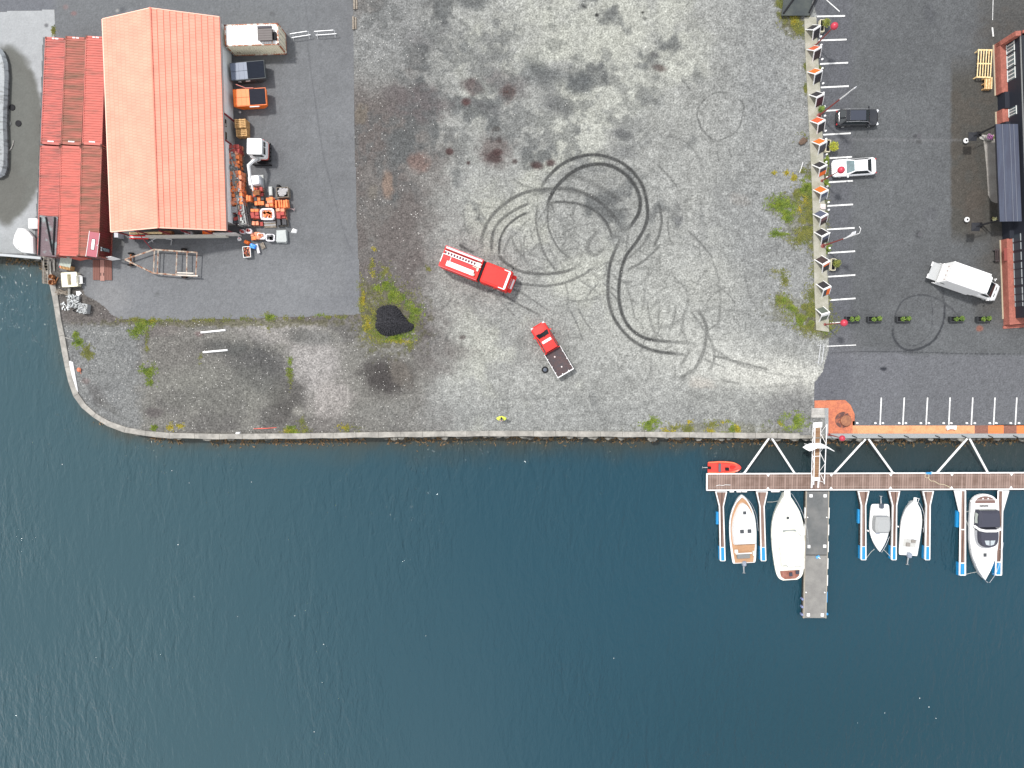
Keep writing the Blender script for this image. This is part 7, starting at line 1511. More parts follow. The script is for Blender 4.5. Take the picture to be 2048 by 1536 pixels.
# ================================================================ FLOATING JETTY
JZ = WATER_Z+.62
PLK = bpy.data.materials.new('deck_planks')
def plank_mat(name, c1, c2, pitch, along='x'):
    m = bpy.data.materials.new(name); m.use_nodes = True; n = m.node_tree; L = n.links; b = n.nodes['Principled BSDF']; b.inputs['Roughness'].default_value = .8
    g = n.nodes.new('ShaderNodeNewGeometry'); sp = n.nodes.new('ShaderNodeSeparateXYZ'); L.new(g.outputs['Position'], sp.inputs[0])
    dv = n.nodes.new('ShaderNodeMath'); dv.operation = 'DIVIDE'; dv.inputs[1].default_value = pitch; L.new(sp.outputs['X' if along == 'x' else 'Y'], dv.inputs[0])
    fl = n.nodes.new('ShaderNodeMath'); fl.operation = 'FLOOR'; L.new(dv.outputs[0], fl.inputs[0]); wn = n.nodes.new('ShaderNodeTexWhiteNoise'); wn.noise_dimensions = '1D'; L.new(fl.outputs[0], wn.inputs['W'])
    fr = n.nodes.new('ShaderNodeMath'); fr.operation = 'FRACT'; L.new(dv.outputs[0], fr.inputs[0]); gt = n.nodes.new('ShaderNodeMath'); gt.operation = 'GREATER_THAN'; gt.inputs[1].default_value = .86; L.new(fr.outputs[0], gt.inputs[0])
    no = n.nodes.new('ShaderNodeTexNoise'); no.inputs['Scale'].default_value = 1.2; no.inputs['Detail'].default_value = 5; L.new(g.outputs['Position'], no.inputs['Vector'])
    ad = n.nodes.new('ShaderNodeMath'); ad.operation = 'MULTIPLY_ADD'; ad.inputs[1].default_value = .55; L.new(wn.outputs['Value'], ad.inputs[0]); L.new(no.outputs['Fac'], ad.inputs[2])
    cr_ = n.nodes.new('ShaderNodeValToRGB'); cr_.color_ramp.elements[0].position = .45; cr_.color_ramp.elements[1].position = 1.0; cr_.color_ramp.elements[0].color = tuple(c1)+(1,); cr_.color_ramp.elements[1].color = tuple(c2)+(1,); L.new(ad.outputs[0], cr_.inputs[0])
    mx_ = n.nodes.new('ShaderNodeMix'); mx_.data_type = 'RGBA'; mx_.inputs[7].default_value = tuple(c*.45 for c in c1)+(1,); L.new(gt.outputs[0], mx_.inputs['Factor']); L.new(cr_.outputs[0], mx_.inputs[6]); L.new(mx_.outputs[2], b.inputs['Base Color']); return m
DECK = plank_mat('jetty_planks', (.135, .085, .065), (.25, .175, .145), .28, 'x'); DECK2 = plank_mat('finger_planks', (.14, .08, .06), (.23, .155, .125), .9, 'x')
j0, j1 = P(1413, 964, JZ), P(2110, 961.5, JZ); ja = math.atan2(j1[1]-j0[1], j1[0]-j0[0]); JL = math.dist(j0, j1)
t = thing('floating_jetty', 'long brown planked floating jetty with white edges', 'jetty', (j0[0], j0[1], JZ), ja); JW = 2.05
m = B(); m.box((JL/2, 0, -.05), (JL-.2, JW-.24, .08)); m.build('deck', DECK, t)
for s in (-1, 1): m = B(); m.box((JL/2, s*(JW/2-.04), -.06), (JL, .13, .22)); m.build('edge_beam', WHITE, t)
m = B(); m.box((.05, 0, -.06), (.14, JW-.2, .22)); m.build('end_beam', WHITE, t)
for k in range(9): m = B(); m.box((2.4+k*4.8, 0, -.42), (2.6, JW-.5, .55)); m.build('pontoon_float', mat('float_grey', (.12, .13, .14), .8, grain=.2), t)
for u in (1536, 1662, 1781, 1903, 2022):
    for s in (-1, 1):
        x_ = rot2(P(u, 964, JZ)[0]-j0[0], P(u, 964, JZ)[1]-j0[1], -ja)[0]
        if u == 1662 and False: continue
        m = B(); m.prism([(x_-.28, s*(JW/2+.02)), (x_+.28, s*(JW/2+.02)), (x_, s*(JW/2-.42))], -.0, .07); m.build('cleat_plate', WHITE, t)
for u in (1446, 1474, 1500, 1597, 1623): 
    x_ = rot2(P(u, 964, JZ)[0]-j0[0], 0, -ja)[0]; m = B(); m.box((x_, JW/2+.0, .06), (.14, .12, .06)); m.build('cleat', WHITE, t)
for (u0, u1) in ((1458, 1468), (1472, 1483), (1483, 1494), (1541, 1559)):
    a0 = P((u0+u1)/2, 983, JZ-.1); q = rot2(a0[0]-j0[0], a0[1]-j0[1], -ja); m = B(); m.box((q[0], -JW/2-.10, -.06), ((u1-u0)/17-.1, .24, .2)); m.build('fender', WHITE, t)
for y_ in (-.62, .62):
    m = B(); m.box((JL/2, y_, -.006), (JL-.4, .03, .012)); m.build('deck_strip', mat('strip_pale', (.30, .24, .21), .7), t)
# coil of rope and cable
m = B()
def coil(pts, r): m = B(); m.tube(pts, r, 5); return m
cp_ = [P3(1854+4*math.cos(k*.7), 952+4*math.sin(k*.7), JZ+.03+.004*k) for k in range(20)]+[P3(u, v, JZ+.03) for u, v in ((1858, 958), (1862, 962), (1868, 962), (1878, 968), (1888, 969), (1897, 973), (1903, 977))]
tag(coil([tuple(p_) for p_ in cp_], .028).build('rope_coil', mat('rope_cream', (.62, .55, .38), .8)), 'cream coiled rope trailing across the jetty deck', 'rope')
tag(coil([P3(u, v, JZ+.04) for u, v in ((1432, 972), (1438, 970), (1446, 971), (1450, 969.5), (1461, 970))], .03).build('mooring_line', WHITE), 'short pale rope lying on the jetty near the red boat', 'rope')
x, y = P(1856.5, 946, JZ); t = thing('blue_cart', 'small blue hose cart hooked on the jetty edge', 'cart', (x, y, JZ-.1)); m = B(); m.box((0, 0, .2), (.6, .22, .16)); m.build('tray', mat('cart_blue', (.05, .28, .62), .4), t); m = B(); m.box((.3, .05, .25), (.08, .3, .2)); m.tube([(-.3, 0, .25), (-.5, .1, .35)], .03, 5); m.build('handle', mat('cart_pale_blue', (.45, .62, .75), .4), t)
# ---- concrete pier finger
q = [P(u, v, JZ+.1) for u, v in ((1609.5, 983), (1655.5, 983), (1656, 1236.5), (1609, 1236.5))]; cc = (sum(p_[0] for p_ in q)/4, sum(p_[1] for p_ in q)/4); PW = q[1][0]-q[0][0]; PLn = q[0][1]-q[3][1]
t = thing('concrete_pier', 'grey concrete floating pier beside the largest motor boat', 'pier', (cc[0], cc[1], JZ+.1)); h = PLn/2
PC = mat('pier_concrete', (.145, .145, .14), .85, col2=(.10, .105, .105), nscale=.5, grain=.12, gscale=4)
m = B(); m.box((0, h/2+.02, -.3), (PW-.14, h-.08, .62)); m.build('slab', PC, t); m = B(); m.box((0, -h/2, -.3), (PW-.14, h-.08, .62)); m.build('slab', mat('pier_concrete_pale', (.21, .205, .19), .85, col2=(.17, .165, .155), nscale=.7, grain=.1), t)
for s in (-1, 1):
    m = B(); m.box((s*(PW/2-.04), 0, -.12), (.10, PLn, .28)); m.build('edge_timber', mat('edge_tan', (.30, .27, .22), .8, grain=.15), t)
    for k in range(6 if s > 0 else 4): m = B(); m.box((s*(PW/2+.05), h-2.6-k*2.05, -.12), (.10, 1.3, .22)); m.build('rubbing_strip', WHITE if k != 5 else BLUEF, t)
for (x_, y_) in ((-.82, h-.5), (.85, h-.5), (-.95, h-6.65), (.95, h-6.6), (-.82, -h+.45), (.85, -h+.45)): m = B(); m.box((x_, y_, .06), (.34, .36, .12)); m.build('bollard_plate', WHITE, t)
for (x_, y_) in ((-1.18, h-3.1), (1.1, h-3.1), (-1.15, -h+3.2), (1.08, -h+3.2)): m = B(); m.lathe((x_, y_, .02), [(.08, 0), (.08, .12), (.03, .16)], 8); m.build('mooring_pin', WHITE, t)
m = B(); m.box((0, 0, -.62), (PW+.02, PLn, .5)); m.build('reflection_skirt', mat('reflection_dark', (.018, .018, .016), .8, grain=.3), t)  # dark box added for the pier's dark side and its reflection
for k in range(3): m = B(); m.lathe((-PW/2-.12, -h+.4+k*.95, -.5), [(.14, 0), (.16, .2), (.14, .5), (.06, .55)], 10); m.build('fender', mat('fender_blue_grey', (.16, .19, .33), .4), t)
m = B(); m.lathe((PW/2+.12, -h+.5, -.5), [(.14, 0), (.16, .2), (.14, .5), (.06, .55)], 10); m.build('fender', BLUEF, t)
x, y = P(1635, 1113.5, JZ+.15); t = thing('hose_reel', 'small blue and white hose reel on the concrete pier', 'hose reel', (x, y, JZ+.1)); m = B(); m.box((0, 0, .1), (.42, .26, .16), .5); m.build('box', mat('reel_blue', (.10, .35, .68), .4), t); m = B(); m.box((.15, -.1, .2), (.3, .08, .05), -.6); m.build('handle', WHITE, t)
# ---- finger booms
def boom(lb, top, neck, bot, vblue, side_floats=(), g='slender blue tipped finger booms'):
    """top/neck/bot: (u_left, u_right, v)"""
    z = JZ; cu = (top[0]+top[1])/2; x0, y0 = P(cu, top[2], z); t = thing('finger_boom', lb, 'boom', (x0, y0, z), 0, g)
    def Q(u, v): a_ = P(u, v, z); return (a_[0]-x0, a_[1]-y0)
    lf = [Q(top[0], top[2]), Q(neck[0], neck[2]), Q(bot[0], bot[2])]; rt = [Q(top[1], top[2]), Q(neck[1], neck[2]), Q(bot[1], bot[2])]
    f = (vblue-neck[2])/(bot[2]-neck[2]); lb_ = Q(neck[0]+(bot[0]-neck[0])*f, vblue); rb_ = Q(neck[1]+(bot[1]-neck[1])*f, vblue)
    ins = lambda p_, d: (p_[0]+d, p_[1])
    m = B(); m.prism([lf[0], lf[1], lb_, rb_, rt[1], rt[0]], -.06, -.02); m.build('deck', DECK2, t)
    m = B(); m.prism([ins(lb_, .08), ins(lf[2], .08), ins(rt[2], -.08), ins(rb_, -.08)], -.12, .03); m.build('blue_tip', BLUEF, t)
    for sd, s in ((lf, 1), (rt, -1)):
        m = B()
        for k in range(2): m.prism([sd[k], sd[k+1], ins(sd[k+1], s*.12), ins(sd[k], s*.12)], -.16, .05)
        m.build('side_beam', WHITE, t)
    m = B()
    for k in range(2): m.prism([lf[k], lf[k+1], rt[k+1], rt[k]], -.60, -.17)
    m.build('reflection_box', mat('boom_reflection_dark', (.02, .022, .022), .7, grain=.2), t)  # dark prism added for the boom's dark side and its reflection
    for (a_, b_) in ((lf[0], rt[0]), (lb_, rb_), (lf[2], rt[2])): m = B(); m.tube([(a_[0]+.05, a_[1]-.04, .01), (b_[0]-.05, b_[1]-.04, .01)], .05, 4); m.build('cross_beam', WHITE, t)
    m = B(); m.loft([[(p_[0], p_[1], z_) for p_ in (ins(lb_, -.02), ins(lf[2], -.02), ins(rt[2], .02), ins(rb_, .02))] for z_ in (-.75, -.2)]); m.build('float', BLUEF, t)
    for (v0, v1) in side_floats: a_, b_ = Q(neck[0]-2, v0), Q(neck[0]-2, v1); m = B(); m.box(((a_[0]+b_[0])/2+.05, (a_[1]+b_[1])/2, -.45), (.3, abs(a_[1]-b_[1]), .3)); m.build('float', BLUEF, t)
boom('blue tipped finger boom nearest the outer end of the jetty', (1430.5, 1454, 983), (1438, 1447.5, 1013), (1440, 1451, 1121), 1094, ((1025, 1050),))
boom('blue tipped finger boom between the two largest white boats', (1512, 1535.5, 983), (1519, 1529, 1013), (1521.5, 1532.5, 1121), 1094)
boom('blue tipped finger boom left of the boat with the grey canopy', (1715.5, 1738.5, 982), (1722, 1732, 1011), (1721.5, 1732.5, 1119), 1092.5, ((1020, 1048),))
boom('blue tipped finger boom between the two small boats', (1777.5, 1800, 982), (1784.5, 1794, 1011), (1782.5, 1793, 1119), 1092.5)
boom('blue tipped finger boom right of the all white open boat', (1845, 1867.5, 982), (1851.5, 1861, 1011), (1849.5, 1860, 1119), 1092.5)
def wide_boom(lb, wedge, deck, bot, vblue):
    z = JZ; x0, y0 = P(deck[0], 981, z); t = thing('wide_finger_boom', lb, 'boom', (x0, y0, z), 0, 'broad finger booms with white gussets')
    def Q(u, v): a_ = P(u, v, z); return (a_[0]-x0, a_[1]-y0)
    m = B(); m.prism([Q(*p_) for p_ in wedge], -.1, .02); m.build('gusset', mat('gusset_white', (.66, .67, .66), .5), t)
    (a, b) = deck; (c, d) = bot; f = (vblue-981)/(1150-981); e, g_ = a+(c-a)*f, b+(d-b)*f
    m = B(); m.prism([Q(a, 981), Q(e, vblue), Q(g_, vblue), Q(b, 981)], -.08, .03); m.build('deck', DECK2, t)
    m = B(); m.prism([Q(e+1, vblue), Q(c+1, 1149), Q(d-1, 1149), Q(g_-1, vblue)], -.1, .05); m.build('blue_tip', BLUEF, t)
    for (p_, q_) in (((a-1.5, 981), (c-1.5, 1150)), ((b+1.5, 981), (d+1.5, 1150))): m = B(); m.tube([(*Q(*p_), .02), (*Q(*q_), .02)], .10, 4); m.build('side_beam', WHITE, t)
    for v in (981, 1059, vblue, 1150): f2 = (v-981)/169; m = B(); m.tube([(*Q(a+(c-a)*f2-1, v), .05), (*Q(b+(d-b)*f2+1, v), .05)], .07, 4); m.build('cross_beam', WHITE, t)
    m = B(); m.loft([[(*Q(c-2, 1126), z_), (*Q(c-2, 1152), z_), (*Q(d+2, 1152), z_), (*Q(d+2, 1126), z_)] for z_ in (-.75, -.2)]); m.build('float', BLUEF, t)
    a_, b_ = Q(a-4, 1023), Q(a-4, 1056); m = B(); m.box((a_[0], (a_[1]+b_[1])/2, -.45), (.3, abs(a_[1]-b_[1]), .3)); m.build('float', BLUEF, t)
wide_boom('wide finger boom with a white gusset left of the dark canopied cruiser', [(1908, 981), (1922.5, 981), (1921, 1024), (1918, 1024)], (1923, 1929), (1920.5, 1929), 1126)
wide_boom('wide finger boom with a white gusset right of the dark canopied cruiser', [(2004, 981), (2018.5, 981), (2006, 1024), (2003.5, 1024)], (1998, 2004), (1992.5, 2001), 1124)
# ---- steel struts from the quay
for i, (ap, l, r) in enumerate((((1538, 1543.5, 876), (1488, 947), (1589.5, 947)), ((1731, 1737, 878), (1668, 947), (1786, 946)), ((1934.5, 1939, 877), (1873.5, 946), (1976, 946)))):
    for s, (u, v) in (('left', l), ('right', r)):
        a0 = Vector(P3(ap[0] if s == 'left' else ap[1], ap[2], -.15)); a1 = Vector(P3(u, v, JZ+.02)); d = a0-a1
        t = thing('mooring_strut', s+' white steel strut of the '+('pair nearest the outer end of the jetty', 'pair just right of the gangway', 'pair furthest right')[i], 'strut', tuple(a1), 0, 'white struts holding the jetty off the quay')
        m = B(); m.tube([(0, 0, 0), tuple(d)], .12, 8); m.build('tube', WHITE, t); m = B(); m.box((0, .02, 0), (.3, .16, .2)); m.build('hinge', WHITE, t)
# ---- gangway
g0, g1 = P(1635, 848, .35), P(1630, 962, JZ+.25); t = thing('gangway', 'white truss gangway with brown planks leading down to the jetty', 'gangway', (g0[0], g0[1], 0), 0)
A_ = Vector((0, 0, .22)); Bv = Vector((g1[0]-g0[0], g1[1]-g0[1], JZ+.3)); D_ = Bv-A_; pr = Vector((D_.y, -D_.x, 0)).normalized()*-1
if pr.x < 0: pr = -pr
def gp(f, s, h): return tuple(A_+D_*f+pr*s+Vector((0, 0, h)))
m = B(); m.loft([[gp(0, -.36, 0), gp(0, .36, 0), gp(0, .36, .06), gp(0, -.36, .06)], [gp(1, -.36, 0), gp(1, .36, 0), gp(1, .36, .06), gp(1, -.36, .06)]]); m.build('walkway', plank_mat('gangway_planks', (.20, .10, .045), (.30, .19, .11), .22, 'y'), t)
for s in (-1, 1):
    m = B(); m.tube([gp(0, s*.45, .0), gp(1, s*.45, .0)], .05, 5); m.tube([gp(-.0, s*.68, 1.05), gp(1.03, s*.62, 1.05)], .055, 5)
    for k in range(7): m.tube([gp(k/6, s*.45, 0) if k % 2 else gp(k/6, s*.66, 1.05), gp(min(1, (k+1)/6), s*.66, 1.05) if k % 2 else gp(min(1, (k+1)/6), s*.45, 0)], .035, 4)
    m.build('truss_rail', WHITE, t)
for f in (.0, .56, .985): m = B(); m.tube([gp(f, -.5, .06), gp(f, .5, .06)], .05, 5); m.build('cross_bar', WHITE, t)
m = B(); m.loft([[gp(-.03, -.52, .1), gp(-.03, .52, .1), gp(-.03, .52, .2), gp(-.03, -.52, .2)], [gp(.06, -.52, .1), gp(.06, .52, .1), gp(.06, .52, .2), gp(.06, -.52, .2)]]); m.build('end_plate', WHITE, t)
m = B(); m.loft([[gp(.93, -.5, .1), gp(.93, .5, .1), gp(.93, .5, .18), gp(.93, -.5, .18)], [gp(.99, -.5, .1), gp(.99, .5, .1), gp(.99, .5, .18), gp(.99, -.5, .18)]]); m.build('end_plate', WHITE, t)
for s in (-.42, .36): m = B(); m.loft([[gp(.99, s-.09, .02), gp(.99, s+.09, .02), gp(.99, s+.09, .14), gp(.99, s-.09, .14)], [gp(1.12, s-.09, .0), gp(1.12, s+.09, .0), gp(1.12, s+.09, .05), gp(1.12, s-.09, .05)]]); m.build('skid', WHITE, t)
pts = [(1605.5, 894.5), (1612, 890), (1621, 886.3), (1641, 886), (1649, 889.5), (1657, 894), (1669.5, 902.5), (1668.5, 903), (1656, 897), (1645, 896.8), (1634, 896.5), (1627, 900), (1619.5, 902.5), (1612, 899)]
cc = P(1636, 894, 1.6); hs = [.9, 1.1, 1.5, 1.6, 1.4, 1.1, .8, .8, 1.0, 1.3, 1.5, 1.5, 1.4, 1.1]; ql = [P(u, v, h_) for (u, v), h_ in zip(pts, hs)]
t = thing('gangway_fin', 'white wing shaped guard straddling the gangway', 'guard', (cc[0], cc[1], 0)); m = B()
top_ = [(p_[0]-cc[0], p_[1]-cc[1], h_) for p_, h_ in zip(ql, hs)]; m.loft([[(a, b, c-.06) for a, b, c in top_], top_]); m.build('wing', WHITE, t)
for s in (-.72, .72): m = B(); m.tube([(s, .1, -.4), (s, .1, 1.35)], .05, 6); m.build('upright', WHITE, t)

# ================================================================ BOATS (x = bow direction)
BZ = WATER_Z
def outline(st, n=8):   # st: [(x, halfwidth)...] from stern to bow -> closed outline
    c = catmull([np.array(p_) for p_ in st], n); r_ = [(p_[0], max(p_[1], 0.0)) for p_ in c]
    return [(x, -w_) for x, w_ in r_]+[(x, w_) for x, w_ in r_[::-1] if w_ > .012]
def hull(t, st, fb, mt, flare=.80, sheer=.25, deck_in=.10, name='hull'):
    o = outline(st); L_ = max(p_[0] for p_ in o)
    zf = lambda x: fb+sheer*max(0, x/L_)**2
    def shr(k, kx=1.0): return [(x*kx, y*k) for x, y in o]
    m = B(); m.loft([[(x*.90, y*flare*.9, -.25) for x, y in o], [(x*.94, y*flare, .0) for x, y in o], [(x*.985, y*.97, zf(x)*.6) for x, y in o], [(x, y, zf(x)) for x, y in o], [(x*.985, y*.94, zf(x)+.03) for x, y in o], [(x*.97, y*(.94-deck_in), zf(x)-.02) for x, y in o]])
    return m.build(name, mt, t), o, zf
def shell(t, st, z0, z1, top, mt, nm, inx=.06, parent=None):
    o = outline(st, 6); cx_ = sum(p_[0] for p_ in o)/len(o); m = B(); m.loft([[(x, y, z0) for x, y in o], [(cx_+(x-cx_)*(1-inx*.4), y*(1-inx*.5), z0+(z1-z0)*.75) for x, y in o], [(cx_+(x-cx_)*top, y*top, z1) for x, y in o]]); return m.build(nm, mt, parent or t)
def outboard(t, x, z, mt, tilt=1, s=1.0):
    m = B(); m.loft([[(x+a*s, b*s, z+c*s) for a, b in rr(.26, .19, .1, 3)] for c in (.0,)]+[[(x+a*.95*s-.03, b*s, z+.28*s) for a, b in rr(.26, .19, .1, 3)], [(x+a*.6*s-.04, b*.6*s, z+.40*s) for a, b in rr(.26, .19, .1, 3)]]); mo = m.build('outboard_motor', mt, t)
    m = B(); m.tube([(x-.15*s, 0, z+.05), (x-.75*s, 0, z-.05*s)], [.09*s, .055*s], 6); m.box((x-.85*s, 0, z-.05), (.25*s, .08*s, .10*s)); m.build('motor_leg', STEEL, mo)
    m = B()
    for k in range(3): m.box((x-1.0*s, .09*s*math.cos(k*2.1), z-.05+.09*s*math.sin(k*2.1)), (.04, .10*s, .12*s), 0, (k*2.1, 0, 0))
    m.build('propeller', STEEL, mo)
def rail(t, st, z, side=(-1, 1), r=.022, zf=None, off=0.0):
    for s in side:
        c = catmull([np.array(p_) for p_ in st], 6); m = B(); pts_ = [(p_[0], s*(p_[1]+off), z+(zf(p_[0]) if zf else 0)) for p_ in c]; m.tube(pts_, r, 5)
        for k in range(0, len(pts_), 5): m.tube([pts_[k], (pts_[k][0], pts_[k][1]-s*.05, pts_[k][2]-z)], r*.8, 4)
        m.build('rail', mat('chrome_rail', (.62, .63, .65), .25, .8), t)
TEAK = mat('teak', (.42, .24, .13), .7, col2=(.34, .19, .10), nscale=3, grain=.12, stretch=(1, 8, 1)); HATCH = mat('hatch_glass', (.05, .055, .06), .3, grain=.3)
GREYC = mat('canvas_grey', (.30, .31, .31), .8, grain=.06); NAVC = mat('canvas_navy', (.035, .037, .055), .75, grain=.12); MTR = mat('motor_grey', (.22, .25, .30), .35, grain=.25)
# A: cabin boat with teak side decks, bow to the jetty
b0, b1 = P(1488, 1126, BZ+.7), P(1483.5, 989, BZ+.9); L_ = math.dist(b0, b1); a = math.atan2(b1[1]-b0[1], b1[0]-b0[0])
t = thing('motor_boat', 'white cabin boat with teak side decks and three dark hatches', 'boat', ((b0[0]+b1[0])/2, (b0[1]+b1[1])/2, BZ), a, 'white motor boats moored at the jetty'); h = L_/2
st = [(-h, 1.22), (-h+.4, 1.42), (-h*.3, 1.60), (h*.2, 1.56), (h*.55, 1.22), (h*.82, .66), (h*.95, .25), (h, .0)]
hu, o, zf = hull(t, st, .75, GEL, deck_in=.02)
st2 = [(-h+.1, 1.10), (-h*.3, 1.44), (h*.2, 1.38), (h*.55, 1.04), (h*.80, .52), (h*.90, .12), (h*.91, 0)]; o2 = outline(st2, 6); m = B(); m.loft([[(x, y, zf(x)+.02) for x, y in o2], [(x, y, zf(x)+.045) for x, y in o2]]); m.build('side_deck', TEAK, t)
cb = shell(t, [(-h*.42, 1.26), (-h*.1, 1.36), (h*.15, 1.30), (h*.42, 1.02), (h*.70, .46), (h*.77, .1), (h*.775, 0)], .75, 1.75, .93, GEL, 'cabin')
for (x_, y_, s_) in ((h*.52, .02, .38), (-h*.01, -.46, .46), (-h*.01, .42, .46)): m = B(); m.loft([ring(rr(s_/2, s_/2, .04, 2, x_, y_), 1.70), ring(rr(s_/2, s_/2, .04, 2, x_, y_), 1.79)]); m.build('hatch', HATCH, cb)
m = B(); m.loft([ring(rr(.72, 1.05, .1, 2, -h+1.05), .72), ring(rr(.72, 1.05, .1, 2, -h+1.05), .80)]); m.build('cockpit_floor', TEAK, t)
m = B(); m.box((-h+.95, .15, 1.0), (.50, 1.5, .32)); m.build('seat', mat('seat_grey', (.17, .17, .165), .7, grain=.15), t); m = B(); m.box((-h+1.3, .1, 1.1), (.12, 1.9, .10)); m.build('seat_back', WHITE, t)
m = B(); m.box((-h+1.25, -1.1, 1.05), (.5, .25, .35)); m.box((-h+1.6, 1.0, 1.1), (.4, .35, .3)); m.build('console_boxes', GEL2, t)
outboard(t, -h-.02, .55, MTR, s=1.25); rail(t, [(h*.98, .0), (h*.75, .85), (h*.4, 1.4), (-h*.05, 1.58)], .55, zf=zf, off=.08)
# B: large flybridge-less cruiser
b0, b1 = P(1579, 1159, BZ+.9), P(1573, 984, BZ+1.3); L_ = math.dist(b0, b1); a = math.atan2(b1[1]-b0[1], b1[0]-b0[0])
t = thing('motor_boat', 'largest cream white cruiser with a brown teak stern beside the concrete pier', 'boat', ((b0[0]+b1[0])/2, (b0[1]+b1[1])/2, BZ), a, 'white motor boats moored at the jetty'); h = L_/2; GC = mat('cream_gelcoat', (.70, .70, .62), .25, coat=.3)
st = [(-h, .85), (-h+.35, 1.35), (-h+1.2, 1.66), (-h*.3, 1.92), (h*.15, 1.92), (h*.5, 1.55), (h*.78, .80), (h*.92, .32), (h, .10), (h*1.01, 0)]
hu, o, zf = hull(t, st, 1.1, GC, sheer=.35, deck_in=.04)
o2 = outline([(-h+1.6, 1.55), (-h*.3, 1.78), (h*.15, 1.78), (h*.5, 1.4), (h*.78, .7), (h*.9, .2), (h*.93, 0)], 6); m = B(); m.loft([[(x, y, zf(x)+.0) for x, y in o2], [(x*.99, y*.97, zf(x)+.10) for x, y in o2]]); m.build('foredeck', GC, t)
cb = shell(t, [(-h*.62, 1.30), (-h*.45, 1.34), (-h*.1, 1.30), (h*.08, 1.10), (h*.14, .6), (h*.15, 0)], 1.15, 2.45, .86, GC, 'cabin')
m = B(); m.loft([ring(rr(1.55, 1.02, .3, 4, -h*.32, -.12), 2.42), ring(rr(1.5, .98, .3, 4, -h*.32, -.12), 2.62), ring(rr(1.2, .8, .3, 4, -h*.32, -.12), 2.68)]); m.build('hard_top', mat('hard_top_white', (.62, .62, .60), .4), cb)
panel('windscreen', mat('pale_screen', (.20, .22, .22), .3, grain=.2), [(h*.15, -.75, 1.5), (h*.15, .75, 1.5), (h*.02, .8, 2.2), (h*.02, -.8, 2.2)], .10, cb)
for s in (-1, 1): panel('side_window', GLASSB, [(-h*.5, s*1.30, 1.7), (-h*.22, s*1.32, 1.7), (-h*.25, s*1.18, 2.25), (-h*.42, s*1.18, 2.25)][::s], .12, cb)
m = B(); m.lathe((h*.42, 0, zf(h*.42)+.08), [(.21, 0), (.21, .05), (.16, .07), (.02, .07)], 16); m.build('round_hatch', HATCH, t)
m = B(); o3 = outline([(-h+.16, .62), (-h+.5, 1.05), (-h+1.1, 1.16), (-h+1.18, 1.16)], 5); m.loft([[(x, y, 1.12) for x, y in o3], [(x, y, 1.16) for x, y in o3]]); ck = m.build('cockpit_floor', mat('teak_brown', (.20, .075, .05), .7, col2=(.28, .12, .09), nscale=3, grain=.2), t)
m = B(); m.box((-h+.75, -.05, 1.25), (.42, .34, .2)); m.build('cushion', NAVC, ck); m = B(); m.box((-h+.95, -.85, 1.25), (.4, .4, .2)); m.build('cushion', NAVC, ck)
m = B(); m.box((h+.05, 0, zf(h)+.05), (.5, .55, .10)); m.box((h-.3, 0, zf(h)+.08), (.9, .7, .06)); m.build('pulpit', WHITE, t)
for s in (-.25, .25): m = B(); m.tube([(h-.2, s, 1.6), (h+.42, s, 1.75)], .035, 5); m.build('pulpit_rail', WHITE, t)
rail(t, [(h*.98, .25), (h*.75, .95), (h*.45, 1.6), (h*.1, 1.95), (-h*.25, 1.95)], .65, zf=zf, off=.10)
# C: day boat with grey canopy, bow south
b0, b1 = P(1760.5, 1008, BZ+.6), P(1758.5, 1103, BZ+.7); L_ = math.dist(b0, b1); a = math.atan2(b1[1]-b0[1], b1[0]-b0[0])
t = thing('motor_boat', 'small white boat with a grey canvas canopy, bow pointing to open water', 'boat', ((b0[0]+b1[0])/2, (b0[1]+b1[1])/2, BZ), a, 'white motor boats moored at the jetty'); h = L_/2
hu, o, zf = hull(t, [(-h, .75), (-h+.25, 1.05), (-h*.4, 1.18), (h*.1, 1.16), (h*.5, .86), (h*.8, .42), (h*.97, .08), (h, 0)], .6, GEL, deck_in=.0)
cv = shell(t, [(-h*.52, .84), (-h*.3, .92), (0, .92), (h*.12, .80), (h*.16, .72)], .62, 1.55, .74, GREYC, 'canopy')
for s in (-1, 1): panel('canopy_window', GLASSB, [(-h*.38, s*.90, .95), (h*.0, s*.92, .95), (-h*.02, s*.80, 1.30), (-h*.34, s*.78, 1.30)][::s], .02, cv)
panel('canopy_window', mat('canopy_slate', (.14, .16, .20), .3), [(-h*.52, .6, .9), (-h*.52, -.6, .9), (-h*.43, -.55, 1.40), (-h*.43, .55, 1.40)], .03, cv)
m = B(); m.box((h*.2, -.3, .75), (.25, .4, .2)); m.build('windscreen_frame', mat('screen_blue', (.3, .33, .4), .4), t)
outboard(t, -h+.18, .75, mat('motor_dark', (.06, .075, .10), .3, grain=.5), s=1.15); rail(t, [(h*.99, .05), (h*.7, .60), (h*.35, 1.02)], .25, side=(1,), zf=zf, off=.05)
m = B(); m.lathe((h*.15, 1.28 if False else -1.30, .25), [(.09, 0), (.11, .1), (.09, .3), (.03, .33)], 8); m.build('fender', WHITE, t)
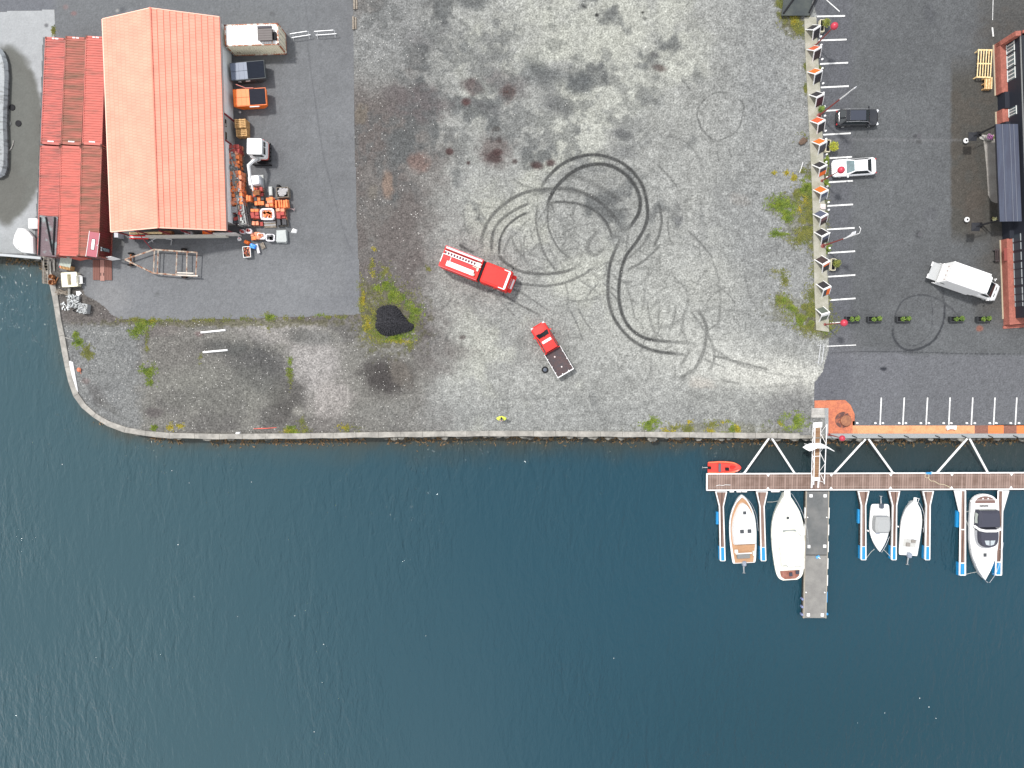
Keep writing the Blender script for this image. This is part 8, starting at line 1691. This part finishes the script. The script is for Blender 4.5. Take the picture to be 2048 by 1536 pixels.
# D: open white boat, bow to the jetty
b0, b1 = P(1815, 1110, BZ+.5), P(1828.5, 1001, BZ+.7); L_ = math.dist(b0, b1); a = math.atan2(b1[1]-b0[1], b1[0]-b0[0])
t = thing('motor_boat', 'all white boat under a white cover with its outboard tilted over the water', 'boat', ((b0[0]+b1[0])/2, (b0[1]+b1[1])/2, BZ), a, 'white motor boats moored at the jetty'); h = L_/2
hu, o, zf = hull(t, [(-h, 1.05), (-h+.5, 1.12), (-h*.1, 1.24), (h*.3, 1.20), (h*.65, .90), (h*.88, .42), (h, .12), (h*1.02, 0)], .65, GEL, deck_in=.0)
cv = shell(t, [(-h*.42, .88), (0, 1.0), (h*.35, .92), (h*.62, .62), (h*.75, .3), (h*.78, 0)], .64, .98, .80, WHITE, 'cover')
m = B(); m.box((-h*.52, 0, .68), (1.1, 1.5, .05)); m.build('cockpit_floor', mat('cockpit_grey', (.42, .42, .40), .6, grain=.1), t)
for (x_, y_) in ((-h*.45, -.35), (-h*.60, .25)): m = B(); m.box((x_, y_, .80), (.42, .42, .2)); m.build('seat', mat('seat_taupe', (.22, .20, .18), .7), t)
m = B(); m.tube([(-h*.55, -.75, .95), (-h*.40, -.55, 1.15), (-h*.35, .2, 1.15), (-h*.38, .5, 1.0)], .025, 5); m.build('grab_frame', STEEL, t)
m = B(); m.box((h+.12, 0, .85), (.55, .34, .10)); m.build('bow_sprit', WHITE, t); m = B(); m.tube([(h*.92, -.3, .9), (h+.35, -.32, 1.1), (h+.35, -.08, 1.1)], .03, 5); m.build('bow_rail', WHITE, t)
outboard(t, -h+.1, .7, MTR, s=1.2); rail(t, [(h*.95, .3), (h*.6, 1.0), (h*.2, 1.25), (-h*.1, 1.22)], .35, side=(-1,), zf=zf, off=.05)
m = B(); m.lathe((h*.0, 1.45, .2), [(.09, 0), (.11, .1), (.09, .3), (.03, .33)], 8); m.build('fender', WHITE, t)
# E: dark canopied cruiser, stern to the jetty
b0, b1 = P(1969, 989, BZ+.9), P(1969, 1159, BZ+1.2); L_ = math.dist(b0, b1); a = math.atan2(b1[1]-b0[1], b1[0]-b0[0])
t = thing('motor_boat', 'white cruiser with a navy canopy and arched brown bathing platform', 'boat', ((b0[0]+b1[0])/2, (b0[1]+b1[1])/2, BZ), a, 'white motor boats moored at the jetty'); h = L_/2
hu, o, zf = hull(t, [(-h+.55, 1.40), (-h+.9, 1.60), (-h*.35, 1.72), (h*.1, 1.68), (h*.45, 1.38), (h*.75, .78), (h*.93, .25), (h, .03), (h*1.005, 0)], 1.05, GEL, sheer=.3, deck_in=.02)
m = B(); o3 = [(-h+.95, 1.42)]+[(-h+.9-.95*math.cos(k*math.pi/12-math.pi/2)*1.0, 1.42*math.cos(k*math.pi/12)) for k in range(1, 12)]+[(-h+.95, -1.42)]; m.loft([[(x, y, .55) for x, y in o3], [(x, y, .95) for x, y in o3], [(x+.03, y*.96, 1.0) for x, y in o3]]); m.build('platform_rim', WHITE, t)
m = B(); o4 = [(-h+1.0, 1.18)]+[(-h+.98-.80*math.sin(k*math.pi/12), 1.20*math.cos(k*math.pi/12)) for k in range(1, 12)]+[(-h+1.0, -1.18)]; m.loft([[(x, y, 1.0) for x, y in o4], [(x, y, 1.07) for x, y in o4]]); pf = m.build('bathing_platform', mat('platform_brown', (.16, .095, .08), .7, grain=.15, stretch=(1, 6, 1)), t)
for y_ in (-.3, .3): m = B(); m.box((-h+.45, y_, 1.1), (.14, .14, .03)); m.build('platform_fitting', WHITE, pf)
cv = shell(t, [(-h*.66, 1.18), (-h*.5, 1.28), (-h*.3, 1.30), (-h*.26, 1.30)], 1.1, 2.1, .80, NAVC, 'canopy')
panel('canopy_window', mat('canopy_clear', (.33, .36, .33), .2, grain=.25), [(-h*.66, .95, 1.35), (-h*.66, -.95, 1.35), (-h*.60, -.88, 1.85), (-h*.60, .88, 1.85)], .04, cv)
panel('canopy_window', mat('canopy_clear', (.33, .36, .33), .2), [(-h*.60, -1.27, 1.3), (-h*.35, -1.33, 1.3), (-h*.37, -1.17, 1.9), (-h*.56, -1.12, 1.9)], .04, cv)
m = B(); c_ = [(-h*.28, -1.42, 1.35), (-h*.22, -1.15, 1.95), (-h*.20, -.6, 2.15), (-h*.20, .6, 2.15), (-h*.22, 1.15, 1.95), (-h*.28, 1.42, 1.35)]; m.tube(c_, .16, 6); m.build('radar_arch', WHITE, t)
cb = shell(t, [(-h*.24, 1.08), (-h*.1, 1.14), (h*.08, 1.05), (h*.17, .72), (h*.20, .3), (h*.205, 0)], 1.1, 2.0, .88, NAVC, 'sunroof_canopy')
for s in (-1, 1): m = B(); m.prism([(h*.03, s*.06), (h*.03, s*.62), (h*.125, s*.46), (h*.15, s*.06)], 1.98, 2.03); m.build('skylight', mat('skylight_pale', (.36, .40, .42), .2, grain=.2), cb)
o5 = outline([(-h*.18, 1.24), (h*.02, 1.2), (h*.17, .95), (h*.245, .5), (h*.26, 0)], 6); m = B(); m.loft([[(x, y, 1.1) for x, y in o5], [(x*.97-.03, y*.97, 1.42) for x, y in o5]]); m.build('windscreen', mat('screen_grey', (.30, .31, .33), .2, grain=.2), t)
m = B(); m.box((h*.42, .02, zf(h*.42)+.05), (.42, .38, .08)); m.build('hatch', HATCH, t)
rn = random.Random(2); m = B(); m.tube([(-h+1.3, -.7+k*.12, 1.15+.04*(k % 3)) for k in range(9)], .07, 5); m.build('stern_rope', BLACK, t)
m = B(); m.lathe((-h+.75, -1.62, .95), [(.1, 0), (.16, .1), (.14, .25), (.04, .3)], 10); m.build('fender', WHITE, t)
rail(t, [(h*1.03, .0), (h*.80, .85), (h*.5, 1.42), (h*.1, 1.75)], .55, zf=zf, off=.12)
# RIB
b0, b1 = P(1416, 935, BZ+.5), P(1482, 935.5, BZ+.5); L_ = math.dist(b0, b1); t = thing('inflatable_boat', 'small red and orange open boat tied to the outer end of the jetty', 'boat', ((b0[0]+b1[0])/2, (b0[1]+b1[1])/2, BZ), 0); h = L_/2
RO = mat('boat_red', (.68, .05, .035), .35, grain=.08); hu, o, zf = hull(t, [(-h, .62), (-h*.5, .74), (0, .76), (h*.5, .66), (h*.8, .44), (h*.95, .2), (h, 0)], .38, RO, deck_in=.30)
m = B(); c_ = outline([(-h*.98, .60), (-h*.5, .66), (0, .67), (h*.5, .58), (h*.77, .37), (h*.9, .15), (h*.93, 0)], 6); m.tube([(x, y, .46) for x, y in c_], .09, 6); m.build('gunwale', mat('boat_orange', (.80, .17, .08), .4, grain=.06), t)
m = B(); m.box((-h*.30, 0, .55), (.28, 1.0, .15)); m.build('seat', mat('seat_slate', (.10, .09, .11), .6), t); m = B(); m.box((h*.15, -.16, .55), (.40, .34, .25)); m.build('console', BLACK, t); m = B(); m.loft([ring(rr(.35, .25, .1, 3, h*.52), .44), ring(rr(.3, .2, .1, 3, h*.52), .52)]); m.build('bow_locker', RED, t)
m = B(); m.box((-h*.8, 0, .38), (.5, .5, .1)); m.build('transom', RO, t); outboard(t, -h*.92, .45, BLACK, s=.8)
# mooring lines
MR = mat('mooring_rope', (.50, .50, .46), .8)
for (pts_, lb) in (([(1733, 1116, JZ), (1742, 1104, JZ-.2), (1749, 1098, BZ+.7)], 'pale mooring line from the left boom to the canopied boat bow'), ([(1782, 1114, JZ), (1774, 1106, JZ-.2), (1767, 1099, BZ+.7)], 'pale mooring line from the middle boom to the canopied boat bow'),
                   ([(1930, 1149, JZ), (1942, 1146, JZ-.1), (1953, 1144, BZ+1.1)], 'pale mooring line from the left wide boom to the cruiser bow'), ([(1931, 1024, JZ), (1939, 1022, BZ+1.0)], 'short pale mooring line at the cruiser stern quarter'), ([(1932, 1040, JZ), (1936, 1050, JZ-.1), (1939, 1058, BZ+1.0)], 'slack mooring line along the cruiser flank'),
                   ([(1534, 1004, BZ+.5), (1545, 1004, BZ+.4), (1556, 1002, BZ+1.2)], 'thin mooring line between the finger boom and the largest cruiser')):
    m = B(); m.tube([P3(*p_) for p_ in pts_], .025, 5); tag(m.build('mooring_rope', MR), lb, 'rope', 'mooring lines')
# ================================================================ pieces that can be counted become parts of their own
SPLIT = {'posts': 'post', 'corner_castings': 'corner_casting', 'feet': 'foot', 'rungs': 'rung', 'locking_bars': 'locking_bar', 'treads': 'tread', 'rollers': 'roller', 'legs': 'leg', 'rails': 'rail', 'boots': 'boot', 'crate_slats': 'crate_slat',
         'armrests': 'armrest', 'lifting_lug': 'lifting_lug', 'label_plate': 'label_plate', 'wall': 'wall', 'window': 'window', 'crate_side': 'crate_side', 'number_marks': 'number_mark', 'track_pads': 'track_pad', 'beam': 'beam', 'upright': 'upright', 'side_rail': 'side_rail',
         'console_boxes': 'console_box', 'slatted_top': 'slat', 'bars': 'bar', 'tail_light': 'tail_light', 'bunk': 'bunk', 'cab_window': 'window', 'frame': 'frame_bar', 'rim': 'rim', 'edge_trim': 'edge_trim', 'roof_trim': 'roof_trim', 'stored_offcuts': 'offcut'}
SKIP_PAR = ('display_board', 'crowd_barrier', 'waste_skip')
def split_islands(o, nm):
    me = o.data; n = len(me.vertices); par = list(range(n))
    def f(i):
        while par[i] != i: par[i] = par[par[i]]; i = par[i]
        return i
    for p_ in me.polygons:
        vs = list(p_.vertices); r0 = f(vs[0])
        for v in vs[1:]: par[f(v)] = r0
    grp = {}
    for p_ in me.polygons: grp.setdefault(f(p_.vertices[0]), []).append(p_)
    if len(grp) < 2 or len(grp) > 60: return
    for k, ps_ in enumerate(grp.values()):
        idx = sorted({v for p_ in ps_ for v in p_.vertices}); mp_ = {v: i for i, v in enumerate(idx)}
        m2 = bpy.data.meshes.new(nm); m2.from_pydata([tuple(me.vertices[v].co) for v in idx], [], [[mp_[v] for v in p_.vertices] for p_ in ps_])
        for mt in me.materials: m2.materials.append(mt)
        for a_, b_ in zip(m2.polygons, ps_): a_.material_index = b_.material_index; a_.use_smooth = b_.use_smooth
        if k == 0: o.data = m2; o.name = nm
        else:
            c = o.copy(); c.data = m2; C.objects.link(c); c.name = nm; c.parent = o.parent
for o in list(C.objects):
    if o.type != 'MESH' or o.parent is None or o.data.users > 1: continue
    s_ = o.name.split('.')[0]
    if s_ in SPLIT and len(o.children) == 0:
        if s_ in ('frame',) and o.parent.name.split('.')[0] not in ('shipping_container',): continue
        if s_ == 'rim' and o.parent.name.split('.')[0] != 'waste_skip': continue
        split_islands(o, SPLIT[s_])
for o in list(C.objects):
    if o.name.startswith('tmp'): bpy.data.objects.remove(o)
